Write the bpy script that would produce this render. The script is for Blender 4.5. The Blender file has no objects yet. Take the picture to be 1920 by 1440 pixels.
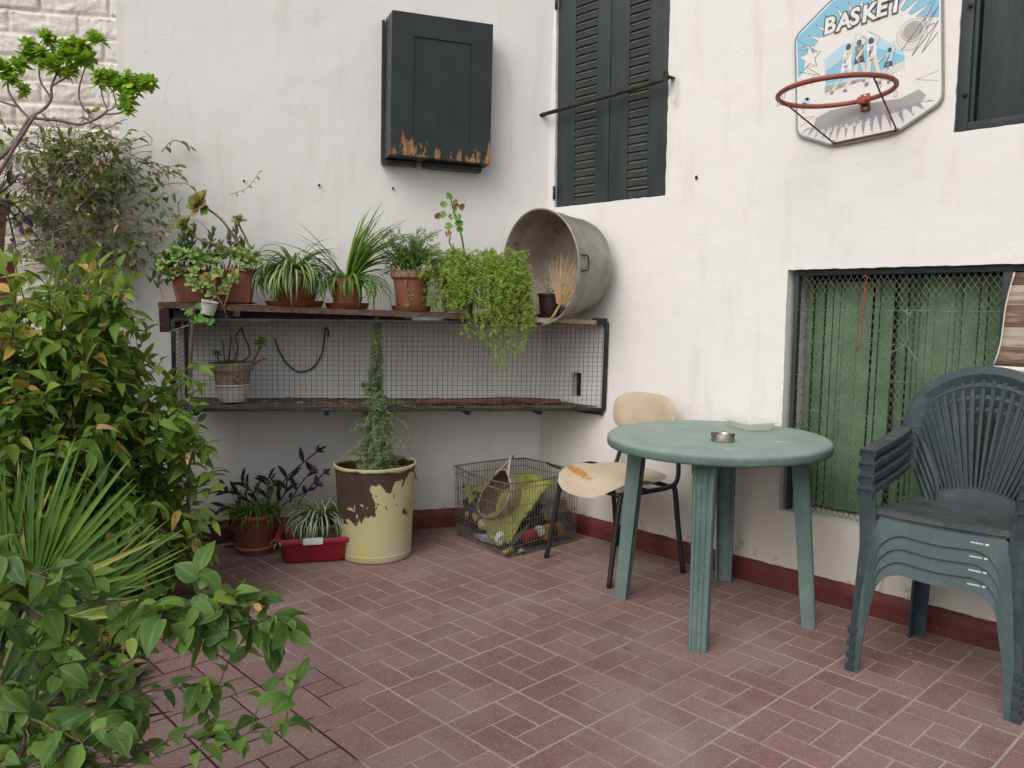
import bpy, bmesh, math, random
from mathutils import Vector, Matrix, noise as mnoise
R = math.radians
PI = math.pi
scene = bpy.context.scene
COL = scene.collection

# ------------------------------------------------------------------ camera
cam_d = bpy.data.cameras.new('camera')
cam = bpy.data.objects.new('camera', cam_d)
COL.objects.link(cam)
_r = Vector((0.683578, 0.729851, 0.006220))
_u = Vector((-0.077013, 0.063652, 0.994996))
_b = Vector((0.725803, -0.680636, 0.099719))
CAM = Vector((2.43816, -1.15636, 1.26177))
cam.matrix_world = Matrix(((_r.x, _u.x, _b.x, CAM.x), (_r.y, _u.y, _b.y, CAM.y), (_r.z, _u.z, _b.z, CAM.z), (0, 0, 0, 1)))
cam_d.sensor_width = 36.0
cam_d.lens = 28.62
cam_d.clip_start = 0.05
cam_d.clip_end = 2000
scene.camera = cam

# ------------------------------------------------------------------ light
SUN_EL, SUN_AZ = R(46), R(285)          # direction the light comes FROM (azimuth counted from +X towards +Y)
world = bpy.data.worlds.new("World")
scene.world = world
world.use_nodes = True
wn = world.node_tree
for n_ in list(wn.nodes): wn.nodes.remove(n_)
wo = wn.nodes.new('ShaderNodeOutputWorld'); wb = wn.nodes.new('ShaderNodeBackground'); ws = wn.nodes.new('ShaderNodeTexSky')
ws.sky_type = 'NISHITA'; ws.sun_disc = False; ws.sun_elevation = SUN_EL; ws.sun_rotation = R(90) - SUN_AZ
ws.air_density = 1.0; ws.dust_density = 4.0; ws.ozone_density = 1.0
wb.inputs['Strength'].default_value = 0.13
wh = wn.nodes.new('ShaderNodeHueSaturation'); wh.inputs['Saturation'].default_value = 0.45
wn.links.new(ws.outputs[0], wh.inputs['Color']); wn.links.new(wh.outputs[0], wb.inputs[0]); wn.links.new(wb.outputs[0], wo.inputs[0])
sun_d = bpy.data.lights.new('sun', 'SUN'); sun = bpy.data.objects.new('sun', sun_d); COL.objects.link(sun)
sun_d.energy = 0.75; sun_d.angle = R(52); sun_d.color = (1.0, 0.96, 0.90)
sv = Vector((math.cos(SUN_EL)*math.cos(SUN_AZ), math.cos(SUN_EL)*math.sin(SUN_AZ), math.sin(SUN_EL)))
sun.rotation_euler = sv.to_track_quat('Z', 'Y').to_euler()
sun.location = (0, 0, 8)
scene.view_settings.view_transform = 'Standard'
scene.view_settings.look = 'None'
scene.view_settings.exposure = 0.44
scene.view_settings.gamma = 1.0

# ------------------------------------------------------------------ frames of the place
COR = Vector((-0.828, 2.112, 0.0))                       # foot of the corner between the two walls
ANG = R(61.1)
BD = Vector((math.cos(ANG), math.sin(ANG), 0))           # along the cage wall, towards the corner
NH = Vector((math.sin(ANG), -math.cos(ANG), 0))          # out of the cage wall
LEAN = 0.105/3.2
YR = 2.112
def W(t, off, z):                                        # t metres left of the corner, off the wall, up
    return COR + Vector((LEAN*z, 0, z)) - BD*t + NH*off
def zs(t):                                               # top of the sloping shelf plank
    return 1.1855 + 0.035*t

# ------------------------------------------------------------------ objects
CUR = [Vector((0, 0, 0))]
def tag(o, label=None, cat=None, group=None, kind=None):
    if label: o['label'] = label
    if cat: o['category'] = cat
    if group: o['group'] = group
    if kind: o['kind'] = kind
    return o
def thing(name, label, cat, loc=(0, 0, 0), rotz=0.0, group=None, rot=None):
    o = bpy.data.objects.new(name, None); COL.objects.link(o)
    o.empty_display_size = 0.1
    o.location = loc
    o.rotation_euler = rot if rot else (0, 0, rotz)
    return tag(o, label, cat, group)
def copy_tree(o, parent=None):
    c = o.copy(); COL.objects.link(c)
    if parent: c.parent = parent
    for ch in list(o.children): copy_tree(ch, c)
    return c

def frames(pts, closed=False):
    n = len(pts); T = []
    for i in range(n):
        a = pts[i-1] if (i > 0 or closed) else pts[i]
        b = pts[(i+1) % n] if (i < n-1 or closed) else pts[i]
        d = b-a
        T.append(d.normalized() if d.length > 1e-9 else Vector((0, 0, 1)))
    up = Vector((0, 0, 1)) if abs(T[0].z) < 0.9 else Vector((1, 0, 0))
    u = (up - T[0]*up.dot(T[0])).normalized(); out = []
    for t in T:
        u = u - t*u.dot(t)
        u = u.normalized() if u.length > 1e-6 else t.orthogonal().normalized()
        out.append((t, u, t.cross(u)))
    return out

class MB:
    """collects geometry for ONE mesh object"""
    def __init__(s): s.v = []; s.f = []; s.mi = []; s.uv = {}; s.rnd = []; s.cur = 0.0; s.m = 0; s.hasuv = False; s.vuv = []
    def av(s, p, uv=(0.5, 0.5)):
        s.v.append((p[0], p[1], p[2])); s.rnd.append(s.cur); s.vuv.append(uv); return len(s.v)-1
    def af(s, *ix): s.f.append(ix); s.mi.append(s.m)
    def poly(s, pts):
        s.af(*[s.av(p) for p in pts])
    def box(s, c, size, rot=None, bev=0.0):
        hx, hy, hz = size[0]/2, size[1]/2, size[2]/2
        M = rot if rot is not None else Matrix.Identity(3)
        c = Vector(c)
        if bev <= 0:
            ix = [s.av(c+M@Vector((x*hx, y*hy, z*hz))) for z in (-1, 1) for y in (-1, 1) for x in (-1, 1)]
            for q in ((0, 2, 3, 1), (4, 5, 7, 6), (0, 1, 5, 4), (2, 6, 7, 3), (0, 4, 6, 2), (1, 3, 7, 5)): s.af(*[ix[i] for i in q])
            return
        b = min(bev, hx*.9, hy*.9, hz*.9)
        bm = bmesh.new()
        bmesh.ops.create_cube(bm, size=1.0)
        for v in bm.verts: v.co = Vector((v.co.x*2*hx, v.co.y*2*hy, v.co.z*2*hz))
        bmesh.ops.bevel(bm, geom=bm.edges[:], offset=b, segments=2, affect='EDGES', profile=.6)
        base = len(s.v)
        bm.verts.index_update()
        for v in bm.verts: s.av(c+M@v.co)
        for f in bm.faces: s.af(*[base+v.index for v in f.verts])
        bm.free()
    def tube(s, pts, r, n=6, cap=True, closed=False, flat=None):
        pts = [Vector(p) for p in pts]
        fr = frames(pts, closed); rings = []
        for i, p in enumerate(pts):
            rr = r[i] if isinstance(r, (list, tuple)) else r
            t, u, w = fr[i]
            k = len(s.v); rings.append(k)
            for j in range(n):
                a = 2*PI*(j+.5)/n
                s.av(p + u*(math.cos(a)*rr) + w*(math.sin(a)*rr*(flat or 1)), (j/n, i/max(1, len(pts)-1)))
        m = len(pts)
        for i in range(m if closed else m-1):
            a, b = rings[i], rings[(i+1) % m]
            for j in range(n): s.af(a+j, a+(j+1) % n, b+(j+1) % n, b+j)
        if cap and not closed:
            s.af(*[rings[0]+j for j in reversed(range(n))]); s.af(*[rings[-1]+j for j in range(n)])
    def lathe(s, prof, n=40, c=(0, 0, 0), M=None, wob=None, arc=(0, 2*PI)):
        c = Vector(c); full = abs(arc[1]-arc[0]-2*PI) < 1e-6; rings = []
        for (r, z) in prof:
            k = len(s.v); rings.append(k)
            for j in range(n if full else n+1):
                a = arc[0] + (arc[1]-arc[0])*j/n
                rr = r*(1+(wob(a, z) if wob else 0))
                p = Vector((rr*math.cos(a), rr*math.sin(a), z))
                s.av(c+(M@p if M else p), (j/n, z))
        for a, b in zip(rings, rings[1:]):
            for j in range(n):
                j2 = (j+1) % n if full else j+1
                s.af(a+j, a+j2, b+j2, b+j)
    def disc(s, c, r, n=32, M=None):
        c = Vector(c); s.af(*[s.av(c+(M@Vector((r*math.cos(2*PI*j/n), r*math.sin(2*PI*j/n), 0)) if M else Vector((r*math.cos(2*PI*j/n), r*math.sin(2*PI*j/n), 0)))) for j in range(n)])
    def prism(s, outline, d0, d1, fn):
        """outline of 2-D points swept from depth d0 to d1; fn(x, y, depth) gives 3-D"""
        n = len(outline)
        a = [s.av(fn(x, y, d0)) for x, y in outline]; b = [s.av(fn(x, y, d1)) for x, y in outline]
        s.af(*reversed(a)); s.af(*b)
        for i in range(n): s.af(a[i], a[(i+1) % n], b[(i+1) % n], b[i])
    def grid(s, nu, nv, fn, flip=False):
        k = len(s.v)
        for i in range(nu+1):
            for j in range(nv+1): s.av(fn(i/nu, j/nv), (i/nu, j/nv))
        for i in range(nu):
            for j in range(nv):
                a = k+i*(nv+1)+j; q = (a, a+nv+1, a+nv+2, a+1)
                s.af(*(reversed(q) if flip else q))
    def leaf(s, p, d, n, L, w, prof, fold=.3, curl=.3, rnd=0.0, seg=5, twist=0.0, wave=0.0):
        d = Vector(d).normalized(); n = Vector(n); side = d.cross(n)
        if side.length < 1e-4: side = d.orthogonal()
        side.normalize(); n = side.cross(d)
        if twist:
            c, q = math.cos(twist), math.sin(twist); side, n = side*c+n*q, n*c-side*q
        s.cur = rnd; p = Vector(p); k = len(s.v)
        for i in range(seg+1):
            t = i/seg; h = .5*w*max(prof(t), .02)
            c = p + d*(L*(t-.25*abs(curl)*t*t)) - n*(curl*L*t*t)
            lift = n*(fold*h) + n*(wave*w*math.sin(t*9+rnd*20))
            s.av(c-side*h+lift, (0, t)); s.av(c, (.5, t)); s.av(c+side*h+lift, (1, t))
        for i in range(seg):
            a = k+3*i; s.af(a, a+1, a+4, a+3); s.af(a+1, a+2, a+5, a+4)
    def needle(s, p, d, w, L, rnd):
        s.cur = rnd; d = Vector(d).normalized(); q = d.orthogonal().normalized()*w*.5
        p = Vector(p); m = p+d*L*.5; e = p+d*L
        a = s.av(p); b = s.av(m-q, (0, .5)); c = s.av(e, (.5, 1)); f = s.av(m+q, (1, .5)); s.af(a, b, c, f)
    def build(s, name, mats, parent=None, smooth=True, angle=None, label=None, origin=None):
        me = bpy.data.meshes.new(name)
        if origin is not None:
            o_ = Vector(origin); vs = [(x-o_.x, y-o_.y, z-o_.z) for x, y, z in s.v]
        else: vs = s.v
        me.from_pydata(vs, [], s.f)
        if not isinstance(mats, (list, tuple)): mats = [mats]
        for m in mats: me.materials.append(m)
        if len(mats) > 1: me.polygons.foreach_set('material_index', s.mi)
        me.polygons.foreach_set('use_smooth', [bool(smooth)]*len(s.f))
        at = me.attributes.new('rnd', 'FLOAT', 'POINT'); at.data.foreach_set('value', s.rnd)
        ul = me.uv_layers.new(name='uv'); buf = []
        for f in s.f:
            for i in f: buf.extend(s.vuv[i])
        ul.data.foreach_set('uv', buf)
        me.update()
        if smooth and angle is not None:
            try: me.set_sharp_from_angle(angle=R(angle))
            except Exception: pass
        o = bpy.data.objects.new(name, me); COL.objects.link(o)
        if parent is not None: o.parent = parent
        if origin is not None and parent is None: o.location = origin
        if label: o['label'] = label
        return o

def catmull(P, k=6):
    P = [Vector(p) for p in P]; out = []
    for i in range(len(P)-1):
        a = P[max(i-1, 0)]; b = P[i]; c = P[i+1]; d = P[min(i+2, len(P)-1)]
        for j in range(k):
            t = j/k
            out.append(.5*((2*b)+(c-a)*t+(2*a-5*b+4*c-d)*t*t+(3*b-a-3*c+d)*t**3))
    out.append(P[-1]); return out
def lerp(a, b, t): return a+(b-a)*t
def rotm(x=0, y=0, z=0):
    return (Matrix.Rotation(z, 3, 'Z') @ Matrix.Rotation(y, 3, 'Y') @ Matrix.Rotation(x, 3, 'X'))
def nz(x, y, z=0.0): return mnoise.noise(Vector((x, y, z)))
def ovate(t): return 2.85*(t**.60)*((1-t)**1.0)
def lance(t): return 2.4*(t**.7)*((1-t)**.7)
def blade(t): return min(1, 3.5*t+.35)*(1-t)**.55 if t < 1 else 0
def obov(t): return 1.75*(t**1.1)*((1-t)**.42)*1.15
def roundl(t): return (max(0, 1-(2*t-1)**2))**.5
# ------------------------------------------------------------------ materials
class NT:
    def __init__(s, name):
        s.mat = bpy.data.materials.new(name); s.mat.use_nodes = True; s.t = s.mat.node_tree
        for n in list(s.t.nodes): s.t.nodes.remove(n)
        s.out = s.t.nodes.new('ShaderNodeOutputMaterial'); s.b = s.t.nodes.new('ShaderNodeBsdfPrincipled')
        s.t.links.new(s.b.outputs[0], s.out.inputs[0]); s._tc = None
    def n(s, typ, **kw):
        x = s.t.nodes.new('ShaderNode'+typ)
        for k, v in kw.items():
            if hasattr(x, k) and not k[0].isupper(): setattr(x, k, v)
        return x
    def set(s, sock, v):
        if hasattr(v, 'is_linked') or hasattr(v, 'links'): s.t.links.new(v, sock)
        elif isinstance(v, (tuple, list)) and len(v) == 3 and sock.type == 'RGBA': sock.default_value = (*v, 1)
        else: sock.default_value = v
    def tc(s, which='Object'):
        if s._tc is None: s._tc = s.t.nodes.new('ShaderNodeTexCoord')
        return s._tc.outputs[which]
    def mapping(s, vec, scale=(1, 1, 1), loc=(0, 0, 0), rot=(0, 0, 0)):
        m = s.n('Mapping'); s.set(m.inputs['Vector'], vec); m.inputs['Scale'].default_value = scale
        m.inputs['Location'].default_value = loc; m.inputs['Rotation'].default_value = rot; return m.outputs[0]
    def noise(s, scale, detail=4, rough=.55, dist=0, vec=None):
        x = s.n('TexNoise'); s.set(x.inputs['Vector'], vec if vec is not None else s.tc())
        x.inputs['Scale'].default_value = scale; x.inputs['Detail'].default_value = detail
        x.inputs['Roughness'].default_value = rough; x.inputs['Distortion'].default_value = dist; return x.outputs['Fac']
    def n_vec(s, P, k):
        x = s.n('TexNoise'); s.set(x.inputs['Vector'], P); x.inputs['Scale'].default_value = 3.0; x.inputs['Detail'].default_value = 4
        v = s.n('VectorMath'); v.operation = 'MULTIPLY_ADD'; s.set(v.inputs[0], x.outputs['Color']); v.inputs[1].default_value = (.12*k,)*3; s.set(v.inputs[2], P); return v.outputs[0]
    def voro(s, scale, feature='F1', vec=None, out='Distance'):
        x = s.n('TexVoronoi'); x.feature = feature; s.set(x.inputs['Vector'], vec if vec is not None else s.tc())
        x.inputs['Scale'].default_value = scale; return x.outputs[out]
    def ramp(s, fac, stops, interp='LINEAR'):
        x = s.n('ValToRGB'); s.set(x.inputs[0], fac); e = x.color_ramp.elements; x.color_ramp.interpolation = interp
        while len(e) > 1: e.remove(e[-1])
        for i, (p, c) in enumerate(stops):
            el = e[0] if i == 0 else e.new(p); el.position = p
            c = (c, c, c) if isinstance(c, (int, float)) else c; el.color = (*c, 1)
        return x.outputs['Color']
    def mix(s, f, a, b, mode='MIX'):
        x = s.n('Mix'); x.data_type = 'RGBA'; x.blend_type = mode
        s.set(x.inputs[0], f); s.set(x.inputs[6], a); s.set(x.inputs[7], b); return x.outputs[2]
    def math(s, op, a, b=0.0, c=None, clamp=False):
        x = s.n('Math'); x.operation = op; x.use_clamp = clamp; s.set(x.inputs[0], a); s.set(x.inputs[1], b)
        if c is not None: s.set(x.inputs[2], c)
        return x.outputs[0]
    def sep(s, vec=None):
        x = s.n('SeparateXYZ'); s.set(x.inputs[0], vec if vec is not None else s.tc()); return x.outputs
    def attr(s, name='rnd'):
        x = s.n('Attribute'); x.attribute_name = name; return x.outputs['Fac']
    def bump(s, h, strength=.3, dist=.01, prev=None):
        x = s.n('Bump'); x.inputs['Strength'].default_value = strength; x.inputs['Distance'].default_value = dist
        s.set(x.inputs['Height'], h)
        if prev is not None: s.t.links.new(prev, x.inputs['Normal'])
        return x.outputs[0]
    def done(s, col, rough=.7, normal=None, metal=0.0, spec=.4, trans=None):
        s.set(s.b.inputs['Base Color'], col); s.set(s.b.inputs['Roughness'], rough); s.set(s.b.inputs['Metallic'], metal)
        s.b.inputs['Specular IOR Level'].default_value = spec
        if normal is not None: s.t.links.new(normal, s.b.inputs['Normal'])
        if trans:
            tr = s.n('BsdfTranslucent'); s.set(tr.inputs['Color'], trans[1] if len(trans) > 1 else col)
            mx = s.n('MixShader'); mx.inputs[0].default_value = trans[0]
            s.t.links.new(s.b.outputs[0], mx.inputs[1]); s.t.links.new(tr.outputs[0], mx.inputs[2]); s.t.links.new(mx.outputs[0], s.out.inputs[0])
        return s.mat

def simple(name, c1, c2=None, scale=8, rough=.6, bump=None, metal=0, spec=.4, contrast=(.35, .68), detail=5, specks=None, vscale=None):
    m = NT(name); c2 = c2 or tuple(x*.75 for x in c1)
    vec = m.mapping(m.tc(), vscale) if vscale else None
    f = m.noise(scale, detail, vec=vec); col = m.ramp(f, [(contrast[0], c2), (contrast[1], c1)])
    if specks:
        k = m.noise(specks[0], 3, .7); col = m.mix(m.ramp(k, [(specks[1], 0.0), (specks[1]+.05, 1.0)]), col, specks[2])
    nm = m.bump(m.noise(bump[0], 4, vec=vec), bump[1], .01) if bump else None
    r = m.ramp(m.noise(scale*2.3, 3), [(.3, max(0, rough-.1)), (.7, min(1, rough+.1))])
    return m.done(col, r, nm, metal, spec)

def plaster(name, damp_z=.35, damp=.5, fth=.66, tint=(.715, .703, .682)):
    m = NT(name); P = m.tc(); x, y, z = m.sep()
    big = m.noise(1.3, 4); med = m.noise(6, 5, .6); fine = m.noise(55, 5, .65); lump = m.noise(16, 4, .55)
    col = m.mix(m.ramp(big, [(.3, 0.0), (.72, .35)]), tint, tuple(c*.90 for c in tint))
    col = m.mix(m.ramp(med, [(.55, 0.0), (.8, .25)]), col, (.70, .68, .63))
    # vertical dirt runs
    run = m.noise(5, 5, .6, vec=m.mapping(P, (2.2, 2.2, .35)))
    col = m.mix(m.ramp(run, [(.56, 0.0), (.74, .30)]), col, (.50, .45, .36))
    ck = m.voro(1.6, 'DISTANCE_TO_EDGE', m.n_vec(P, 2.2)); col = m.mix(m.math('MULTIPLY', m.ramp(ck, [(.0, .30), (.004, 0.0)]), m.ramp(m.noise(1.7, 2), [(.55, 0.0), (.65, 1.0)])), col, (.42, .38, .32))
    # damp band with flaked paint above the skirting
    edge = m.math('ADD', z, m.math('MULTIPLY', m.math('SUBTRACT', m.noise(4, 5, .65), .5), .55))
    dm = m.ramp(edge, [(damp_z*.35, damp), (damp_z, 0.0)])
    col = m.mix(dm, col, (.50, .46, .40))
    flake = m.math('ADD', m.noise(9, 6, .7, .4), m.math('MULTIPLY', m.math('SUBTRACT', .2, z), 1.1))
    fl = m.ramp(flake, [(fth, 0.0), (fth+.012, 1.0)])
    col = m.mix(m.math('MULTIPLY', fl, .8), col, (.40, .36, .29))
    # a few pits and specks
    pit = m.ramp(m.voro(9), [(.0, 1.0), (.035, 1.0), (.05, 0.0)])
    pm = m.math('MULTIPLY', pit, m.ramp(m.noise(3.1, 2), [(.55, 0.0), (.6, .5)]))
    col = m.mix(pm, col, (.38, .33, .27))
    h = m.math('ADD', m.math('MULTIPLY', fine, .5), m.math('ADD', m.math('MULTIPLY', lump, .9), m.math('MULTIPLY', fl, -.5)))
    return m.done(col, .88, m.bump(h, .20, .010), 0, .2)

def brickpaint():
    m = NT('painted_brick'); f = m.noise(7, 6, .65); g = m.noise(40, 5, .7)
    col = m.ramp(f, [(.25, (.60, .53, .45)), (.5, (.76, .71, .65)), (.75, (.80, .77, .72))])
    col = m.mix(m.ramp(m.attr(), [(.0, 0.0), (1.0, .55)]), col, (.36, .31, .26))
    col = m.mix(m.ramp(g, [(.68, 0.0), (.74, .7)]), col, (.30, .22, .17))
    return m.done(col, .9, m.bump(g, .6, .01), 0, .2)

def floor_brick():
    m = NT('red_paver'); P = m.tc(); r = m.attr()
    a = m.noise(2.0, 5, .6); b = m.noise(14, 5, .65); c = m.noise(160, 3, .7)
    base = m.ramp(r, [(0, (.178, .098, .090)), (.5, (.212, .117, .106)), (1, (.248, .143, .130))])
    base = m.mix(m.ramp(b, [(.35, .35), (.65, 0.0)]), base, (.140, .086, .077))
    base = m.mix(m.ramp(a, [(.42, 0.0), (.68, .75)]), base, (.250, .192, .176))     # dusty worn areas
    haze = m.noise(1.15, 4, .6, .3, vec=m.mapping(P, (1, 1, 1), (3.1, 1.7, 0)))
    base = m.mix(m.ramp(haze, [(.54, 0.0), (.66, .32)]), base, (.30, .25, .255))      # lime bloom
    st = m.noise(.9, 6, .65, .6, vec=m.mapping(P, (1, 1, 1), (7.3, 2.1, 0))); base = m.mix(m.ramp(st, [(.50, 0.0), (.64, .30)]), base, (.115, .068, .062))
    gr = m.noise(5, 5, .7); base = m.mix(m.ramp(gr, [(.60, 0.0), (.72, .4)]), base, (.10, .062, .055))
    ch = m.voro(190); sel = m.noise(110, 1)
    chip = m.math('MULTIPLY', m.ramp(ch, [(.20, 1.0), (.30, 0.0)]), m.ramp(sel, [(.50, 0.0), (.55, 1.0)]))
    base = m.mix(m.math('MULTIPLY', chip, .8), base, (.50, .41, .37))
    ch2 = m.voro(210); dk = m.math('MULTIPLY', m.ramp(ch2, [(.2, .7), (.3, 0.0)]), m.ramp(m.noise(90, 1), [(.5, 0.0), (.56, 1.0)]))
    base = m.mix(dk, base, (.07, .035, .03))
    return m.done(base, m.ramp(b, [(.3, .80), (.7, .92)]), m.bump(m.math('ADD', c, b), .4, .004), 0, .18)

def mortar():
    m = NT('mortar'); a = m.noise(2.3, 4); b = m.noise(60, 4, .7)
    col = m.ramp(b, [(.3, (.28, .23, .215)), (.7, (.38, .32, .295))])
    x, y, z = m.sep()
    col = m.mix(m.ramp(m.noise(1.4, 5, .65), [(.38, .50), (.52, 0.0)]), col, (.165, .12, .108))
    # moss-dark joints where the planting drains over the paving
    wob = m.math('MULTIPLY', m.math('SUBTRACT', a, .5), .12)
    strip = m.math('MULTIPLY', m.ramp(m.math('ADD', y, wob), [(.018, 1.0), (.045, 0.0)]), m.ramp(m.math('ADD', x, wob), [(.58, 1.0), (.66, 0.0)]))
    dx = m.math('SUBTRACT', x, .13); dy = m.math('SUBTRACT', y, .12)
    tile = m.ramp(m.math('ADD', m.math('SQRT', m.math('ADD', m.math('MULTIPLY', dx, dx), m.math('MULTIPLY', dy, dy))), wob), [(.13, 1.0), (.18, 0.0)])
    col = m.mix(m.math('MAXIMUM', strip, tile), col, (.050, .022, .019))
    return m.done(col, .9, m.bump(b, .4, .006), 0, .2)

def leafmat(name, stops, edge=None, mid=None, rough=.5, trans=.25, stripe=None, spec=.25, nscale=30, bump=.15, veins=None):
    """stops: colours over the per-leaf value; edge: (colour, amount) at the margin; mid: (colour, amount) on the midrib"""
    m = NT(name); r = m.attr(); col = m.ramp(r, stops)
    uv = m.tc('UV'); sx = m.sep(uv); d = m.math('ABSOLUTE', m.math('SUBTRACT', sx[0], .5))
    nn = m.noise(nscale, 3)
    col = m.mix(m.ramp(nn, [(.3, .16), (.7, 0.0)]), col, (.012, .03, .008))
    if edge:
        ef = m.ramp(m.math('ADD', d, m.math('MULTIPLY', m.math('SUBTRACT', nn, .5), .35)), [(.30, 0.0), (.46, edge[1])])
        col = m.mix(ef, col, edge[0])
    if mid: col = m.mix(m.ramp(d, [(.03, mid[1]), (.07, 0.0)]), col, mid[0])
    if veins:
        fr = m.math('FRACT', m.math('MULTIPLY', m.math('SUBTRACT', sx[1], m.math('MULTIPLY', d, .55)), 8.0)); vm = m.math('MULTIPLY', m.ramp(fr, [(.0, 1.0), (.16, 0.0)]), m.ramp(d, [(.05, 1.0), (.42, .0)]))
        col = m.mix(m.math('MULTIPLY', vm, veins[1]), col, veins[0])
    if stripe: col = m.mix(m.ramp(d, [(stripe[1], 1.0), (stripe[1]+.06, 0.0)]), col, stripe[0])
    tcol = m.mix(.5, col, (.30, .42, .05)) if trans else None
    return m.done(col, rough, m.bump(nn, bump, .004), 0, spec, (trans, tcol) if trans else None)

M = {}
M['wall_a'] = plaster('white_plaster', .42, .5, .65)
M['wall_b'] = plaster('white_plaster_damp', .80, .62, .635)
M['brick'] = brickpaint()
M['paver'] = floor_brick(); M['mortar'] = mortar()
M['ground'] = simple('packed_earth', (.16, .12, .10), (.09, .07, .055), 3, .9, (30, .5))
M['soil'] = simple('soil', (.075, .055, .04), (.03, .022, .016), 14, .95, (60, .8))
M['skirt'] = simple('oxblood_paint', (.150, .030, .026), (.085, .020, .018), 9, .6, (40, .3), specks=(22, .72, (.35, .27, .22)))
M['dgreen'] = simple('dark_green_paint', (.023, .031, .029), (.014, .021, .020), 5, .42, (26, .15), vscale=(3, 3, .6))
M['dgreen2'] = simple('weathered_green_paint', (.037, .047, .045), (.020, .028, .028), 4, .5, (40, .2), vscale=(3, 3, .5), specks=(60, .74, (.2, .2, .18)))
M['slat'] = simple('olive_louvre', (.078, .078, .062), (.045, .048, .042), 20, .7)  # olive slats, their light from below put into the colour
M['rust'] = simple('rusty_iron', (.055, .045, .034), (.022, .018, .015), 30, .7, (80, .4), .4)
M['iron'] = simple('black_iron', (.040, .044, .044), (.018, .021, .021), 20, .5, (70, .3), .3, specks=(45, .70, (.13, .10, .08)))
M['wire'] = simple('galvanised_wire', (.07, .065, .06), (.03, .028, .027), 40, .55, None, .6)
M['wire2'] = simple('dull_wire', (.26, .245, .21), (.11, .10, .09), 30, .55, None, .5)
M['wood'] = simple('old_board', (.135, .085, .055), (.055, .034, .024), 6, .85, (40, .5), vscale=(1, 6, 6))
M['wood_pale'] = simple('pale_board', (.42, .34, .25), (.28, .21, .15), 6, .8, (40, .3), vscale=(1, 8, 8))
M['wood_dark'] = simple('stained_board', (.060, .030, .024), (.025, .014, .012), 6, .8, (40, .4), vscale=(2, 2, 1))
M['stick'] = simple('weathered_stick', (.25, .20, .16), (.10, .075, .06), 12, .85, (60, .5), vscale=(4, 4, 1))
M['cane'] = simple('bamboo_cane', (.42, .34, .22), (.26, .20, .12), 12, .6)
M['terra'] = simple('terracotta', (.30, .115, .065), (.18, .068, .042), 7, .8, (50, .25), specks=(16, .68, (.42, .32, .27)))
M['terra_l'] = simple('pale_terracotta', (.36, .19, .125), (.24, .12, .08), 6, .8, (50, .25), specks=(10, .66, (.46, .38, .33)))
M['plast_t'] = simple('brown_red_plastic', (.215, .060, .034), (.145, .042, .026), 7, .5, None, specks=(9, .70, (.32, .18, .13)))
M['plast_b'] = simple('dark_brown_plastic', (.060, .027, .022), (.038, .018, .016), 8, .5)
M['beige'] = simple('beige_clay', (.37, .31, .245), (.22, .165, .12), 9, .85, (50, .3), specks=(8, .60, (.16, .11, .08)))
M['white_pl'] = simple('white_plastic', (.66, .66, .64), (.52, .52, .50), 6, .45)
M['red_pl'] = simple('red_plastic', (.29, .020, .030), (.20, .015, .024), 5, .35, None, specks=(30, .73, (.45, .22, .22)))
M['greenpot'] = simple('mossy_green_pot', (.060, .105, .040), (.16, .15, .10), 9, .7, (40, .4))
M['zinc'] = simple('weathered_zinc', (.34, .325, .285), (.20, .19, .165), 7, .62, (90, .15), .35, specks=(40, .71, (.16, .14, .11)))
M['zinc_in'] = simple('stained_zinc', (.44, .40, .33), (.26, .225, .175), 5, .7, (60, .3), .25, specks=(14, .62, (.20, .11, .06)))  # stained inside, its base colour brightened in place of light reaching in
M['straw'] = simple('dry_palm', (.50, .33, .17), (.30, .18, .09), 14, .8)
M['black'] = simple('black_rubber', (.015, .015, .016), (.01, .01, .011), 10, .5)
M['grey_tape'] = simple('grey_blue_foil', (.20, .23, .27), (.08, .10, .13), 28, .4, None, .3)
M['teal'] = None
M['steel'] = simple('brushed_steel', (.42, .39, .35), (.28, .25, .22), 20, .35, None, .9)
M['gum'] = simple('chair_tube', (.028, .028, .031), (.02, .02, .022), 12, .45, None, .2)
M['orange'] = simple('orange_paint', (.27, .10, .055), (.19, .075, .045), 20, .6)
M['blue_w'] = simple('blue_grey_twine', (.16, .22, .26), (.12, .16, .19), 30, .7)
M['pink'] = simple('pink_string', (.50, .10, .12), (.38, .07, .09), 30, .7)
M['hoop'] = simple('hoop_paint', (.33, .075, .050), (.21, .050, .040), 14, .5, None, 0, specks=(40, .7, (.16, .06, .05)))
M['hooprod'] = simple('hoop_rod', (.17, .035, .05), (.10, .025, .035), 14, .5)
M['chrome'] = simple('screw_metal', (.6, .58, .52), (.4, .38, .34), 30, .35, None, .8)
M['gap'] = simple('hollow_shade', (.012, .012, .011), (.008, .008, .008), 5, .9)  # near-black that paints the shade of hollows and gaps
M['bark'] = simple('grey_bark', (.155, .115, .085), (.075, .055, .04), 22, .9, (90, .5))
M['twig'] = simple('dry_twig', (.30, .255, .20), (.15, .12, .09), 26, .9)
M['stemg'] = simple('green_stem', (.13, .14, .055), (.085, .085, .04), 20, .6)
M['stemp'] = simple('mauve_bark', (.22, .165, .155), (.12, .088, .085), 20, .8, (80, .4))
M['stemb'] = simple('ochre_stem', (.26, .18, .09), (.15, .10, .05), 26, .75)
M['purpst'] = simple('purple_stem', (.035, .018, .032), (.02, .012, .02), 20, .5)
# ------------------------------------------------------------------ setting: ground, paving, soil
def setting(name, mb, mats, **kw):
    o = mb.build(name, mats, None, **kw); o['kind'] = 'structure'; return o
g = MB(); g.poly([(-400, -400, -.02), (400, -400, -.02), (400, 400, -.02), (-400, 400, -.02)])
setting('ground', g, M['ground'], smooth=False)

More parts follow.
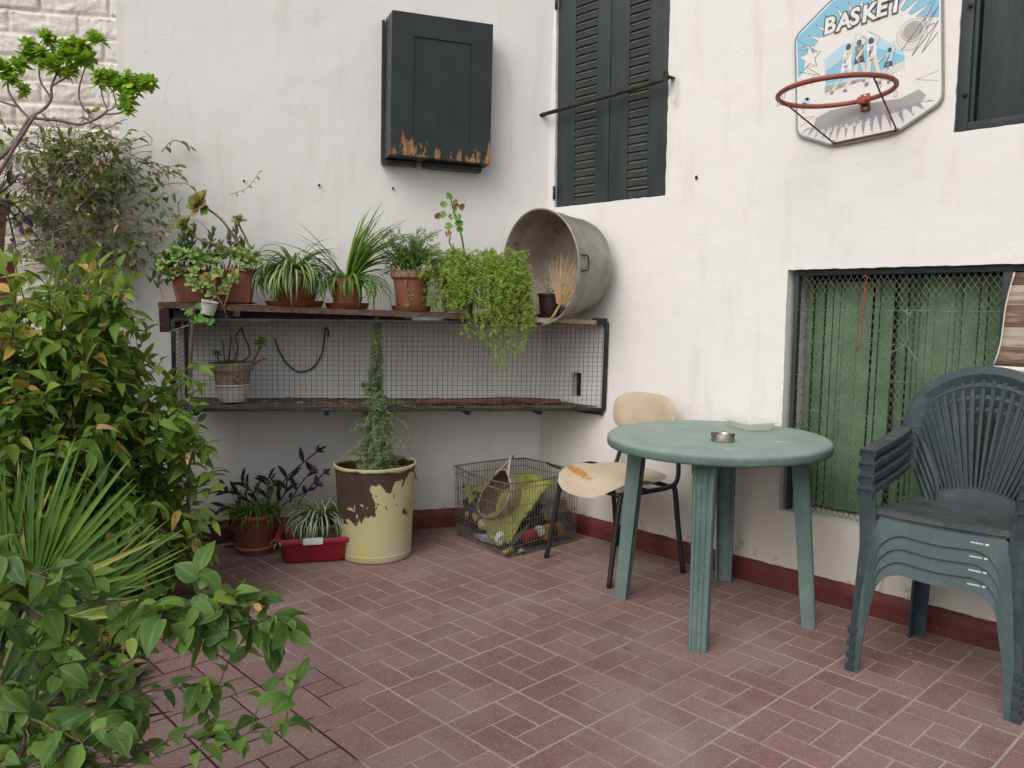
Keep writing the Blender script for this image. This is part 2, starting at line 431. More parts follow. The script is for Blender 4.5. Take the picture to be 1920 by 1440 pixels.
def outside(x, y):
    if y > YR+.12: return True
    d = (Vector((x, y, 0))-COR).dot(NH)
    return d < -.12
rng = random.Random(4)
T = 0.30
fl = MB()
base = MB()
for i in range(-8, 13):
    for j in range(-12, 8):
        cx, cy = (i+.5)*T, (j+.5)*T
        if outside(cx, cy) or cx > 3.3: continue
        x0, y0 = i*T, j*T; s = T/3; g_ = .0032; o_ = .0010
        for k, (a0, a1, b0, b1) in enumerate(((0, 1, 0, 2), (0, 2, 2, 3), (2, 3, 1, 3), (1, 3, 0, 1), (1, 2, 1, 2))):
            xa = x0+a0*s+g_+(o_ if a0 == 0 else 0); xb = x0+a1*s-g_-(o_ if a1 == 3 else 0)
            ya = y0+b0*s+g_+(o_ if b0 == 0 else 0); yb = y0+b1*s-g_-(o_ if b1 == 3 else 0)
            fl.cur = rng.random()
            jz = rng.uniform(-.0006, .0006); c = .0016
            tx, ty = rng.uniform(-.0015, .0015), rng.uniform(-.0015, .0015)
            ring = []
            for (ins, z) in ((0, -.006), (0.0, -.0013), (c, jz)):
                L_ = []
                n = 6
                pts = []
                for q in range(n): pts.append((lerp(xa+ins, xb-ins, q/n), ya+ins))
                for q in range(n): pts.append((xb-ins, lerp(ya+ins, yb-ins, q/n)))
                for q in range(n): pts.append((lerp(xb-ins, xa+ins, q/n), yb-ins))
                for q in range(n): pts.append((xa+ins, lerp(yb-ins, ya+ins, q/n)))
                for (px, py) in pts:
                    wv = .0012
                    L_.append(fl.av((px+wv*nz(px*38, py*38, 1.3), py+wv*nz(px*38, py*38, 7.7), z+tx*(px-x0-a0*s)+ty*(py-y0-b0*s))))
                ring.append(L_)
            m_ = len(ring[0])
            for A, B in zip(ring, ring[1:]):
                for q in range(m_): fl.af(A[q], A[(q+1) % m_], B[(q+1) % m_], B[q])
            fl.af(*ring[2])
fl.m = 1
fl.cur = 0
def corner_of(y): return -.828 - (2.112-y)/math.tan(ANG)
fl.grid(60, 50, lambda u, v: (-2.4+u*6.3, -3.6+v*5.95, -.0021+.0007*nz(u*60, v*60)))
setting('paving', fl, [M['paver'], M['mortar']], smooth=False)

so = MB()
edge = [(-3.6, .30), (-1.75, .16), (-1.25, .06), (-.85, -.02), (-.3, -.26), (.1, -.52), (.42, -.92), (.6, -1.7), (.6, -3.6)]
ec = catmull([(x, y, 0) for x, y in edge], 6)
def soil_pt(u, v):
    k = u*(len(ec)-1); a = int(min(k, len(ec)-2)); e = ec[a].lerp(ec[a+1], k-a)
    far = Vector((e.x-1.9, e.y-1.3, 0)); p = e.lerp(far, v)
    h = .045*min(1, v*8)*(1+.8*nz(p.x*7, p.y*7)) + .012*nz(p.x*28, p.y*28)
    return (p.x+.02*nz(p.x*15, p.y*15, 3), p.y, max(-.004, h) if v > 0 else -.004)
so.grid(90, 40, soil_pt)
setting('soil', so, M['soil'])

# ------------------------------------------------------------------ the two plastered walls, with real openings
def cuts(lo, hi, step, extra):
    xs = [lo]; 
    while xs[-1] < hi-step*.5: xs.append(xs[-1]+step)
    xs[-1] = hi
    for e in extra:
        k = min(range(len(xs)), key=lambda q: abs(xs[q]-e)); 
        if abs(xs[k]-e) < step*.6: xs[k] = e
        else: xs.append(e)
    return sorted(set(xs))
OPEN = [(-.717, .026, 1.780, 3.02), (1.309, 2.02, 1.890, 2.72), (.676, 2.16, .360, 1.408)]
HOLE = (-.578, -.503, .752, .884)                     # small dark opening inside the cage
XW0, XW1, ZT = -.828, 2.9, 3.60
xs = cuts(XW0, XW1, .03, [a for o in OPEN+[HOLE] for a in o[:2]])
zz = cuts(0, ZT, .03, [a for o in OPEN+[HOLE] for a in o[2:]])
wmb = MB()
def inside(x, z): return any(a-1e-4 < x < b+1e-4 and c-1e-4 < z < d+1e-4 for a, b, c, d in OPEN+[HOLE])
idx = {}
def wv(i, k, dy=0):
    key = (i, k, dy)
    if key not in idx:
        x, z = xs[i], zz[k]
        xx = x+LEAN*z*max(0, 1-(x-XW0)/.1) if x < XW0+.1 else x
        d = .0035*nz(x*3, z*3, 5)+.002*nz(x*11, z*11, 9)
        # crumbled arrises round the openings
        e = 0; ex = ez = 0
        for a, b, c, dd in OPEN:
            if (abs(x-a) < 1e-4 or abs(x-b) < 1e-4) and c-1e-4 <= z <= dd+1e-4: ex = .004*nz(x*9, z*34, 2)
            if (abs(z-c) < 1e-4 or abs(z-dd) < 1e-4) and a-1e-4 <= x <= b+1e-4: ez = .004*nz(x*34, z*9, 4)
        idx[key] = wmb.av((xx+ex, YR-d+dy, z+ez))
    return idx[key]
DEP = .24
for i in range(len(xs)-1):
    for k in range(len(zz)-1):
        cxm, czm = (xs[i]+xs[i+1])/2, (zz[k]+zz[k+1])/2
        if inside(cxm, czm): continue
        wmb.af(wv(i, k), wv(i+1, k), wv(i+1, k+1), wv(i, k+1))
        for (di, dk, ed) in ((-1, 0, (0, 3)), (1, 0, (2, 1)), (0, -1, (1, 0)), (0, 1, (3, 2))):
            ii, kk = i+di, k+dk
            if 0 <= ii < len(xs)-1 and 0 <= kk < len(zz)-1 and inside((xs[ii]+xs[ii+1])/2, (zz[kk]+zz[kk+1])/2):
                q = ((i, k), (i+1, k), (i+1, k+1), (i, k+1)); a, b = q[ed[0]], q[ed[1]]
                wmb.af(wv(*a), wv(*b), wv(*b, DEP), wv(*a, DEP))
wmb.poly([(XW0, YR+DEP, 0), (XW0, YR+DEP, ZT), (XW1, YR+DEP, ZT), (XW1, YR+DEP, 0)])
wmb.poly([(XW0+LEAN*ZT, YR, ZT), (XW1, YR, ZT), (XW1, YR+DEP, ZT), (XW0, YR+DEP, ZT)])
wmb.poly([(XW1, YR, 0), (XW1, YR+DEP, 0), (XW1, YR+DEP, ZT), (XW1, YR, ZT)])
house = wmb.build('plaster_wall', M['wall_b'], None, smooth=True, angle=40)
tag(house, 'white plastered wall with the shuttered windows and the basketball board', 'wall')

TB = 2.168
bmb = MB()
ts = cuts(0, TB, .03, []); zb = cuts(0, ZT, .03, [])
def bwv(t, z):
    d = .0035*nz(t*3, z*3, 15)+.002*nz(t*11, z*11, 19) if 0 < t < TB else 0
    return W(t, d, z)
nt, nb = len(ts), len(zb)
k0 = len(bmb.v)
for t in ts:
    for z in zb: bmb.av(bwv(t, z))
for i in range(nt-1):
    for k in range(nb-1):
        a = k0+i*nb+k; bmb.af(a+nb, a, a+1, a+nb+1)
for q in ([W(0, -.2, 0), W(TB, -.2, 0), W(TB, -.2, ZT), W(0, -.2, ZT)], [W(0, 0, ZT), W(0, -.2, ZT), W(TB, -.2, ZT), W(TB, 0, ZT)], [W(TB, 0, 0), W(TB, 0, ZT), W(TB, -.2, ZT), W(TB, -.2, 0)]): bmb.poly(q)
bwall = bmb.build('plaster_wall', M['wall_a'], None, smooth=True, angle=40)
tag(bwall, 'white plastered wall behind the plant shelf and the wire cage', 'wall')

# skirting bands painted oxblood, with a ragged upper edge
def skirting(n, fn, length, parent, seed):
    mb = MB(); th = .006
    def h(s): return .107+.003*nz(s*14, seed)+.0035*nz(s*46, seed+3)
    for i in range(n+1):
        s = length*i/n
        for (o, z) in ((th, 0.0), (th, h(s)*.5), (th, h(s)), (0.0, h(s)+.001)): mb.av(fn(s, o+.0015*nz(s*9, z*9, seed), z))
    for i in range(n):
        for j in range(3):
            a = 4*i+j; mb.af(a, a+4, a+5, a+1)
    return mb.build('skirting', M['skirt'], parent, smooth=True)
skirting(170, lambda s, o, z: (XW0+.004+s, YR-o, z), 3.6, house, 2)
skirting(110, lambda s, o, z: W(TB-s, o, z), TB-.003, bwall, 6)
# old plug holes and nails
def plug(P, n, r, parent, seed):
    mb = MB(); q = Vector(n).to_track_quat('Z', 'Y').to_matrix()
    ring = [Vector((r*(1+.3*nz(a, seed))*math.cos(a*.7854), r*(1.2+.3*nz(a, seed+2))*math.sin(a*.7854), 0)) for a in range(8)]
    mb.af(*[mb.av(Vector(P)+q@(v+Vector((0, 0, .0062)))) for v in ring])
    mb.tube([Vector(P)+q@Vector((0, 0, -.01)), Vector(P)+q@Vector((.002, .003, .016))], .003, 6)
    mb.build('wall_plug', M['rust'], parent, smooth=False)
for (t, z, r) in ((1.597, 1.861, .005), (1.229, 1.855, .006), (.851, 1.854, .006)): plug(W(t, 0, z), NH, r, bwall, t)
plug((.203, YR, 1.845), (0, -1, 0), .008, house, 3)

# painted brick wall left of the plaster
br = MB(); rb = random.Random(12)
T0, T1 = TB, 4.1
BH, BL_ = .104, .295
nu, nv = 230, 440
def brick_h(t, z):
    row = math.floor(z/BH+.25*0); zz_ = z/BH-row
    off = .5 if row % 2 else .08
    u = t/BL_+off+.05*math.sin(row*5.1); colm = math.floor(u); uu = u-colm
    jw = .03+.03*nz(t*5, z*5); jh = .08+.08*nz(t*6, z*6, 4)
    e = min(uu, 1-uu)*BL_/BH; f = min(zz_+.02*nz(t*12, z*3), 1-zz_)
    d = min(e-jw, f-jh*.5)
    h = max(0, min(1, d/.07)); h = h*h*(3-2*h)
    rr = math.sin(colm*12.9898+row*78.233)*43758.5453; rr -= math.floor(rr)
    surf = .006*(rr-.5)+.006*nz(t*10, z*24, 3)+.003*nz(t*50, z*60, 1)
    slope = .004*(zz_-.5)
    return -.014+.010*h+(surf+slope)*h+.0025*nz(t*45, z*45, 8), (1-h)*max(0, .35+.8*nz(t*7, z*7, 6))+.12*rr
for i in range(nu+1):
    for j in range(nv+1):
        t = lerp(T0, T1, (i/nu)**1.35); z = 3.6*j/nv
        d, r_ = brick_h(t, z); br.cur = max(0, min(1, r_)); br.av(W(t, d, z))
for i in range(nu):
    for j in range(nv):
        a = i*(nv+1)+j; br.af(a+nv+1, a, a+1, a+nv+2)
for q in ([W(T0+.002, -.2, 0), W(T1, -.2, 0), W(T1, -.2, 3.6), W(T0+.002, -.2, 3.6)], [W(T0, -.02, 3.6), W(T0, -.2, 3.6), W(T1, -.2, 3.6), W(T1, -.02, 3.6)], [W(T1, 0, 0), W(T1, 0, 3.6), W(T1, -.2, 3.6), W(T1, -.2, 0)]): br.poly(q)
bo = br.build('brick_wall', M['brick'], None, smooth=True, angle=60)
tag(bo, 'whitewashed rough brick wall behind the plants at the left edge', 'wall')
# ------------------------------------------------------------------ window shutters above the corner
def bx(mb, x0, x1, y0, y1, z0, z1, bev=0): mb.box(((x0+x1)/2, (y0+y1)/2, (z0+z1)/2), (abs(x1-x0), abs(y1-y0), abs(z1-z0)), None, bev)
sh = thing('window_shutter', 'dark green louvred shutters closed over the corner window', 'shutter', (-.345, YR, 1.78))
yf = YR+.012
for (xa, xb, sa, sb) in ((-.712, -.347, -.585, -.435), (-.343, .020, -.224, -.098)):
    lf = MB()
    bx(lf, xa, sa, yf, yf+.034, 1.786, 3.01, .003); bx(lf, sb, xb, yf, yf+.034, 1.786, 3.01, .003)
    bx(lf, sa+.0005, sb-.0005, yf+.003, yf+.034, 1.787, 1.822, .002); bx(lf, sa, sb, yf+.020, yf+.032, 1.822, 3.01)
    leaf_o = lf.build('shutter_leaf', M['dgreen2'], sh, smooth=True, angle=30, origin=sh.location)
    sl = MB(); z = 1.838
    while z < 2.99:
        sl.box(((sa+sb)/2, yf+.0095, z), (sb-sa-.006, .026, .006), rotm(x=R(52)), .001)
        lf2 = None
        z += .0418
    sl.build('louvres', M['slat'], leaf_o, smooth=False, origin=sh.location)
    fm = MB(); z = 1.838+.0209
    while z < 2.99:
        bx(fm, sa+.0008, sb-.0008, yf+.002, yf+.019, z-.0115, z+.0115); z += .0418
    fm.build('louvre_panel', M['dgreen2'], leaf_o, smooth=False, origin=sh.location)
for z in (1.86, 2.86):
    hg = MB(); hg.tube([(-.716, YR-.004, z-.035), (-.716, YR-.004, z+.035)], .008, 8); hg.build('hinge', M['iron'], sh, origin=sh.location)

bar = thing('locking_bar', 'rusty iron bar hooked across the louvred shutters', 'bar', (-.38, YR-.05, 2.29))
mb = MB(); mb.tube([(-.815, YR-.045, 2.275), (-.4, YR-.052, 2.289), (.062, YR-.05, 2.310)], .0105, 8); mb.build('rod', M['rust'], bar, origin=bar.location)
mb = MB(); bx(mb, -.800, -.792, YR-.06, YR+.0, 2.252, 2.296, .001); mb.tube([(-.796, YR-.048, 2.255), (-.797, YR-.050, 2.20), (-.799, YR-.03, 1.98)], .0016, 5)
mb.build('bracket', M['rust'], bar, origin=bar.location)
mb = MB(); bx(mb, .040, .066, YR-.058, YR+.0, 2.318, 2.324, .001); bx(mb, .040, .066, YR-.062, YR-.058, 2.295, 2.345, .001); mb.build('bracket', M['rust'], bar, origin=bar.location)
mb = MB(); mb.tube(catmull([(.072, YR-.02, 2.325), (.088, YR-.022, 2.31), (.090, YR-.02, 2.22), (.074, YR-.018, 2.205), (.068, YR-.02, 2.222)], 5), .0022, 6); mb.build('hook', M['white_pl'], bar, origin=bar.location)

# ------------------------------------------------------------------ peeling cabinet on the cage wall
CABMID = W(.60, .26, 2.0).x*.483+W(.60, .26, 2.0).y*.875
def peel_paint():
    m = NT('peeling_green_paint'); P = m.tc(); x, y, z = m.sep()
    n1 = m.noise(1, 6, .7, .5, vec=m.mapping(P, (24, 24, 9))); n2 = m.noise(3.2, 3, .5)
    h = m.math('MULTIPLY', m.math('SUBTRACT', 2.10, z), 1.25)
    sx = m.math('ADD', m.math('MULTIPLY', x, .483), m.math('MULTIPLY', y, .875))      # along the front
    d = m.math('ABSOLUTE', m.math('SUBTRACT', sx, m.math('ADD', 0.0, CABMID)))
    k = m.math('ADD', m.math('ADD', n1, m.math('MULTIPLY', m.math('SUBTRACT', n2, .5), .5)), m.math('ADD', h, m.math('ADD', m.math('MULTIPLY', m.math('SUBTRACT', d, .15), .5), m.math('MULTIPLY', m.math('SUBTRACT', CABMID, sx), .22))))
    k = m.math('SUBTRACT', k, m.ramp(z, [(0, 0), (1, 0)])); k = m.math('SUBTRACT', k, m.math('MULTIPLY', m.math('MAXIMUM', m.math('SUBTRACT', z, 2.11), 0.0), 1.2))
    mask = m.ramp(k, [(.60, 0.0), (.612, 1.0)])
    speck = m.ramp(m.noise(1, 3, .7, vec=m.mapping(P, (60, 60, 34))), [(.735, 0.0), (.75, .8)])
    wood = m.ramp(m.noise(1, 4, .6, vec=m.mapping(P, (70, 70, 6))), [(.3, (.10, .045, .02)), (.55, (.30, .155, .065)), (.75, (.42, .27, .14))])
    green = m.ramp(m.noise(6, 5), [(.3, (.014, .020, .020)), (.7, (.024, .031, .030))])
    col = m.mix(mask, green, wood); col = m.mix(speck, col, (.34, .30, .24))
    return m.done(col, m.ramp(mask, [(0, .40), (1, .85)]), m.bump(m.math('SUBTRACT', m.noise(1, 4, .6, vec=m.mapping(P, (60, 60, 8))), m.math('MULTIPLY', mask, .6)), .3, .004), 0, .4)
M['peel'] = peel_paint()
cab = thing('wall_cabinet', 'dark green wooden cabinet with peeling lower edge hung on the wall', 'cabinet', W(.6, .15, 2.3))
CF = {(0, 0): (.848, .175, 2.002), (1, 0): (.325, .135, 1.981), (1, 1): (.326, .135, 2.678), (0, 1): (.845, .175, 2.690)}
def cfront(u, v, d=0.0):
    a = [lerp(lerp(CF[0, 0][k], CF[1, 0][k], u), lerp(CF[0, 1][k], CF[1, 1][k], u), v) for k in range(3)]
    return W(a[0]+.036, a[1]+d, a[2])
def cslab(mb, u0, u1, v0, v1, d0, d1):
    q = [(u0, v0), (u1, v0), (u1, v1), (u0, v1)]
    mb.prism(q, d0, d1, lambda a, b, d: cfront(a, b, d))
mb = MB()
B_ = {(0, 0): (.866, .018, 1.994), (1, 0): (.336, .018, 1.974), (1, 1): (.334, .018, 2.682), (0, 1): (.862, .018, 2.694)}
fa = [cfront(0, 0, -.022), cfront(1, 0, -.022), cfront(1, 1, -.022), cfront(0, 1, -.022)]
ba = [W(B_[k][0]+.036, *B_[k][1:]) for k in ((0, 0), (1, 0), (1, 1), (0, 1))]
ia = [mb.av(p) for p in fa]; ib = [mb.av(p) for p in ba]
mb.af(*ia); mb.af(*reversed(ib))
for i in range(4): mb.af(ia[i], ib[i], ib[(i+1) % 4], ia[(i+1) % 4])
mb.build('cabinet_body', M['dgreen'], cab, smooth=False, origin=cab.location)
mb = MB()
for r_ in ((0, .213, 0, 1), (.787, 1, 0, 1), (.213, .787, .842, 1), (.213, .787, 0, .135)): cslab(mb, *r_, -.0215, 0.0)
cslab(mb, .213, .787, .135, .842, -.0215, -.007)
dr = mb.build('cabinet_door', M['peel'], cab, smooth=False)
dr.location = -cab.location
mb = MB()
for t0, t1, z0, z1 in ((.880, .865, 1.984, 2.690),):
    mb.prism([(t0, z0), (t1, z0), (t1, z1), (t0, z1)], .001, .022, lambda a, b, d: W(a+.036, d, b))
mb.prism([(.878, 1.972), (.70, 1.966), (.70, 1.988), (.878, 1.993)], .003, .06, lambda a, b, d: W(a+.036, d, b))
mb.prism([(.665, 1.962), (.355, 1.950), (.355, 1.974), (.665, 1.986)], .003, .07, lambda a, b, d: W(a+.036, d, b))
mb.build('mounting_board', M['dgreen'], cab, smooth=False, origin=cab.location)

# ------------------------------------------------------------------ basketball board
def flat(name, col, rough=.45): 
    m = NT(name); return m.done(m.mix(m.ramp(m.noise(18, 4), [(.4, 0.0), (.8, .18)]), col, tuple(c*.7 for c in col)), rough)
M['b_white'] = flat('board_white', (.70, .69, .66)); M['b_blue'] = flat('board_blue', (.22, .47, .62)); M['b_grey'] = flat('board_grey', (.36, .35, .34))
M['b_dark'] = flat('board_ink', (.075, .075, .085)); M['b_lblue'] = flat('board_pale_blue', (.42, .60, .70)); M['b_mid'] = flat('board_mid_grey', (.22, .22, .25))
M['b_gold'] = flat('board_edge', (.33, .26, .15)); M['b_cream'] = flat('board_cream', (.62, .60, .52)); M['b_lil'] = flat('board_lilac', (.30, .28, .33))
bd = thing('basketball_hoop', 'printed basketball board with a netless red hoop fixed to the wall', 'basketball hoop', (.975, YR-.006, 2.2), rot=(0, R(-4), 0))
BM = ['b_white', 'b_blue', 'b_grey', 'b_dark', 'b_lblue', 'b_mid', 'b_gold', 'b_cream', 'b_lil']
OUT = [(-.292, -.217), (-.138, -.294), (.115, -.295), (.285, -.215), (.288, .190), (.125, .292), (-.125, .292), (-.290, .190)]
def rounded(P, r, k=5):
    o = []; n = len(P)
    for i in range(n):
        p = Vector(P[i]); a = Vector(P[i-1])-p; b = Vector(P[(i+1) % n])-p; rr = min(r, a.length*.4, b.length*.4)
        s, e = p+a.normalized()*rr, p+b.normalized()*rr
        for j in range(k+1):
            t = j/k; q = s.lerp(p, t).lerp(p.lerp(e, t), t); o.append((q.x, q.y))
    return o
OUTR = rounded(OUT, .03)
fnb = lambda x, y, d: (x, -d, y)
def inset(P, k): return [(x*(1-k/.29), y*(1-k/.29)) for x, y in P]
mb = MB(); mb.m = 6; mb.prism(OUTR, 0, .010, fnb)
mb.build('board_back', [M[k] for k in BM], bd, smooth=False)
mb = MB()
LAY = [0]
def lay(P, mat, d):
    mb.m = BM.index(mat); mb.af(*[mb.av((x, -(.0102+d*.00012), y)) for x, y in P])
lay(inset(OUTR, .002), 'b_mid', 0); lay(inset(OUTR, .007), 'b_lblue', 1); lay(inset(OUTR, .0095), 'b_white', 2)
IN = inset(OUTR, .0096)
def clipx(P): return [(max(-.279, min(.276, x)), max(-.281, min(.279, y))) for x, y in P]
# blue sky field in the upper corners, cut by white spikes
lay(rounded([(-.277, .015), (-.277, .181), (-.121, .278), (.121, .278), (.274, .182), (.274, .09), (.12, .14), (-.13, .14)], .006, 2), 'b_blue', 3)
spk = random.Random(5)
for i in range(17):
    a = PI*.06+PI*.90*i/16; ro = .10+.0*i
    ca, sa_ = math.cos(a), math.sin(a)
    tipx, tipy = ca*.30, .03+sa_*.25
    lim = 1.0
    tipx = max(-.268, min(.268, tipx)); tipy = min(.262-.0*abs(tipx), tipy)
    if abs(tipx) > .12: tipy = min(tipy, .272-(abs(tipx)-.12)*.60)
    w_ = .020
    bx0, by0 = ca*.13-sa_*w_, .03+sa_*.11+ca*w_; bx1, by1 = ca*.13+sa_*w_, .03+sa_*.11-ca*w_
    lay([(bx0, by0), (bx1, by1), (tipx*.97, tipy*.97)], 'b_white', 4)
    for (qx, qy) in ((bx0, by0), (bx1, by1)):
        dx, dy = tipx*.97-qx, tipy*.97-qy; l_ = math.hypot(dx, dy); ux, uy = -dy/l_*.0011, dx/l_*.0011
        lay([(qx-ux, qy-uy), (tipx*.97-ux, tipy*.97-uy), (tipx*.97+ux, tipy*.97+uy), (qx+ux, qy+uy)], 'b_mid', 5)
lay(rounded([(-.205, -.08), (-.205, .128), (-.15, .165), (.13, .165), (.215, .10), (.17, -.08)], .02, 4), 'b_white', 6)
# the photograph printed in the middle: generic players jumping
lay([(-.160, -.045), (-.162, .060), (-.08, .100), (.06, .085), (.118, .030), (.151, -.002), (.150, -.060), (.10, -.070), (.02, -.058)], 'b_lblue', 7)
lay([(-.160, -.042), (-.160, .01), (-.06, .055), (.05, .045), (.15, -.012), (.15, -.05), (.03, -.04)], 'b_blue', 8)
lay([(.075, -.062), (.15, -.066), (.15, -.03), (.11, -.038)], 'b_cream', 9)
lay([(-.165, -.075), (-.163, -.045), (-.10, -.05), (-.02, -.055), (.04, -.062), (-.08, -.07)], 'b_grey', 9)
def figure(x, y, s, body, dark, lean, arm, kick, d):
    def L_(P, m, k): lay([(x+s*(a+lean*b), y+s*b) for a, b in P], m, d+k)
    L_([(-.16, .42), (.17, .42), (.15, .05), (.13, -.05), (-.14, -.05)], body, 0)
    L_([(-.17, .02), (.15, .02), (.20, -.26), (.02, -.20), (-.22, -.28)], dark, 1)
    L_([(-.20, -.25), (-.04, -.22), (-.12+kick*.5, -.55), (-.22+kick, -.82), (-.31+kick, -.80), (-.26, -.5)], 'b_cream', 2)
    L_([(.02, -.22), (.18, -.24), (.24-kick*.3, -.55), (.16+kick*.6, -.86), (.07+kick*.6, -.85), (.12, -.55)], 'b_cream', 2)
    L_([(-.30+kick, -.80), (-.20+kick, -.82), (-.24+kick, -.93), (-.36+kick, -.90)], 'b_mid', 3)
    L_([(.07+kick*.6, -.85), (.17+kick*.6, -.86), (.22+kick*.6, -.96), (.06+kick*.6, -.95)], 'b_mid', 3)
    L_([(.12, .42), (.20, .36), (.30, .62), (.36*arm+.05, .92), (.28*arm+.02, .92), (.20, .64)], 'b_cream', 3)
    L_([(-.12, .42), (-.20, .36), (-.34, .20), (-.52, .02), (-.56, .08), (-.36, .30)], 'b_cream', 3)
    L_([(.09*math.cos(a*.785), .53+.11*math.sin(a*.785)) for a in range(8)], 'b_dark', 4)
    L_([(-.04, .36), (.08, .34), (.02, .14), (-.06, .10)], 'b_grey', 4); L_([(-.10, .20), (-.02, .24), (-.06, .0), (-.12, .02)], 'b_mid', 4); L_([(-.12, -.08), (.06, -.06), (-.02, -.20)], 'b_lil', 5)
figure(-.070, .020, .115, 'b_white', 'b_white', .12, .6, -.18, 10)
figure(-.020, .030, .105, 'b_mid', 'b_dark', .0, -.2, .05, 16)
figure(.030, .018, .115, 'b_white', 'b_cream', -.05, -.5, .02, 22)
figure(.092, -.020, .082, 'b_lblue', 'b_dark', .1, .3, -.10, 28)
def ringp(cx, cy, r, w, mat, d, a0=0, a1=2*PI, n=28, ex=1):
    for i in range(n):
        a, b = a0+(a1-a0)*i/n, a0+(a1-a0)*(i+1)/n
        lay([(cx+ex*(r-w)*math.cos(a), cy+(r-w)*math.sin(a)), (cx+ex*r*math.cos(a), cy+r*math.sin(a)), (cx+ex*r*math.cos(b), cy+r*math.sin(b)), (cx+ex*(r-w)*math.cos(b), cy+(r-w)*math.sin(b))], mat, d)
ringp(-.006, .088, .016, .0016, 'b_grey', 34)
# the ball, its seams, the zig-zag strokes
BC = (.177, .058)
lay([(BC[0]+.056*math.cos(a*PI/16), BC[1]+.056*math.sin(a*PI/16)) for a in range(32)], 'b_cream', 10)
lay([(BC[0]+.005+.036*math.cos(a*PI/12), BC[1]+.012+.034*math.sin(a*PI/12)) for a in range(24)], 'b_grey', 11)
ringp(BC[0], BC[1], .057, .0012, 'b_grey', 12)
ringp(BC[0]+.008, BC[1]+.018, .046, .0018, 'b_dark', 13, PI*.95, PI*1.98)
def stroke(P, w, mat, d):
    for (ax, ay), (bx_, by_) in zip(P, P[1:]):
        dx, dy = bx_-ax, by_-ay; l_ = max(1e-6, math.hypot(dx, dy)); ux, uy = -dy/l_*w, dx/l_*w
        lay([(ax-ux, ay-uy), (bx_-ux, by_-uy), (bx_+ux, by_+uy), (ax+ux, ay+uy)], mat, d)
stroke([(.137, .006), (.232, .112)], .0012, 'b_dark', 14)
stroke([(.270, .175), (.205, .055), (.272, .130), (.176, -.022), (.272, .080), (.212, -.020), (.270, .040)], .0012, 'b_mid', 15)
def star(cx, cy, r, mat, d, k=.42, rot=.3):
    return lay([(cx+(r if i % 2 == 0 else r*k)*math.cos(rot+i*PI/5), cy+(r if i % 2 == 0 else r*k)*math.sin(rot+i*PI/5)) for i in range(10)], mat, d)
star(-.222, .082, .052, 'b_mid', 9); star(-.224, .083, .047, 'b_white', 10); star(-.235, .000, .035, 'b_grey', 9); star(-.236, .001, .032, 'b_white', 10)
stroke([(-.274, .04), (-.182, .003), (-.245, .055)], .0012, 'b_mid', 8); stroke([(-.274, .13), (-.19, .10), (-.274, .17)], .0012, 'b_mid', 8)
for (cx, cy, r) in ((-.247, -.090, .018), (-.255, -.104, .013), (-.238, -.078, .008)): lay([(cx+r*math.cos(a*PI/6)*(1+.2*(a % 2)), cy+r*math.sin(a*PI/6)) for a in range(12)], 'b_lblue', 9)
# grey burst along the bottom
lay([(-.205, -.165), (-.14, -.148), (-.05, -.150), (.05, -.160), (.13, -.168), (.20, -.150), (.225, -.178), (.205, -.205), (.03, -.225), (-.15, -.225), (-.215, -.205)], 'b_grey', 7)
bot = [(-.272, -.214), (-.244, -.232), (-.212, -.246), (-.180, -.258), (-.150, -.266), (-.120, -.272), (-.085, -.276), (-.049, -.277), (-.012, -.277), (.023, -.277), (.058, -.277), (.096, -.276), (.143, -.264), (.182, -.247), (.218, -.230), (.258, -.207)]
for i, (tx, ty) in enumerate(bot):
    x0 = tx*.86-.014; x1 = tx*.86+.014
    lay([(x0, -.198), (x1, -.198), (tx, ty)], 'b_lil' if i > 7 else 'b_grey', 8)
stroke([(.268, -.10), (.19, -.112), (.268, -.135)], .0009, 'b_grey', 8); stroke([(-.272, -.15), (-.21, -.155), (-.272, -.185)], .0009, 'b_grey', 8)
mb.build('printed_face', [M[k] for k in BM], bd, smooth=False)
def lettering(txt, size, loc, mat, name, offset=0.0, shear=0.0, sx=1.0, lift=0.0, space=1.0):
    cu = bpy.data.curves.new(name, 'FONT'); cu.body = txt; cu.size = size; cu.offset = offset; cu.shear = shear; cu.resolution_u = 3; cu.space_character = space
    tmp = bpy.data.objects.new(name, cu); COL.objects.link(tmp)
    dg = bpy.context.evaluated_depsgraph_get(); me = bpy.data.meshes.new_from_object(tmp.evaluated_get(dg))
    bpy.data.objects.remove(tmp); me.materials.clear(); me.materials.append(mat)
    for v in me.vertices: v.co = Vector((v.co.x*sx+loc[0], -(.0102+lift), v.co.y+loc[1]))
    o = bpy.data.objects.new(name, me); COL.objects.link(o); o.parent = bd; return o
xk = -.162
for ch, wd, dy in (('B', .054, .0), ('A', .052, -.002), ('S', .048, .003), ('K', .054, .0), ('E', .047, .002), ('T', .05, .001)):
    lettering(ch, .086, (xk, .158+dy), M['b_dark'], 'lettering', .0078, .12, 1.0, .0048)
    lettering(ch, .086, (xk, .158+dy), M['b_white'], 'lettering', .0030, .12, 1.0, .0051)
    xk += wd
for ch, x in zip("HOOP'BASKETWOR", (-.212, -.186, -.156, -.127, -.102, -.084, -.055, -.024, .005, .034, .061, .102, .140, .172)):
    lettering(ch, .024, (x, -.233), M['b_white'], 'lettering', .0008, 0, 1.0, .0014)
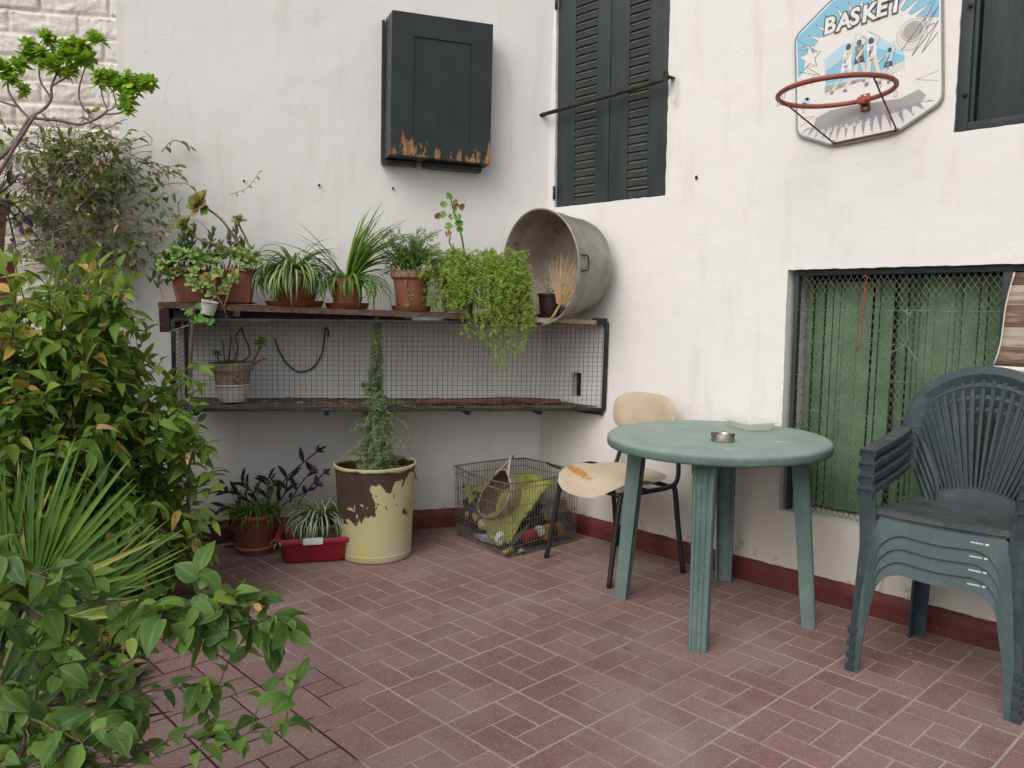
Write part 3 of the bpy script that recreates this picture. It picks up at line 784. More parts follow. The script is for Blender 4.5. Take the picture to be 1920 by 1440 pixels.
# hoop: real ring, mount and rods (level ring, so undo the board's tilt)
def untilt(p): return Matrix.Rotation(R(4), 3, 'Y') @ (Vector(p)-Vector((.975, YR-.006, 2.2)))
HC = Vector((.980, YR-.055-.205, 2.049))
mb = MB(); mb.tube([untilt(HC+Vector((.205*math.cos(2*PI*i/56), .205*math.sin(2*PI*i/56), .008*math.cos(2*PI*i/56)))) for i in range(56)], .0092, 8, closed=True); ringo = mb.build('hoop_ring', M['hoop'], bd)
for a in (200, 235, 300, 340, 30, 150):
    mb = MB(); c = HC+Vector((.205*math.cos(R(a)), .205*math.sin(R(a)), -.012)); mb.tube([untilt(c+Vector((.006*math.cos(q*PI/3), 0, -.010+.012*math.sin(q*PI/3)))) for q in range(6)], .0012, 5, closed=True)
    mb.build('net_loop', M['chrome'], ringo)
mb = MB(); mb.box((.002, -.016, -.152), (.034, .012, .066), None, .003); mb.box((.004, -.038, -.150), (.03, .05, .026), None, .003); pl = mb.build('mount', M['hoop'], bd, smooth=True, angle=30)
for z in (-.130, -.176): mb = MB(); mb.tube([(.002, -.020, z), (.002, -.026, z)], .0085, 10); mb.build('screw', M['chrome'], pl)
mb = MB()
a1, a2 = R(180+20), R(-28)
q1 = untilt(HC+Vector((.205*math.cos(a1), .205*math.sin(a1), 0))); q2 = untilt(HC+Vector((.205*math.cos(a2), .205*math.sin(a2), 0)))
e1, e2 = Vector((-.128, -.016, -.283)), Vector((.118, -.016, -.284))
mb.tube([q1, e1], .0034, 6); mb.tube([q2, e2], .0034, 6); mb.tube([e1, e2], .0034, 6); mb.build('brace_rod', M['hooprod'], bd)
for e in (e1, e2): mb = MB(); mb.tube([e+Vector((0, .006, .006)), e+Vector((0, -.004, .006))], .0075, 8); mb.build('screw', M['chrome'], bd)

# ------------------------------------------------------------------ dark metal hatch, upper right
ht = thing('window_shutter', 'plain dark metal shutter in the opening right of the board', 'shutter', (1.66, YR, 1.89))
mb = MB()
y0, y1 = YR+.004, YR+.05
bx(mb, 1.312, 1.352, y0, y1, 1.893, 2.717, .002); bx(mb, 1.976, 2.016, y0, y1, 1.893, 2.717, .002); bx(mb, 1.353, 1.975, y0, y1, 1.893, 1.922, .002); bx(mb, 1.353, 1.975, y0, y1, 2.688, 2.717, .002)
mb.build('frame', M['dgreen2'], ht, smooth=True, angle=30, origin=ht.location)
mb = MB(); bx(mb, 1.353, 1.366, YR+.018, y1, 1.923, 2.687, .001); bx(mb, 1.378, 1.974, YR+.026, YR+.046, 1.9225, 2.6875, .001); mb.build('panel', M['dgreen2'], ht, smooth=True, angle=30, origin=ht.location)
for z in (2.33, 2.02): mb = MB(); mb.tube([(1.340, YR+.004, z), (1.340, YR-.006, z)], .008, 8); mb.build('bolt', M['iron'], ht, origin=ht.location)

# ------------------------------------------------------------------ meshed opening with the green shutter behind
gr = thing('window_grille', 'dark steel frame with chain-link mesh over the green shutter', 'grille', (1.4, YR+.03, .36))
mb = MB(); yg = YR+.030
bx(mb, .694, .712, yg, yg+.03, .363, 1.382, .002); bx(mb, .694, 2.14, yg, yg+.03, 1.383, 1.406, .002); bx(mb, 1.492, 1.530, yg-.002, yg+.026, .363, 1.3825, .002)
bx(mb, 2.12, 2.14, yg, yg+.03, .363, 1.3825, .002)
mb.build('frame', M['dgreen2'], gr, smooth=True, angle=30, origin=gr.location)
mb = MB(); x0, x1, z0, z1 = .712, 2.12, .366, 1.383; pw, ph = .0245, .036
rg = random.Random(3)
def zig(s):
    # one family of diagonals, clipped to the opening
    k = -int((z1-z0)/ph*pw/pw)-2; 
    n = int((x1-x0)/pw)+int((z1-z0)/ph)+4
    for i in range(-int((z1-z0)/ph)-2, int((x1-x0)/pw)+int((z1-z0)/ph)+3):
        P = []
        xa = x0+i*pw; sl_ = pw/ph*s
        pts = []
        m_ = 34
        for q in range(m_+1):
            z = lerp(z0, z1, q/m_); x = xa+sl_*(z-z0) + .0035*nz(x0+xa*3, z*5, 1)
            if x0 <= x <= x1: pts.append((x, yg+.016+s*.0016+.010*nz(x*2.1, z*2.1, 3), z))
        if len(pts) > 1: mb.tube(pts, .00125, 4, cap=False)
zig(1); zig(-1)
for z in (.50, .66, .81, .96, 1.105, 1.24):
    mb.tube([(lerp(x0, x1, q/30), yg+.012+.006*nz(q*.4, z*7), z+.004*nz(q*.5, z*9)) for q in range(31)], .0018, 4)
mb.build('wire_mesh', M['wire2'], gr, smooth=False, origin=gr.location)

M['gslat'] = simple('green_slat_paint', (.135, .250, .125), (.072, .155, .075), 3.2, .55, (50, .15), vscale=(1, 1, 1.6), specks=(34, .70, (.16, .25, .13)))
ga = thing('slatted_shutter', 'faded green vertical-slat shutter behind the chain-link mesh', 'shutter', (1.2, YR+.18, .36))
mb = MB(); x = .70; k = 0; rs = random.Random(8)
while x < 2.12:
    w_ = rs.choice((.022, .024, .026, .030, .056, .07)); dy = .026*math.sin(x*7.0)+.012*math.sin(x*19)+rs.uniform(-.003, .003)
    sk = .010*math.sin(k*.7)
    zt = 1.40-(.035 if x < 1.0 else .02)-.01*rs.random()
    mb.cur = rs.random()
    mb.box((x+w_/2, YR+.165+dy, (zt+.375)/2), (w_-.002-rs.random()*.0035, .012, zt-.375), rotm(y=R(.5+rs.uniform(-.25, .25)), z=R(26*math.sin(x*16)+rs.uniform(-12, 12))), .0015)
    x += w_; k += 1
mb.build('slats', M['gslat'], ga, smooth=True, angle=30, origin=ga.location)
mb = MB(); bx(mb, .69, 2.14, YR+.205, YR+.215, .37, 1.40); mb.build('slat_gap_shade', M['gap'], ga, smooth=False, origin=ga.location)

hk = MB(); P = [(1.010, YR+.022, 1.352), (1.012, YR+.018, 1.368), (1.004, YR+.016, 1.378), (.993, YR+.018, 1.372)]
hk.tube(catmull([(.975, YR+.026, 1.08), (.985, YR+.024, 1.2), (1.000, YR+.022, 1.30), (1.003, YR+.02, 1.34)]+P[:0]+[(1.010, YR+.018, 1.362), (1.006, YR+.016, 1.378), (.994, YR+.018, 1.372)], 6), .0024, 6)
hk.tube(catmull([(1.006, YR+.024, 1.33), (.998, YR+.024, 1.2), (.988, YR+.026, 1.09), (.968, YR+.026, 1.082)], 5), .0022, 6)
tag(hk.build('wire_hook', M['orange'], None, origin=(1.0, YR+.02, 1.2)), 'orange hook hanging on the chain-link mesh', 'hook')
tw = MB(); tw.tube(catmull([(1.170, YR+.024, 1.245), (1.176, YR+.022, 1.17), (1.172, YR+.020, 1.11), (1.12, YR+.02, 1.075), (1.085, YR+.024, 1.045)], 6), .0026, 5)
tw.tube(catmull([(1.172, YR+.02, 1.11), (1.19, YR+.02, 1.085), (1.225, YR+.022, 1.045)], 5), .0024, 5); tw.tube([(1.165, YR+.02, 1.215), (1.187, YR+.02, 1.235)], .003, 5); tw.tube([(1.187, YR+.02, 1.21), (1.165, YR+.02, 1.24)], .003, 5)
tag(tw.build('twine', M['blue_w'], None, origin=(1.17, YR+.02, 1.11)), 'knotted pale blue twine tied to the chain-link mesh', 'twine')

def plank_print():
    m = NT('plank_print'); P = m.tc(); x, y, z = m.sep()
    grain = m.noise(1, 6, .65, .2, vec=m.mapping(P, (5, 5, 60))); big = m.noise(1, 3, vec=m.mapping(P, (3, 3, 14)))
    row = m.math('FLOOR', m.math('MULTIPLY', z, 13.5)); r = m.n('TexWhiteNoise'); r.noise_dimensions = '1D'; m.set(r.inputs['W'], row)
    k = m.math('ADD', grain, m.math('MULTIPLY', m.math('SUBTRACT', r.outputs['Value'], .5), .40))
    col = m.ramp(k, [(.32, (.085, .05, .036)), (.48, (.16, .095, .065)), (.56, (.27, .20, .15)), (.72, (.42, .36, .29))])
    fr = m.math('FRACT', m.math('MULTIPLY', z, 13.5)); col = m.mix(m.ramp(fr, [(.03, .85), (.06, 0.0)]), col, (.03, .018, .012))
    return m.done(col, .6)
M['plank'] = plank_print()
mb = MB()
def pk(u, v):
    z = lerp(1.045, 1.378, v); xl = lerp(1.486, 1.534, v**.8)+.004*math.sin(v*7)
    return (lerp(xl, 2.118, u), YR+.016-.006*math.sin(u*4+v*2)-.004*v, z)
mb.grid(20, 16, pk)
mb.m = 1
n0 = len(mb.v)
for q in range(17): 
    p = Vector(pk(0, q/16)); mb.av(p+Vector((-.005, .001, 0))); mb.av(p+Vector((0, -.001, 0)))
for q in range(16): a = n0+2*q; mb.af(a, a+1, a+3, a+2)
n0 = len(mb.v)
for q in range(21): p = Vector(pk(q/20, 0)); mb.av(p+Vector((0, .001, -.030+.004*math.sin(q*.6)))); mb.av(p+Vector((0, -.0008, 0)))
for q in range(20): a = n0+2*q; mb.af(a, a+2, a+3, a+1)
pp = mb.build('plank_print_sheet', [M['plank'], M['b_cream']], None, smooth=True)
sm = pp.modifiers.new('thick', 'SOLIDIFY'); sm.thickness = .003; sm.offset = -1
tag(pp, 'sheet printed like weathered planks covering the right of the grille', 'sheet')
# ------------------------------------------------------------------ round plastic table
def faded_teal():
    m = NT('faded_teal_plastic'); P = m.tc(); x, y, z = m.sep()
    a = m.noise(5, 5, .6, .5); b = m.noise(1, 5, .65, .6, vec=m.mapping(P, (9, 22, 9), rot=(0, 0, .5)))
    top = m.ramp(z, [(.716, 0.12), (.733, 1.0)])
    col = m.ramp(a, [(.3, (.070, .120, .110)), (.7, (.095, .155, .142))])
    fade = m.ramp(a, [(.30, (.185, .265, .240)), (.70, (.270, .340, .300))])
    fz = m.math('MULTIPLY', top, .92); col = m.mix(fz, col, fade)  # top is faded; the darker legs also carry shade in their colour
    sc = m.math('MULTIPLY', m.ramp(b, [(.64, 0.0), (.72, .6)]), m.ramp(m.noise(3.3, 3), [(.46, 0.0), (.6, 1.0)]))
    col = m.mix(m.math('MULTIPLY', sc, top), col, (.58, .62, .58))
    dirt = m.math('MULTIPLY', m.ramp(m.noise(2.6, 4), [(.5, 0.0), (.72, .5)]), top); col = m.mix(dirt, col, (.30, .27, .20))
    dust = m.ramp(m.noise(24, 5, .7), [(.52, 0.0), (.8, .35)]); col = m.mix(dust, col, (.30, .34, .31))
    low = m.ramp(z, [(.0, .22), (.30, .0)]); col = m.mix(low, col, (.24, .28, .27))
    return m.done(col, .68, m.bump(m.noise(70, 4), .12, .004), 0, .3)
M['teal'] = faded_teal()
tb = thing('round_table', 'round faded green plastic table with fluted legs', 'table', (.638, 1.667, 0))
mb = MB()
HT, RT = .735, .440
prof = [(0, HT-.001), (.10, HT), (.30, HT), (.405, HT), (.424, HT-.0015), (.434, HT-.005), (.4395, HT-.012), (RT, HT-.022), (RT, HT-.034), (.4375, HT-.042), (.432, HT-.045), (.428, HT-.045), (.424, HT-.040), (.424, HT-.012), (.30, HT-.010), (0, HT-.010)]
mb.lathe(prof, 96)
for (ax, ay) in ((1, 0), (0, 1)):                      # ribs under the top
    mb.box((0, 0, HT-.022), (.78 if ax else .012, .78 if ay else .012, .022))
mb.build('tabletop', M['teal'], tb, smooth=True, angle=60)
for (fx, fy) in ((.284, 1.517), (.813, 1.309), (.470, 2.023), (.984, 1.820)):
    f = Vector((fx-.638, fy-1.667, 0)); d = f.normalized(); s = Vector((-d.y, d.x, 0)); t_ = f-d*.062; t_.z = HT-.011
    mb = MB()
    # D-shaped section with three flutes on the outer face
    sec = []
    for q in range(25):
        u = -1+2*q/24
        depth = 0
        for c_ in (-.5, 0, .5):
            if abs(u-c_) < .17: depth = .46*(1-(abs(u-c_)/.17)**2)**.5
        edge = (1-max(0, (abs(u)-.82)/.18)**2*.5) 
        sec.append((u, .78*edge-depth*.55))
    sec += [(1.0, -.2), (1.0, -.85), (.84, -.85), (.82, .25), (-.82, .25), (-.84, -.85), (-1.0, -.85), (-1.0, -.2)]
    rings = []
    lv = [(0, .034), (.004, .0345), (.3, .037), (.55, .040), (.640, .0415), (.645, .0455), (.70, .047), (HT-.011, .047)]
    for (z, w_) in lv:
        c = f.lerp(t_, z/(HT-.011)); c.z = z
        rings.append([mb.av(c+s*(u*w_)+d*(v*w_*.92)) for u, v in sec])
    n = len(sec)
    for A, B in zip(rings, rings[1:]):
        for q in range(n): mb.af(A[q], A[(q+1) % n], B[(q+1) % n], B[q])
    mb.af(*reversed(rings[0])); mb.af(*rings[-1])
    mb.build('leg', M['teal'], tb, smooth=True, angle=35)

# clear food tray and steel ashtray on the table
def cloudy():
    m = NT('cloudy_plastic'); n = m.noise(20, 4)
    m.done((.80, .80, .74), .22, m.bump(n, .2, .004), 0, .5)
    tr = m.n('BsdfTransparent'); mx = m.n('MixShader'); fr = m.n('LayerWeight'); fr.inputs[0].default_value = .55
    m.set(mx.inputs[0], m.ramp(fr.outputs['Facing'], [(0, .30), (.75, .75)]))
    tl = m.n('BsdfTranslucent'); tl.inputs[0].default_value = (.82, .82, .76, 1); m2 = m.n('MixShader'); m2.inputs[0].default_value = .45
    m.t.links.new(m.b.outputs[0], m2.inputs[1]); m.t.links.new(tl.outputs[0], m2.inputs[2])
    m.t.links.new(tr.outputs[0], mx.inputs[1]); m.t.links.new(m2.outputs[0], mx.inputs[2]); m.t.links.new(mx.outputs[0], m.out.inputs[0])
    return m.mat
M['cloudy'] = cloudy()
def rrect(hx, hy, r, k=5):
    return rounded([(-hx, -hy), (hx, -hy), (hx, hy), (-hx, hy)], r, k)
ty = thing('food_tray', 'clear plastic food tray standing near the back of the green table', 'tray', (.632, 1.925, HT+.001), R(-24))
mb = MB(); lv = [(.076, .052, .0), (.080, .056, .002), (.092, .066, .030), (.095, .069, .031), (.104, .078, .0315), (.104, .078, .034), (.095, .069, .0335), (.090, .064, .031), (.078, .054, .004)]
rings = []
for hx, hy, z in lv: rings.append([mb.av((x, y, z+(.0015*math.sin(q*.7) if z > .03 else 0))) for q, (x, y) in enumerate(rrect(hx, hy, .022))])
n = len(rings[0])
for A, B in zip(rings, rings[1:]):
    for q in range(n): mb.af(A[q], A[(q+1) % n], B[(q+1) % n], B[q])
mb.af(*reversed(rings[0])); mb.af(*rings[-1])
mb.build('tray_shell', M['cloudy'], ty, smooth=True, angle=60)
as_ = thing('ashtray', 'small notched steel ashtray on the green table', 'ashtray', (.735, 1.555, HT+.0008))
mb = MB(); mb.lathe([(.0, .0), (.045, .0), (.0455, .002), (.0405, .028), (.038, .030), (.0345, .029), (.031, .022), (.030, .006), (0, .005)], 40); mb.build('bowl', M['steel'], as_, smooth=True, angle=40)
mb = MB()
for a in (R(205), R(25), R(115)): mb.box((.0395*math.cos(a), .0395*math.sin(a), .0245), (.009, .0075, .0125), rotm(z=a))
mb.disc((0, 0, .0065), .0285, 24); mb.build('notch_shade', M['gap'], as_, smooth=False)

# ------------------------------------------------------------------ torn office chair
def vinyl():
    m = NT('cream_vinyl'); P = m.tc('Object'); x, y, z = m.sep(); n = m.noise(7, 5)
    col = m.ramp(n, [(.3, (.42, .335, .24)), (.7, (.53, .44, .335))])
    col = m.mix(m.ramp(m.noise(26, 4, .7), [(.6, 0.0), (.78, .4)]), col, (.30, .22, .15))
    # torn corner: foam shows through
    dx = m.math('MULTIPLY', m.math('ADD', x, .105), 4.4); dy = m.math('MULTIPLY', m.math('ADD', m.math('ADD', y, .165), m.math('MULTIPLY', x, .22)), 22.0)
    d = m.math('SQRT', m.math('ADD', m.math('MULTIPLY', dx, dx), m.math('MULTIPLY', dy, dy)))
    d = m.math('ADD', d, m.math('MULTIPLY', m.math('SUBTRACT', m.noise(38, 5, .7), .5), 1.1))
    zt = m.ramp(z, [(.35, 0.0), (.40, 1.0)]); zt2 = m.ramp(z, [(.50, 1.0), (.55, 0.0)])
    tear = m.math('MULTIPLY', m.math('MULTIPLY', m.ramp(d, [(.40, 1.0), (.46, 0.0)]), zt), zt2)
    rim = m.math('MULTIPLY', m.math('MULTIPLY', m.ramp(d, [(.48, 1.0), (.60, 0.0)]), zt), zt2)
    col = m.mix(m.math('MULTIPLY', rim, .6), col, (.48, .24, .14)); col = m.mix(tear, col, m.ramp(m.noise(40, 3), [(.3, (.34, .15, .035)), (.7, (.44, .25, .075))]))
    return m.done(col, .62, m.bump(m.math('SUBTRACT', m.noise(60, 4), m.math('MULTIPLY', tear, 1.2)), .35, .006), 0, .35)
M['vinyl'] = vinyl()
oc = thing('visitor_chair', 'black-framed office chair with torn cream vinyl seat behind the table', 'chair', (-.015, 1.82, 0), R(-8))
# local: x right, -y front
mb = MB()
def cushion(mb, cx, cy, cz, hx, hy, th, dome, fn=None, n=28):
    for sgn in (1, -1):
        rows = []
        for i in range(9):
            rr = i/8
            ring = []
            for a in range(n):
                an = 2*PI*a/n; ex = 3.2; c, s_ = math.cos(an), math.sin(an)
                k = (abs(c)**ex+abs(s_)**ex)**(-1/ex)
                x, y = cx+hx*rr*c*k, cy+hy*rr*s_*k
                e = (1-rr**6)**.5
                z = cz+sgn*th*e+dome*(1-rr*rr)*(1 if sgn > 0 else 0)
                ring.append(mb.av(fn(x, y, z) if fn else (x, y, z)))
            rows.append(ring)
        for A, B in zip(rows, rows[1:]):
            for q in range(n):
                f = (A[q], B[q], B[(q+1) % n], A[(q+1) % n])
                mb.af(*(f if sgn > 0 else reversed(f)))
cushion(mb, 0, -.02, .440, .232, .222, .019, .010, lambda x, y, z: (x, y, z + .022*(x/.23)**2*(1 if y < 0 else .4) - .045*max(0, (-y-.10)/.12)**2 + .012*max(0, (y-.1)/.1)))
mb.build('seat', M['vinyl'], oc)
mb = MB()
cushion(mb, 0, 0, 0, .212, .105, .016, .006, lambda x, y, z: (x, .212-z-.035*(x/.21)**2+.25*(y)*.25, .722+y))
mb.build('backrest', M['vinyl'], oc)
fr = MB()
for s in (-1, 1):
    # one bent side tube each: seat rail, upright
    fr.tube(catmull([(s*.205, -.175, .408), (s*.215, .02, .405), (s*.215, .165, .412), (s*.213, .205, .45), (s*.196, .222, .54), (s*.175, .228, .66)], 6), .0115, 8)
    fr.tube([(s*.215, .02, .405), (-s*.215, .02, .405)], .009, 8)
fr.tube([(-.205, -.15, .403), (.205, -.15, .403)], .011, 8); fr.tube([(-.21, .17, .405), (.21, .17, .405)], .011, 8)
fr.tube(catmull([(-.222, -.11, .418), (-.245, -.03, .448), (-.240, .06, .456), (-.216, .13, .430)], 6), .010, 8)
fr.build('frame', M['gum'], oc)
for (x, y, tx, ty_) in ((-.275, -.195, -.205, -.150), (.222, -.225, .205, -.150), (-.235, .240, -.213, .175), (.262, .205, .213, .175)):
    mb = MB(); mb.tube(catmull([(tx, ty_, .408), (tx*1.02+(x-tx)*.12, ty_+(y-ty_)*.12, .385), (lerp(tx, x, .5), lerp(ty_, y, .5), .22), (x, y, .0)], 5), .0125, 8); mb.build('leg', M['gum'], oc)

# ------------------------------------------------------------------ stacked monobloc chairs
def monobloc_plastic(name, c1, c2, dustc):
    m = NT(name); n = m.noise(5, 5, .6); f = m.noise(45, 4, .7)
    col = m.ramp(n, [(.3, c1), (.7, c2)])
    geo = m.n('NewGeometry'); up = m.ramp(m.sep(geo.outputs['Normal'])[2], [(.6, 0.0), (.95, 1.0)])      # dust settles on level faces
    dust = m.math('MULTIPLY', m.ramp(m.noise(11, 5, .65), [(.35, .05), (.68, .50)]), up)
    col = m.mix(dust, col, (.135, .130, .115)); col = m.mix(m.math('MULTIPLY', m.ramp(f, [(.60, 0.0), (.72, .45)]), up), col, (.30, .27, .23))
    col = m.mix(m.ramp(m.noise(9, 6, .75), [(.48, 0.0), (.72, .6)]), col, dustc); sc_ = m.noise(1, 5, .7, vec=m.mapping(m.tc(), (60, 60, 7))); col = m.mix(m.ramp(sc_, [(.60, 0.0), (.72, .4)]), col, dustc)
    return m.done(col, .5, m.bump(f, .06, .003), 0, .35)
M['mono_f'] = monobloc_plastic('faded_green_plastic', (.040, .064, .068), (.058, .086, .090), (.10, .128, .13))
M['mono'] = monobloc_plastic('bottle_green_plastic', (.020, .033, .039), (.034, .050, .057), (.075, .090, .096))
def make_mono():
    t = thing('garden_chair', '', 'chair', (0, 0, 0), 0, 'stacked green garden chairs')
    HS, HA = .445, .645
    # seat: dished panel with a rolled front edge
    mb = MB()
    def seat(u, v):
        y = lerp(-.215, .205, v); w_ = lerp(.218, .185, v**1.5)
        x = (2*u-1)*w_
        fr_ = max(0, 1-v/.10)
        z = HS-.016*math.sin(PI*min(1, v*1.05))*(1-(2*u-1)**2*.6)-.030*v-.020*fr_**2 + .004*(2*u-1)**4
        yy = y+.012*(2*u-1)**2*(1 if v < .2 else .2)
        return (x, yy, z)
    mb.grid(22, 18, seat)
    def seat2(u, v):
        p = seat(u, v); return (p[0], p[1], p[2]-.006)
    mb.grid(22, 18, seat2, flip=True)
    mb.build('seat', M['mono'], t)
    # apron: arched band flowing into the front legs
    mb = MB(); n = 40; xo = .222
    def arch(s, r, zt):      # s in -1..1 along the band
        return None
    def profile(inner):
        P = []
        xf, xm, x0, rad, H_ = ((.240, .227, .203, .050, HS-.016) if inner == 0 else (.222, .208, .184, .085, HS-.074))
        P.append((-xf, .0)); P.append((-xm, .16))
        for q in range(9):
            a = PI-q*PI/16; P.append((-x0+rad+rad*math.cos(a), H_-rad+rad*math.sin(a)))
        for q in range(1, 8): P.append((lerp(-x0+rad, x0-rad, q/8), H_-.006*math.sin(PI*q/8)*inner))
        for q in range(9):
            a = PI/2-q*PI/16; P.append((x0-rad+rad*math.cos(a), H_-rad+rad*math.sin(a)))
        P.append((xm, .16)); P.append((xf, .0))
        return P
    Po, Pi = profile(0), profile(1)
    def ylean(x, z): return -.205+.010*(abs(x)/.25)**2 - .26*min(.10, max(0, HS-.016-z)) - .010*(1-min(1, z/HS))
    lo, hi = 2, len(Po)-3
    ro = [(x, z) for x, z in Po]; ri = [(x, z) for x, z in Pi]
    apm = mb
    def band(ix):
        k = len(mb.v)
        for i in ix:
            for (x, z) in (ro[i], ri[i]):
                for dy in (0, .006): mb.av((x, ylean(x, z)+dy, z))
        for q in range(len(ix)-1):
            a = k+4*q
            mb.af(a, a+4, a+6, a+2); mb.af(a+1, a+3, a+7, a+5); mb.af(a, a+1, a+5, a+4); mb.af(a+2, a+6, a+7, a+3)
    band(list(range(5, len(ro)-5)))
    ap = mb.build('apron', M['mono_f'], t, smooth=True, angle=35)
    pm = MB()
    for q in range(7): pm.box((.094+q*.0052, ylean(.094+q*.0052, HS-.052)-.0006, HS-.052), (.0040, .0006, .0045+.001*(q % 2)))
    pm.box((.138, ylean(.138, HS-.052)-.0006, HS-.052), (.010, .0006, .006)); pm.build('printed_mark', M['white_pl'], ap, smooth=False)
    # front legs run up into the arm posts
    for s in (-1, 1):
        mb = MB()
        lv = [(0, .262, .238, .205, -.232), (.018, .263, .236, .205, -.233), (.020, .258, .236, .203, -.231), (.16, .252, .226, .196, -.224), (.30, .246, .205, .188, -.218), (.40, .244, .196, .180, -.214), (HS, .246, .200, .170, -.210), (.53, .252, .210, .165, -.206), (.60, .258, .214, .170, -.206), (HA-.012, .260, .214, .175, -.208)]
        rings = []
        for (z, xo_, xi, yb, yf_) in lv:
            dpt = .052 if z < HS else .060
            th = .006
            P = [(xi, yf_), (xo_, yf_), (xo_, yf_+dpt), (xo_-th, yf_+dpt), (xo_-th, yf_+th), (xi, yf_+th)]
            rings.append([mb.av((s*x, y, z)) for x, y in P])
        for A, B in zip(rings, rings[1:]):
            for q in range(6): mb.af(*((A[q], A[(q+1) % 6], B[(q+1) % 6], B[q]) if s > 0 else (B[q], B[(q+1) % 6], A[(q+1) % 6], A[q])))
        mb.af(*reversed(rings[0])); mb.af(*rings[-1])
        k0 = len(mb.v); ix = list(range(0, 6)) if s < 0 else list(range(len(ro)-6, len(ro)))
        lm, mb2_ = mb, mb
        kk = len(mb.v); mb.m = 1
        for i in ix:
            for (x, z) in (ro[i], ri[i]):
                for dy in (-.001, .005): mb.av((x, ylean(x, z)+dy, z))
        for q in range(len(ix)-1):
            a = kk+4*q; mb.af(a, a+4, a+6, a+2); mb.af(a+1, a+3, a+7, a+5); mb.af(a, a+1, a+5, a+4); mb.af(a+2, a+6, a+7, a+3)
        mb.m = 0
        # foot boot
        mb.prism([(s*.2365, -.236), (s*.2650, -.236), (s*.2650, -.178), (s*.2365, -.205)] if s > 0 else [(s*.2650, -.236), (s*.2365, -.236), (s*.2365, -.205), (s*.2650, -.178)], .0, .022, lambda x, y, d: (x, y, d))
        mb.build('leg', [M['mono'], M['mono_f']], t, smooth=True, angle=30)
        mb = MB()
        lv = [(0, .205, .255, .246), (.02, .205, .254, .246), (.2, .195, .238, .226), (.40, .180, .215, .200)]
        rings = []
        for (z, xo_, yb, yf_) in lv:
            th = .006; w_ = .048
            P = [(xo_-w_, yb), (xo_, yb), (xo_, yb-w_), (xo_-th, yb-w_), (xo_-th, yb-th), (xo_-w_, yb-th)]
            rings.append([mb.av((s*x, y, z)) for x, y in P])
        for A, B in zip(rings, rings[1:]):
            for q in range(6): mb.af(*((A[q], B[q], B[(q+1) % 6], A[(q+1) % 6]) if s > 0 else (B[q], A[q], A[(q+1) % 6], B[(q+1) % 6])))
        mb.af(*rings[0]); mb.af(*rings[-1])
        mb.build('leg', M['mono'], t, smooth=True, angle=30)
        # armrest: flat channel curving inwards to the back
        mb = MB(); path = catmull([(s*.237, -.212, HA-.004), (s*.240, -.12, HA+.004), (s*.243, .0, HA+.012), (s*.245, .09, HA+.022), (s*.246, .16, HA+.034)], 6)
        k = len(mb.v)
        fr_ = frames(path)
        for p, (tt, u_, w_) in zip(path, fr_):
            sd = Vector((s, 0, 0)); sd = (sd-tt*sd.dot(tt)).normalized()
            for (a, b) in ((-.027, -.022), (-.027, -.003), (-.020, .002), (.020, .002), (.027, -.003), (.027, -.024), (.022, -.024), (.021, -.006), (-.021, -.006), (-.022, -.022)): mb.av(p+sd*a+Vector((0, 0, b)))
        m_ = 10
        for i in range(len(path)-1):
            for q in range(m_):
                f = (k+i*m_+q, k+i*m_+(q+1) % m_, k+(i+1)*m_+(q+1) % m_, k+(i+1)*m_+q)
                mb.af(*(reversed(f) if s > 0 else f))
        f = [k+q for q in range(m_)]; mb.af(*(f if s > 0 else reversed(f)))
        mb.build('armrest', M['mono'], t, smooth=True, angle=40)
    # backrest: shell outline, fan of slats
    mb = MB()
    ZB = HA+.030
    def back_y(x, z):
        x = x*.89
        h = (z-.42)/.48
        return .180+.085*h-.55*x*x*(.4+.6*min(1, h*1.4))
    def archp(a, k=1.0):
        x = -.268*k*math.cos(a); z = ZB+ (.238*(k-.0))*max(0, math.sin(a))**.92
        return x, z
    outer = [archp(PI*q/32) for q in range(33)]
    inner = [(x*.76, ZB-.0+(z-ZB)*.775) for x, z in outer]
    def strip(A, B, th=.012, roll=.010):
        k = len(mb.v); n = len(A)
        for (xa, za), (xb, zb_) in zip(A, B):
            xm, zm = (xa+xb)/2, (za+zb_)/2
            mb.av((xa, back_y(xa, za)+.004, za)); mb.av((xm, back_y(xm, zm)-roll, zm)); mb.av((xb, back_y(xb, zb_), zb_))
            mb.av((xb, back_y(xb, zb_)+th*.7, zb_)); mb.av((xm, back_y(xm, zm)-roll+th*.7, zm)); mb.av((xa, back_y(xa, za)+th, za))
        for i in range(n-1):
            for q in range(6): mb.af(k+6*i+q, k+6*(i+1)+q, k+6*(i+1)+(q+1) % 6, k+6*i+(q+1) % 6)
        mb.af(*[k+q for q in range(6)]); mb.af(*[k+6*(n-1)+q for q in reversed(range(6))])
    strip(outer, inner)
    def wing(s, k):
        P = catmull([Vector((s*.266, ZB, 0)), Vector((s*(.225-.03*k), ZB-.02-.02*k, 0)), Vector((s*(.186-.03*k), .565, 0)), Vector((s*(.146-.022*k), .48, 0)), Vector((s*(.138-.02*k), HS-.032, 0))], 6)
        return [(p.x, p.y) for p in P]
    for s in (-1, 1):
        A, B = wing(s, 0), wing(s, 1)
        B[0] = (s*.206, ZB)
        strip(B if s > 0 else A, A if s > 0 else B, .010, .006)
    base_z = lambda x: .455+.030*(1-(x/.13)**2)
    strip([(lerp(-.128, .128, q/10), base_z(lerp(-.128, .128, q/10))) for q in range(11)], [(lerp(-.132, .132, q/10), HS-.040) for q in range(11)], .010, .002)
    NS = 18
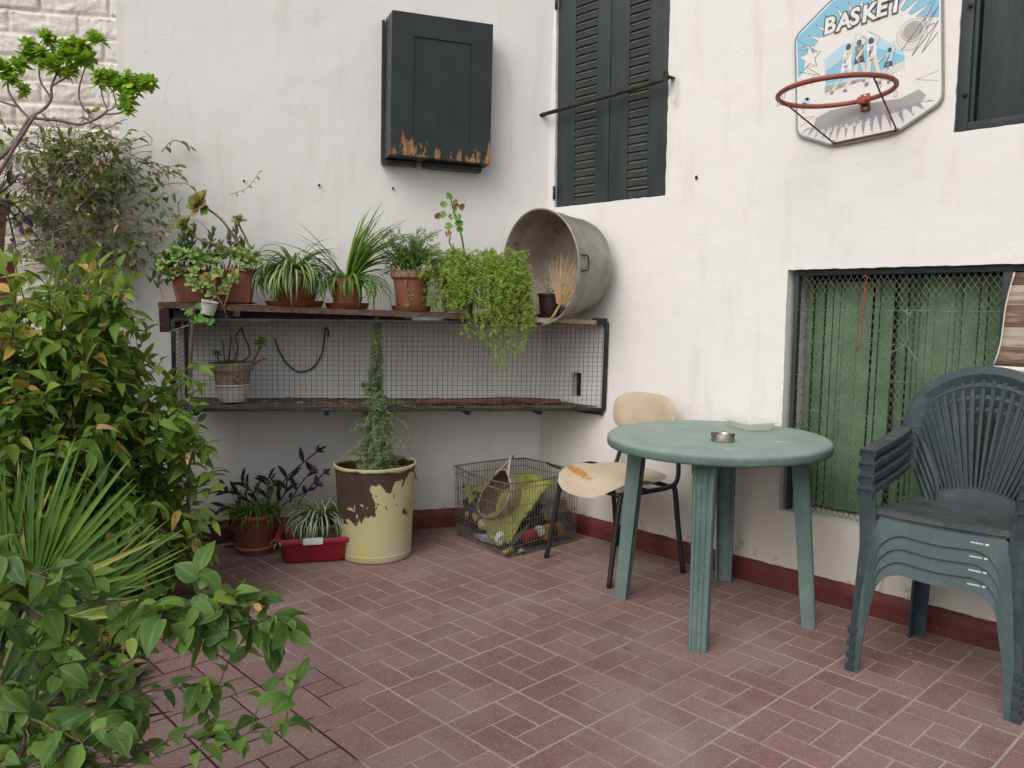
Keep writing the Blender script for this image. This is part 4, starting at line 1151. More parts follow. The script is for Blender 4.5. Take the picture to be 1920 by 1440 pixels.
    for i in range(NS):
        u = (i+.5)/NS; a = PI*(.035+.93*u)
        xt, zt_ = archp(a, .80); xb = lerp(-.116, .116, u); zb_ = base_z(xb)-.004
        if abs(xb) > .0 and zt_ < ZB+.03:
            pass
        pts = []
        for q in range(7):
            f = q/6; x = lerp(xb, xt, f); z = lerp(zb_, zt_, f); pts.append(Vector((x, back_y(x, z)+.004, z)))
        k = len(mb.v)
        for q, p in enumerate(pts):
            w_ = lerp(.0046, .0094, q/6)
            for (a_, b_) in ((-w_, .006), (-w_*.75, -.006), (w_*.75, -.006), (w_, .006)): mb.av((p.x+a_, p.y+b_, p.z))
        for q in range(6):
            for j in range(4): mb.af(k+4*q+j, k+4*(q+1)+j, k+4*(q+1)+(j+1) % 4, k+4*q+(j+1) % 4)
    mb.build('backrest', M['mono'], t, smooth=True, angle=40)
    return t
mono = make_mono()
MP = Vector((1.507, 1.795, 0)); PITCH = .044
names = ['bottom green garden chair of the stack, its feet on the paving', 'green garden chair second from the bottom of the stack', 'green garden chair second from the top of the stack', 'topmost green garden chair of the stack, dusty seat exposed']
for k in range(4):
    c = mono if k == 0 else copy_tree(mono)
    c.location = (MP.x, MP.y+.002*k, PITCH*k+.0005); c.rotation_euler = (0, 0, R(2.6)); c['label'] = names[k]
# ------------------------------------------------------------------ wire cage under the shelf
CD = .42
# corner points of the front: right end touches the right wall
def cz_bot(t): return .704+.0262*(t+.22)
def cz_top(t): return 1.157+.0075*(t+.22)
cg = thing('wire_cage', 'long wire-mesh cage with a dark metal frame fixed in the wall corner', 'cage', W(.9, .2, .73))
TL, TR = 1.885, -.225
mb = MB()
def bar_(P, Q, w, h):
    P, Q = Vector(P), Vector(Q); d = (Q-P); L_ = d.length; d.normalize(); up = Vector((0, 0, 1)) if abs(d.z) < .9 else NH
    s = d.cross(up).normalized(); u = s.cross(d)
    rot = Matrix((d, s, u)).transposed(); mb.box((P+Q)/2, (L_, w, h), rot, .002)
ft = lambda t, off=CD: W(t, off, cz_top(t)); fb = lambda t, off=CD: W(t, off, cz_bot(t))
bar_(ft(TL), ft(TR), .017, .016); bar_(fb(TL-.012), fb(TR), .017, .016)
bar_(fb(TL), ft(TL), .018, .018); bar_(fb(TR+.006), ft(TR+.006), .020, .020)
bar_(ft(TL-.001, .012), ft(TL-.001, CD), .016, .016); bar_(fb(TL-.001, .012), fb(TL-.001, CD), .016, .016); bar_(fb(TL, .01), ft(TL, .01), .016, .016)
bar_(ft(TL, .010), ft(.02, .010), .014, .014)
for t in (1.80, 1.2, .5, .12): bar_(fb(t, .0)-Vector((0, 0, .022)), fb(t, CD-.02)-Vector((0, 0, .022)), .022, .018)
bar_(fb(-.10, .25)-Vector((0, 0, .020)), fb(TR+.01, CD-.0)-Vector((0, 0, .02)), .018, .020)
mb.build('cage_frame', M['iron'], cg, smooth=True, angle=30, origin=cg.location)
mb = MB(); pitch = .0254; wr = .00105
n = int((TL-TR)/pitch)
for i in range(1, n+1):
    t = TR+i*pitch*.9995
    mb.tube([W(t+.0015*nz(i*.7, q*.9), CD+.003+.006*nz(t*2, q*.7, 2), lerp(cz_bot(t)+.0, cz_top(t), q/5)) for q in range(6)], wr, 4, cap=False)
hz = .46; m_ = int(hz/pitch)
for j in range(1, m_):
    mb.tube([W(lerp(TL, TR, q/40), CD+.0045+.006*nz(lerp(TL, TR, q/40)*2, j*.3, 2), lerp(cz_bot(lerp(TL, TR, q/40)), cz_top(lerp(TL, TR, q/40)), j/m_)+.0014*nz(q*.5, j*.8)) for q in range(41)], wr, 4, cap=False)
mb.build('wire_mesh', M['wire'], cg, smooth=False, origin=cg.location)
mb = MB()
for i in range(1, 16):
    o = .014+i*.0262; mb.tube([W(TL-.002+.003*nz(i, 1), o, cz_bot(TL)), W(TL-.006, o, cz_top(TL))], wr, 4, cap=False)
for j in range(1, m_): z = lerp(cz_bot(TL), cz_top(TL), j/m_); mb.tube([W(TL-.003, .012, z), W(TL-.004, CD, z)], wr, 4, cap=False)
mb.build('end_mesh', M['wire'], cg, smooth=False, origin=cg.location)
M['litter'] = simple('littered_board', (.16, .12, .085), (.055, .04, .03), 22, .95, (60, .6), specks=(60, .66, (.36, .29, .21)))
mb = MB()
def trayp(u, v):
    t = lerp(TL-.02, TR+.02, u); o = lerp(.012, CD-.012, v); 
    if t < 0: o = max(o, -t*.50+.02) if v < .5 else max(o, -t*.50+.03)
    p = W(t, o, cz_bot(t)+.010+.008*max(0, nz(t*9, o*14, 3))+.005*nz(t*30, o*30)); p.y = min(p.y, YR-.01); return p
mb.grid(110, 20, trayp)
mb.build('cage_floor', M['litter'], cg, origin=cg.location)
mb = MB(); rl = random.Random(21)
for i in range(230):
    t = rl.uniform(-.1, 1.8); o = rl.uniform(.2, CD-.015); L_ = rl.uniform(.015, .07); a = rl.uniform(0, PI); mb.cur = rl.random()
    p = W(t, o, cz_bot(t)+.018+rl.random()*.008); d = Vector((math.cos(a), math.sin(a), rl.uniform(-.1, .15)))
    if (p+d*L_).y > YR-.01 or (p+d*L_-COR).dot(NH) > CD-.01: continue
    mb.needle(p, d, rl.uniform(.001, .004), L_, rl.random())
lt = mb.build('dry_litter', M['straw'], None, smooth=False); tag(lt, 'scattered dry straw and crumbs on the cage floor', 'litter', None, 'stuff')
for i in range(9):
    pass
# curled brown strips lying in the cage
M['bark2'] = simple('brown_strip', (.155, .075, .045), (.06, .03, .02), 9, .8, (40, .4), vscale=(2, 2, 8))
for (ta, tb_, o, r, k, lab) in ((.76, .30, .33, .024, 0, 'brown half-round strip at the left of the cage floor'), (.42, -.02, .27, .026, 1, 'longer brown half-round strip lying across the right of the cage floor')):
    mb = MB()
    def hp(u, v, ta=ta, tb_=tb_, o=o, r=r, k=k):
        t = lerp(ta, tb_, u); a = PI*(v*1.05-.02); rr = r*(1+.10*nz(u*5, v*2, k))
        return W(t, o+rr*math.cos(a)+(.02*u*(1 if k else -1)), cz_bot(t)+.020+rr*.9*math.sin(a)+.005*math.sin(u*4))
    mb.grid(26, 10, hp); o_ = mb.build('curved_strip', M['bark2'], None); sd = o_.modifiers.new('t', 'SOLIDIFY'); sd.thickness = .004; tag(o_, lab, 'strip')
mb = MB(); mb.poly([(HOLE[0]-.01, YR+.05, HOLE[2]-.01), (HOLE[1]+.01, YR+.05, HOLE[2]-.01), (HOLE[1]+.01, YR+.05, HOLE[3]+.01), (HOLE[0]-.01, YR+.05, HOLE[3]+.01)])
mb.build('vent_shade', M['gap'], house, smooth=False)  # near-black plate standing for the shade inside the opening
# cord on the wall
mb = MB(); P = [(1.452, 1.07), (1.438, 1.02), (1.40, .945), (1.35, .900), (1.31, .893), (1.26, .915), (1.222, .97), (1.205, 1.04), (1.200, 1.10), (1.196, 1.125), (1.182, 1.105), (1.182, 1.075)]
mb.tube(catmull([W(t, .02+.004*math.sin(i), z) for i, (t, z) in enumerate(P)], 6), .0042, 6)
tag(mb.build('cord', M['black'], None), 'black cord looping down the wall inside the cage', 'cord')

# ------------------------------------------------------------------ shelf on the cage
LOC = rotm(z=ANG)
SLOPE = -math.atan(.035)
def on_wall(name, label, cat, t, off, z=None, group=None):
    return thing(name, label, cat, W(t, off, zs(t) if z is None else z), ANG, group)
shf = thing('plank_shelf', 'rough brown plank shelf carrying the row of flower pots above the cage', 'shelf', W(.9, .2, 1.19))
mb = MB()
def plk(t0, t1, o0, o1, th, dz=0.0, sag=.003):
    n = 24; k = len(mb.v)
    for i in range(n+1):
        t = lerp(t0, t1, i/n)
        for (o, z) in ((o0, -th), (o1, -th), (o1, 0), (o0, 0)):
            mb.av(W(t, o+.003*nz(t*6, o*9), zs(t)+z+dz+.0025*nz(t*5, o*4, 3)))
    for i in range(n):
        for q in range(4): a = k+4*i; mb.af(a+q, a+(q+1) % 4, a+4+(q+1) % 4, a+4+q)
    mb.af(*[k+q for q in reversed(range(4))]); mb.af(*[k+4*n+q for q in range(4)])
plk(1.945, .42, .225, .425, .026); plk(1.90, -.02, .015, .215, .024)
mb.build('plank', M['wood'], shf, smooth=True, angle=30, origin=shf.location)
mb = MB(); plk(.40, -.155, .225, .436, .023, -.006); mb.build('plank', M['wood_pale'], shf, smooth=True, angle=30, origin=shf.location, label='pale plank at the right end of the shelf')
mb = MB(); mb.prism([(1.942, zs(1.94)-.028), (1.900, zs(1.9)-.028), (1.898, 1.118), (1.940, 1.118)], .05, .428, lambda a, b, d: W(a, d, b)); mb.build('end_board', M['wood_dark'], shf, smooth=False, origin=shf.location)
mb = MB()
for (t0, t1, o, h0, h1, m_) in ((1.60, .82, .33, 1.170, 1.214, 0), (.62, .42, .40, 1.166, 1.176, 0)):
    mb.prism([(t0, h0), (t1, h0), (t1, min(h1, zs(t1)-.027)), (t0, min(h1, zs(t0)-.027))], o-.03, o, lambda a, b, d: W(a, d, b))
mb.build('support_batten', M['wood_dark'], shf, smooth=False, origin=shf.location)
bk = MB(); bk.prism([(1.885, 1.175), (1.640, 1.175), (1.640, 1.212), (1.885, 1.216)], .18, .40, lambda a, b, d: W(a, d, b))
tag(bk.build('black_tray', M['black'], None, smooth=False, origin=W(1.76, .3, 1.175)), 'flat black plastic tray pushed under the left end of the shelf', 'tray')
bk = MB(); bk.prism(rounded([(.795, 1.168), (.645, 1.168), (.645, 1.186), (.795, 1.188)], .003, 2), .34, .425, lambda a, b, d: W(a, d, b))
tag(bk.build('foil_packet', M['grey_tape'], None, smooth=False, origin=W(.72, .4, 1.168)), 'flat blue-grey packet wedged under the shelf plank', 'packet')
bk = MB(); bk.prism([(-.158, 1.166), (-.215, 1.166), (-.215, 1.182), (-.158, 1.182)], .36, .43, lambda a, b, d: W(a, d, b))
tag(bk.build('wood_block', M['wood_dark'], None, smooth=False, origin=W(-.18, .4, 1.166)), 'small dark block on the right end of the cage frame', 'block')
# enamelled cup tied to the stake
cup = thing('white_cup', 'small white cup tied to the stake at the left end of the shelf', 'cup', W(1.735, .445, 1.198), ANG, rot=(R(4), R(14), ANG))
mb = MB(); mb.lathe([(0, .0), (.029, .0), (.031, .003), (.037, .058), (.0385, .060), (.0385, .064), (.0355, .064), (.034, .058), (.028, .006), (0, .005)], 32); mb.build('cup_body', M['white_pl'], cup, smooth=True, angle=40)
mb = MB(); mb.tube(catmull([(.036, -.012, .058), (.0, -.0405, .057), (-.04, -.03, .052), (-.082, -.012, .038)], 5), .0014, 5); mb.tube(catmull([(-.03, .025, .058), (-.06, -.005, .05), (-.085, -.012, .042)], 4), .0014, 5); mb.build('tie_wire', M['wire'], cup)
stk = MB(); stk.tube(catmull([W(1.835, .46, .02), W(1.828, .455, .40), W(1.826, .452, .62), W(1.812, .45, .95), W(1.792, .452, 1.205), W(1.790, .453, 1.232)], 5), [.0115, .0115, .011, .011, .011, .011, .0105, .0105, .010, .010, .010, .010, .010, .0095, .0095, .0095, .0095, .009, .009, .009, .009, .009, .0085, .0085, .008, .008][:26], 7)
tag(stk.build('plant_stake', M['stick'], None), 'tall weathered grey stake leaning before the left end of the cage', 'stake')
stk = MB(); stk.tube([W(1.90, .45, 1.118), W(1.87, .46, 1.13), W(1.81, .465, 1.150)], .003, 5); tag(stk.build('twig', M['twig'], None), 'short dry twig sticking out at the left corner of the cage', 'twig')

# ------------------------------------------------------------------ galvanised tub on its side
tub = thing('zinc_tub', 'weathered zinc washtub lying on its side in the wall corner', 'tub', (-.462, 2.060, 1.160+.295), 0)
q = Matrix.Rotation(R(90), 3, 'X') @ Matrix.Identity(3)      # local z -> -y
q = Matrix.Rotation(R(-5), 3, 'Z') @ Matrix.Rotation(R(3), 3, 'X') @ q
mb = MB(); H_ = .285
ro = lambda z: lerp(.232, .288, z/H_)
out = [(0, .0), (.205, .0), (.222, .004), (.232, .014), (.235, .020), (ro(.055)+.003, .055), (ro(.06)+.004, .06), (ro(.065)+.001, .066), (ro(.20)+.001, .20), (ro(.205)+.004, .206), (ro(.212)+.004, .212), (ro(.218), .219), (ro(H_), H_), (ro(H_)+.006, H_+.002), (ro(H_)+.007, H_+.006), (ro(H_)+.003, H_+.010), (ro(H_)-.003, H_+.007)]
inn = [(ro(H_)-.0045, H_), (ro(.22)-.004, .22), (ro(.21)-.0005, .211), (ro(.20)-.004, .20), (ro(.06)-.004, .066), (ro(.03)-.005, .03), (.215, .012), (0, .010)]
wob = lambda a, z: .010*math.sin(2*a+1.1)+.004*math.sin(3*a)
mb.lathe(out, 72, M=q, wob=wob); 
mb2 = MB(); mb2.lathe([(ro(H_)-.003, H_+.007)]+inn, 72, M=q, wob=wob)
mb.build('tub_body', M['zinc'], tub, smooth=True, angle=50); mb2.build('tub_inside', M['zinc_in'], tub, smooth=True, angle=50)
for a in (R(2), R(182)):
    mb = MB(); c = Vector((ro(.262)*math.cos(a), ro(.262)*math.sin(a), .262)); tg = Vector((-math.sin(a), math.cos(a), 0)); od = Vector((math.cos(a), math.sin(a), 0))
    mb.tube([q@p for p in catmull([c-tg*.04, c-tg*.036+od*.008, c-tg*.03+od*.010-Vector((0, 0, .03)), c+tg*.03+od*.010-Vector((0, 0, .03)), c+tg*.036+od*.008, c+tg*.04], 5)], .004, 6)
    mb.build('handle', M['rust'], tub)
pf = thing('dry_palm_leaf', 'dry straw-coloured palm leaf standing inside the zinc tub', 'leaf', (-.365, 1.83, 1.25))
mb = MB(); rp = random.Random(9)
for i in range(34):
    u = i/33-.5; a = R(78)*u+R(14); L_ = .30*(1-.35*abs(u))*rp.uniform(.85, 1.08)
    d = Vector((math.sin(a)*.9, .16+.18*rp.uniform(-.6, 1), math.cos(a)))
    mb.leaf((-.02+.06*u, 0, .0+.02*abs(u)), d, (0, -1, .1), L_, .009, lambda t: 1-.9*t, .8, rp.uniform(-.15, .3), rp.random(), 5)
mb.tube(catmull([(-.02, 0, .02), (-.05, -.02, -.045), (-.075, -.02, -.07)], 4), .006, 6)
mb.build('blade', M['straw'], pf, smooth=False)
# ------------------------------------------------------------------ leaf materials
M['lf_spider'] = leafmat('spider_leaf', [(0, (0.070, 0.163, 0.034)), (.6, (0.116, 0.233, 0.047)), (1, (0.202, 0.296, 0.078))], stripe=((.42, .46, .25), .13), rough=.4, trans=.22)
M['lf_spider2'] = leafmat('pale_spider_leaf', [(0, (0.044, 0.106, 0.031)), (.6, (0.075, 0.150, 0.044)), (1, (0.125, 0.175, 0.075))], stripe=((.52, .54, .38), .19), rough=.4, trans=.2)
M['lf_blade'] = leafmat('blade_leaf', [(0, (0.078, 0.178, 0.031)), (.6, (0.147, 0.296, 0.047)), (1, (0.296, 0.420, 0.093))], mid=((.26, .34, .10), .6), rough=.4, trans=.28)
M['lf_succ'] = leafmat('succulent_leaf', [(0, (0.137, 0.246, 0.070)), (.6, (0.229, 0.364, 0.105)), (1, (0.389, 0.492, 0.155))], edge=((.22, .28, .13), .45), rough=.42, trans=.08, bump=.05)
M['lf_crass'] = leafmat('finger_leaf', [(0, (0.114, 0.192, 0.070)), (1, (0.217, 0.305, 0.114))], rough=.45, trans=.08)
M['lf_aeon'] = leafmat('rosette_leaf', [(0, (0.108, 0.180, 0.042)), (.5, (0.192, 0.264, 0.060)), (.8, (0.336, 0.312, 0.084)), (1, (0.432, 0.228, 0.108))], edge=((.30, .20, .09), .4), rough=.45, trans=.12)
M['lf_fern'] = leafmat('feathery_leaf', [(0, (0.189, 0.318, 0.048)), (.55, (0.339, 0.508, 0.070)), (.9, (0.528, 0.678, 0.121)), (1, (0.750, 0.551, 0.201))], rough=.5, trans=.3, bump=0)
M['lf_fernd'] = leafmat('dark_feathery_leaf', [(0, (0.068, 0.162, 0.037)), (.7, (0.128, 0.255, 0.054)), (1, (0.221, 0.340, 0.085))], rough=.5, trans=.25, bump=0)
M['lf_rosm'] = leafmat('needle_leaf', [(0, (0.121, 0.198, 0.089)), (.7, (0.218, 0.303, 0.140)), (1, (0.436, 0.449, 0.232))], rough=.6, trans=.12, bump=0)
M['lf_gera'] = leafmat('geranium_leaf', [(0, (0.086, 0.203, 0.035)), (.7, (0.172, 0.343, 0.055)), (.86, (0.250, 0.374, 0.078)), (.9, (0.468, 0.312, 0.156)), (1, (0.406, 0.203, 0.109))], rough=.5, trans=.3)
M['lf_purp'] = leafmat('purple_leaf', [(0, (.018, .011, .021)), (.8, (.034, .018, .040)), (.93, (.10, .028, .13)), (1, (.20, .06, .27))], rough=.5, trans=.1)
M['lf_lush'] = leafmat('leafy_green', [(0, (0.064, 0.155, 0.022)), (.8, (0.138, 0.261, 0.033)), (1, (0.254, 0.350, 0.077))], rough=.42, trans=.22)

def pot_prof(rb, rt, h, rim, rimh, th=.008):
    return [(0, 0), (rb*.96, 0), (rb, .004), (lerp(rb, rt, (h-rimh)/h), h-rimh), (lerp(rb, rt, (h-rimh)/h)+rim, h-rimh+.003), (rt+rim+.002, h-.004), (rt+rim, h), (rt+rim-th, h), (rt-th, h-.006), (lerp(rb, rt, .78)-th, h*.80), (0, h*.80)]
def saucer(parent, r, mat, z=0.0, h=.028):
    mb = MB(); mb.lathe([(0, z), (r*.86, z), (r*.90, z+.003), (r, z+h), (r+.002, z+h+.002), (r-.004, z+h+.002), (r*.86, z+.007), (0, z+.006)], 44); return mb.build('saucer', mat, parent, smooth=True, angle=40)
def soil_disc(parent, r, z):
    mb = MB(); mb.lathe([(0, z+.006), (r*.5, z+.004), (r, z)], 20, wob=lambda a, zz: .0); return mb.build('potting_soil', M['soil'], parent)
def arch_leaves(mb, rng, n, L, w, el, droop, prof=blade, base=(0, 0, 0), r0=.03, az=(0, 2*PI), seg=9, fold=.5):
    for i in range(n):
        a = rng.uniform(*az); e = R(rng.uniform(*el)); d = Vector((math.cos(a)*math.cos(e), math.sin(a)*math.cos(e), math.sin(e)))
        l_ = L*rng.uniform(.65, 1.1); up = (Vector((0, 0, 1))-d*d.z).normalized()
        c = rng.uniform(*droop)
        p = Vector(base)+Vector((math.cos(a)*r0*rng.random(), math.sin(a)*r0*rng.random(), 0))
        # march along a bending arc
        rn = rng.random(); k = len(mb.v); mb.cur = rn; side = d.cross(up).normalized(); cur = p; dd = d.copy(); ang = c*1.35/seg
        tw = rng.uniform(-.25, .25)/seg
        for q in range(seg+1):
            t = q/seg; h = .5*w*max(prof(t), .03); nn = side.cross(dd).normalized()
            mb.av(cur-side*h+nn*fold*h, (0, t)); mb.av(cur, (.5, t)); mb.av(cur+side*h+nn*fold*h, (1, t))
            cur = cur+dd*(l_/seg); dd = (Matrix.Rotation(-ang*(1+1.3*t), 3, side) @ dd).normalized(); side = (Matrix.Rotation(tw, 3, dd) @ side).normalized()
        for q in range(seg): a_ = k+3*q; mb.af(a_, a_+1, a_+4, a_+3); mb.af(a_+1, a_+2, a_+5, a_+4)
def rosette(mb, rng, c, ax, R_, n, w, rnd0, rnd1, tilt=(15, 75), prof=obov, thick=0, fold=.25):
    ax = Vector(ax).normalized(); u = ax.orthogonal().normalized(); v = ax.cross(u)
    for i in range(n):
        f = i/max(1, n-1); a = i*2.39996+rng.uniform(-.2, .2); e = R(lerp(tilt[1], tilt[0], f)+rng.uniform(-8, 8))
        rad = u*math.cos(a)+v*math.sin(a); d = rad*math.cos(e)+ax*math.sin(e)
        mb.leaf(Vector(c)+ax*(.003*(1-f))*3, d, ax, R_*(.45+.55*f)*rng.uniform(.88, 1.08), w*(.55+.45*f), prof, fold, rng.uniform(-.25, .1), lerp(rnd0, rnd1, rng.random()), 4)

# ------------------------------------------------------------------ trough of succulents (left end of the shelf)
rng = random.Random(31)
tr = on_wall('planter_trough', 'long terracotta trough at the left end of the shelf', 'planter', 1.715, .29)
mb = MB(); lv = [(.160, .062, 0), (.165, .066, .004), (.188, .082, .146), (.196, .090, .149), (.197, .091, .160), (.190, .084, .161), (.184, .078, .150), (.17, .066, .120)]
rings = [[mb.av((x, y, z+.006)) for x, y in rrect(hx, hy, .02, 4)] for hx, hy, z in lv]
n = len(rings[0])
for A, B in zip(rings, rings[1:]):
    for q in range(n): mb.af(A[q], A[(q+1) % n], B[(q+1) % n], B[q])
mb.af(*reversed(rings[0])); mb.af(*rings[-1]); mb.build('trough_body', M['terra'], tr, smooth=True, angle=40)
mb = MB(); lv = [(.170, .072, 0), (.192, .088, .008), (.194, .09, .009), (.19, .086, .0095)]
rings = [[mb.av((x, y, z)) for x, y in rrect(hx, hy, .02, 4)] for hx, hy, z in lv]
for A, B in zip(rings, rings[1:]):
    for q in range(n): mb.af(A[q], A[(q+1) % n], B[(q+1) % n], B[q])
mb.af(*reversed(rings[0])); mb.af(*rings[-1]); mb.build('drip_tray', M['terra'], tr, smooth=True, angle=40)
sp = thing('succulent_plant', 'mixed pale green succulents spilling over the long terracotta trough', 'plant', tr.location+Vector((0, 0, .135)), ANG)
fo, st = MB(), MB()
for i in range(96):                                     # carpet of rosettes over and in front of the rim
    x = rng.uniform(-.22, .20); y = rng.uniform(-.105, .09); z = .035+.030*rng.random()+.02*nz(x*9, y*9)
    if y < -.075: z -= rng.uniform(.0, .07); 
    if x < -.18: z -= rng.uniform(0, .09); 
    ax = (x*1.2+rng.uniform(-.4, .4), -.55+y*3+rng.uniform(-.3, .3), .9)
    rosette(fo, rng, (x, y, z+.022+.03*rng.random()), ax, rng.uniform(.034, .046), 14, .026, .2, 1.0, (5, 70))
    st.tube([(x*.9, max(-.07, y*.8), -.01), (x, y, z-.002)], .0028, 4, cap=False)
for (x, z) in ((-.085, -.045), (-.07, .0), (-.055, -.065), (-.01, -.03), (.0, -.055), (.03, -.005), (.10, -.02), (.075, -.05), (.005, -.095), (.05, -.085)):
    rosette(fo, rng, (x, -.112-.01*rng.random(), z+.012), (rng.uniform(-.3, .3), -1, .35), .042, 14, .025, .3, 1.0, (5, 65))
    st.tube(catmull([(x, -.06, .02), (x, -.095, .02), (x, -.108, z+.012)], 4), .0024, 4, cap=False)
def fingers(base, top, nleaf, L):                       # upright finger-leaved stems
    P = catmull([base, Vector(base).lerp(Vector(top), .5)+Vector((rng.uniform(-.02, .02), 0, 0)), top], 5); st.tube(P, .004, 5)
    for i in range(nleaf):
        f = .55+.45*i/nleaf; p = P[int(f*(len(P)-1))]; a = i*2.4; e = R(lerp(5, 65, i/nleaf)+rng.uniform(-10, 10))
        d = Vector((math.cos(a)*math.cos(e), math.sin(a)*math.cos(e), math.sin(e))); fo.m = 1
        fo.leaf(p, d, (0, 0, 1), L*rng.uniform(.85, 1.3), .0145, roundl, .7, -.25, rng.random(), 4); fo.m = 0
for (x0, x1, y, h) in ((-.13, -.15, .03, .17), (-.10, -.085, .05, .23), (-.02, .00, .06, .215), (.05, .065, .06, .195), (.09, .10, .05, .23), (.13, .12, .07, .16), (-.03, -.045, .07, .15), (-.17, -.175, .04, .13), (.02, .03, .03, .14), (-.115, -.125, .06, .205), (-.145, -.135, .02, .215), (.15, .165, .04, .12), (-.08, -.105, .02, .13)):
    fingers((x0, y*.6, .0), (x1, y, h), 16, .040)
for k in range(7):                                      # trailing shoots over the left edge
    x = rng.uniform(-.20, -.16); e = (x-.03-rng.random()*.06, -.06+.08*rng.random(), .10-rng.random()*.22)
    P = catmull([(x+.03, 0, .02), (x-.035, -.03, .035), e], 5); st.tube(P, .004, 5)
    for i in range(16):
        p = P[min(len(P)-1, 3+int(i*.5))]; a = i*2.4; fo.m = 1; fo.leaf(p, (math.cos(a)*.8, math.sin(a)*.8, .5), (0, 0, 1), .042, .013, roundl, .7, -.2, rng.random(), 4); fo.m = 0
def aeon(P, r, n, ax, s=1.0, w=.042):
    P = catmull(P, 6); st.m = 1; st.tube(P, [lerp(.0065, .0048, i/(len(P)-1)) for i in range(len(P))], 6); st.m = 0
    for i in range(2, len(P)-2, 2): st.m = 1; st.tube([P[i], P[i]+Vector((rng.uniform(-.006, .006), -.006, .004))], .0022, 4); st.m = 0
    fo.m = 2; rosette(fo, rng, P[-1], ax, r, n, w, 0.0, 1.0, (0, 62)); fo.m = 0
aeon([(.19, -.05, .06), (.06, -.07, .13), (-.06, -.06, .165), (-.115, -.03, .225)], .070, 22, (-.5, -.5, .6), w=.050)
aeon([(.17, -.02, .06), (.09, -.05, .19), (.04, -.06, .26), (-.045, -.05, .325)], .082, 20, (-.6, -.6, .35), w=.066)
aeon([(.19, -.03, .06), (.15, -.02, .17), (.125, -.02, .225), (.118, -.02, .250)], .050, 14, (0, -.6, .8), w=.036)
fo.build('foliage', [M['lf_succ'], M['lf_crass'], M['lf_aeon']], sp); st.build('stems', [M['stemg'], M['stemb']], sp)
# geranium shoot that climbs out of the cage pot past the shelf
gs = thing('geranium_shoot', 'geranium shoot with round leaves hanging in front of the left end of the shelf', 'plant', W(1.60, .40, 1.02), ANG)
fo, st = MB(), MB(); rng = random.Random(77)
def roundleaf(mb, c, n, r, rnd, lob=7, cup=.25, mi=None):
    n = Vector(n).normalized(); u = n.orthogonal().normalized(); v = n.cross(u); mb.cur = rnd; a0 = rng.uniform(0, 6.28)
    if mi is not None: mb.m = mi
    k0 = mb.av(Vector(c), (.5, .5)); N_ = 21; ring = []; mid = []
    for j in range(N_):
        a = a0+.22+(2*PI-.44)*j/(N_-1); rr = r*(1+.07*math.cos(a*lob)); w_ = .10*r*math.sin(a*lob*.5+rnd*9)
        mid.append(mb.av(Vector(c)+u*(rr*.55*math.cos(a))+v*(rr*.55*math.sin(a))+n*(cup*r*.22), (.5+.27*math.cos(a), .5+.27*math.sin(a))))
        ring.append(mb.av(Vector(c)+u*(rr*math.cos(a))+v*(rr*math.sin(a))+n*(cup*r*.75+w_), (.5+.5*math.cos(a), .5+.5*math.sin(a))))
    for j in range(N_-1): mb.af(k0, mid[j], mid[j+1]); mb.af(mid[j], ring[j], ring[j+1], mid[j+1])
P1 = catmull([(-.02, .06, -.04), (-.035, .03, .08), (-.06, -.04, .21), (-.085, -.055, .26), (-.115, -.055, .33)], 6); st.tube(P1, .0042, 6)
P2 = catmull([(-.06, -.04, .21), (-.035, -.05, .28), (-.02, -.055, .36), (.0, -.05, .41)], 6); st.tube(P2, .0036, 6)
st.tube(catmull([(-.085, -.055, .26), (-.15, -.05, .22), (-.19, -.05, .19)], 4), .0022, 5)
rosette(fo, rng, (-.118, -.07, .335), (-.1, -.8, .5), .050, 12, .036, .2, .98, (5, 60))
for (x, z, r_) in ((-.205, .185, .022), (-.165, .160, .025), (-.125, .190, .023), (-.115, .145, .021), (-.165, .215, .018), (-.19, .150, .018), (.005, .415, .016), (-.14, .150, .018)):
    roundleaf(fo, (x, -.075+.01*rng.random(), z), (rng.uniform(-.4, .4), -.75, .55), r_, rng.random()*.65, 7, .3, 1)
fo.build('foliage', [M['lf_aeon'], M['lf_gera']], gs); st.build('stems', M['stemb'], gs)

# ------------------------------------------------------------------ the shelf's round pots
def round_pot(name, label, t, off, rb, rt, h, rim, rimh, mat, sauc=None, z=None, cat='flower pot', lean=None):
    o = on_wall(name, label, cat, t, off, z); mb = MB(); z0 = .010 if sauc else 0
    mb.lathe([(r, zz+z0) for r, zz in pot_prof(rb, rt, h, rim, rimh)], 44, wob=lambda a, z_: .006*math.sin(2*a+t*7)); mb.build('pot_body', mat, o, smooth=True, angle=35)
    if sauc: saucer(o, sauc[0], sauc[1])
    soil_disc(o, lerp(rb, rt, .85)-.007, h*.86+z0)
    return o, h+z0
o, h = round_pot('flower_pot', 'wide brown-red plastic pot beside the trough on the shelf', 1.348, .295, .092, .116, .150, .006, .03, M['plast_t'], (.140, M['plast_t']))
rng = random.Random(5)
s1 = thing('spider_plant', 'striped spider plant drooping over the wide brown-red pot on the shelf', 'plant', o.location+Vector((0, 0, h-.02)), ANG)
mb = MB(); arch_leaves(mb, rng, 110, .29, .019, (30, 84), (.7, 1.9)); arch_leaves(mb, rng, 40, .31, .021, (20, 60), (1.5, 2.4), az=(PI*1.1, PI*1.9)); arch_leaves(mb, rng, 30, .28, .018, (20, 55), (.8, 1.5), az=(PI*.8, PI*1.25))
mb.build('leaves', M['lf_spider'], s1)
mb = MB(); mb.tube(catmull([(0, 0, .02), (-.05, -.03, .14), (-.13, -.05, .15), (-.17, -.05, .10)], 5), .0016, 4); mb.tube(catmull([(.02, 0, .02), (.06, .01, .15), (.13, -.02, .155), (.2, -.03, .09)], 5), .0016, 4); mb.build('runners', M['stemg'], s1)
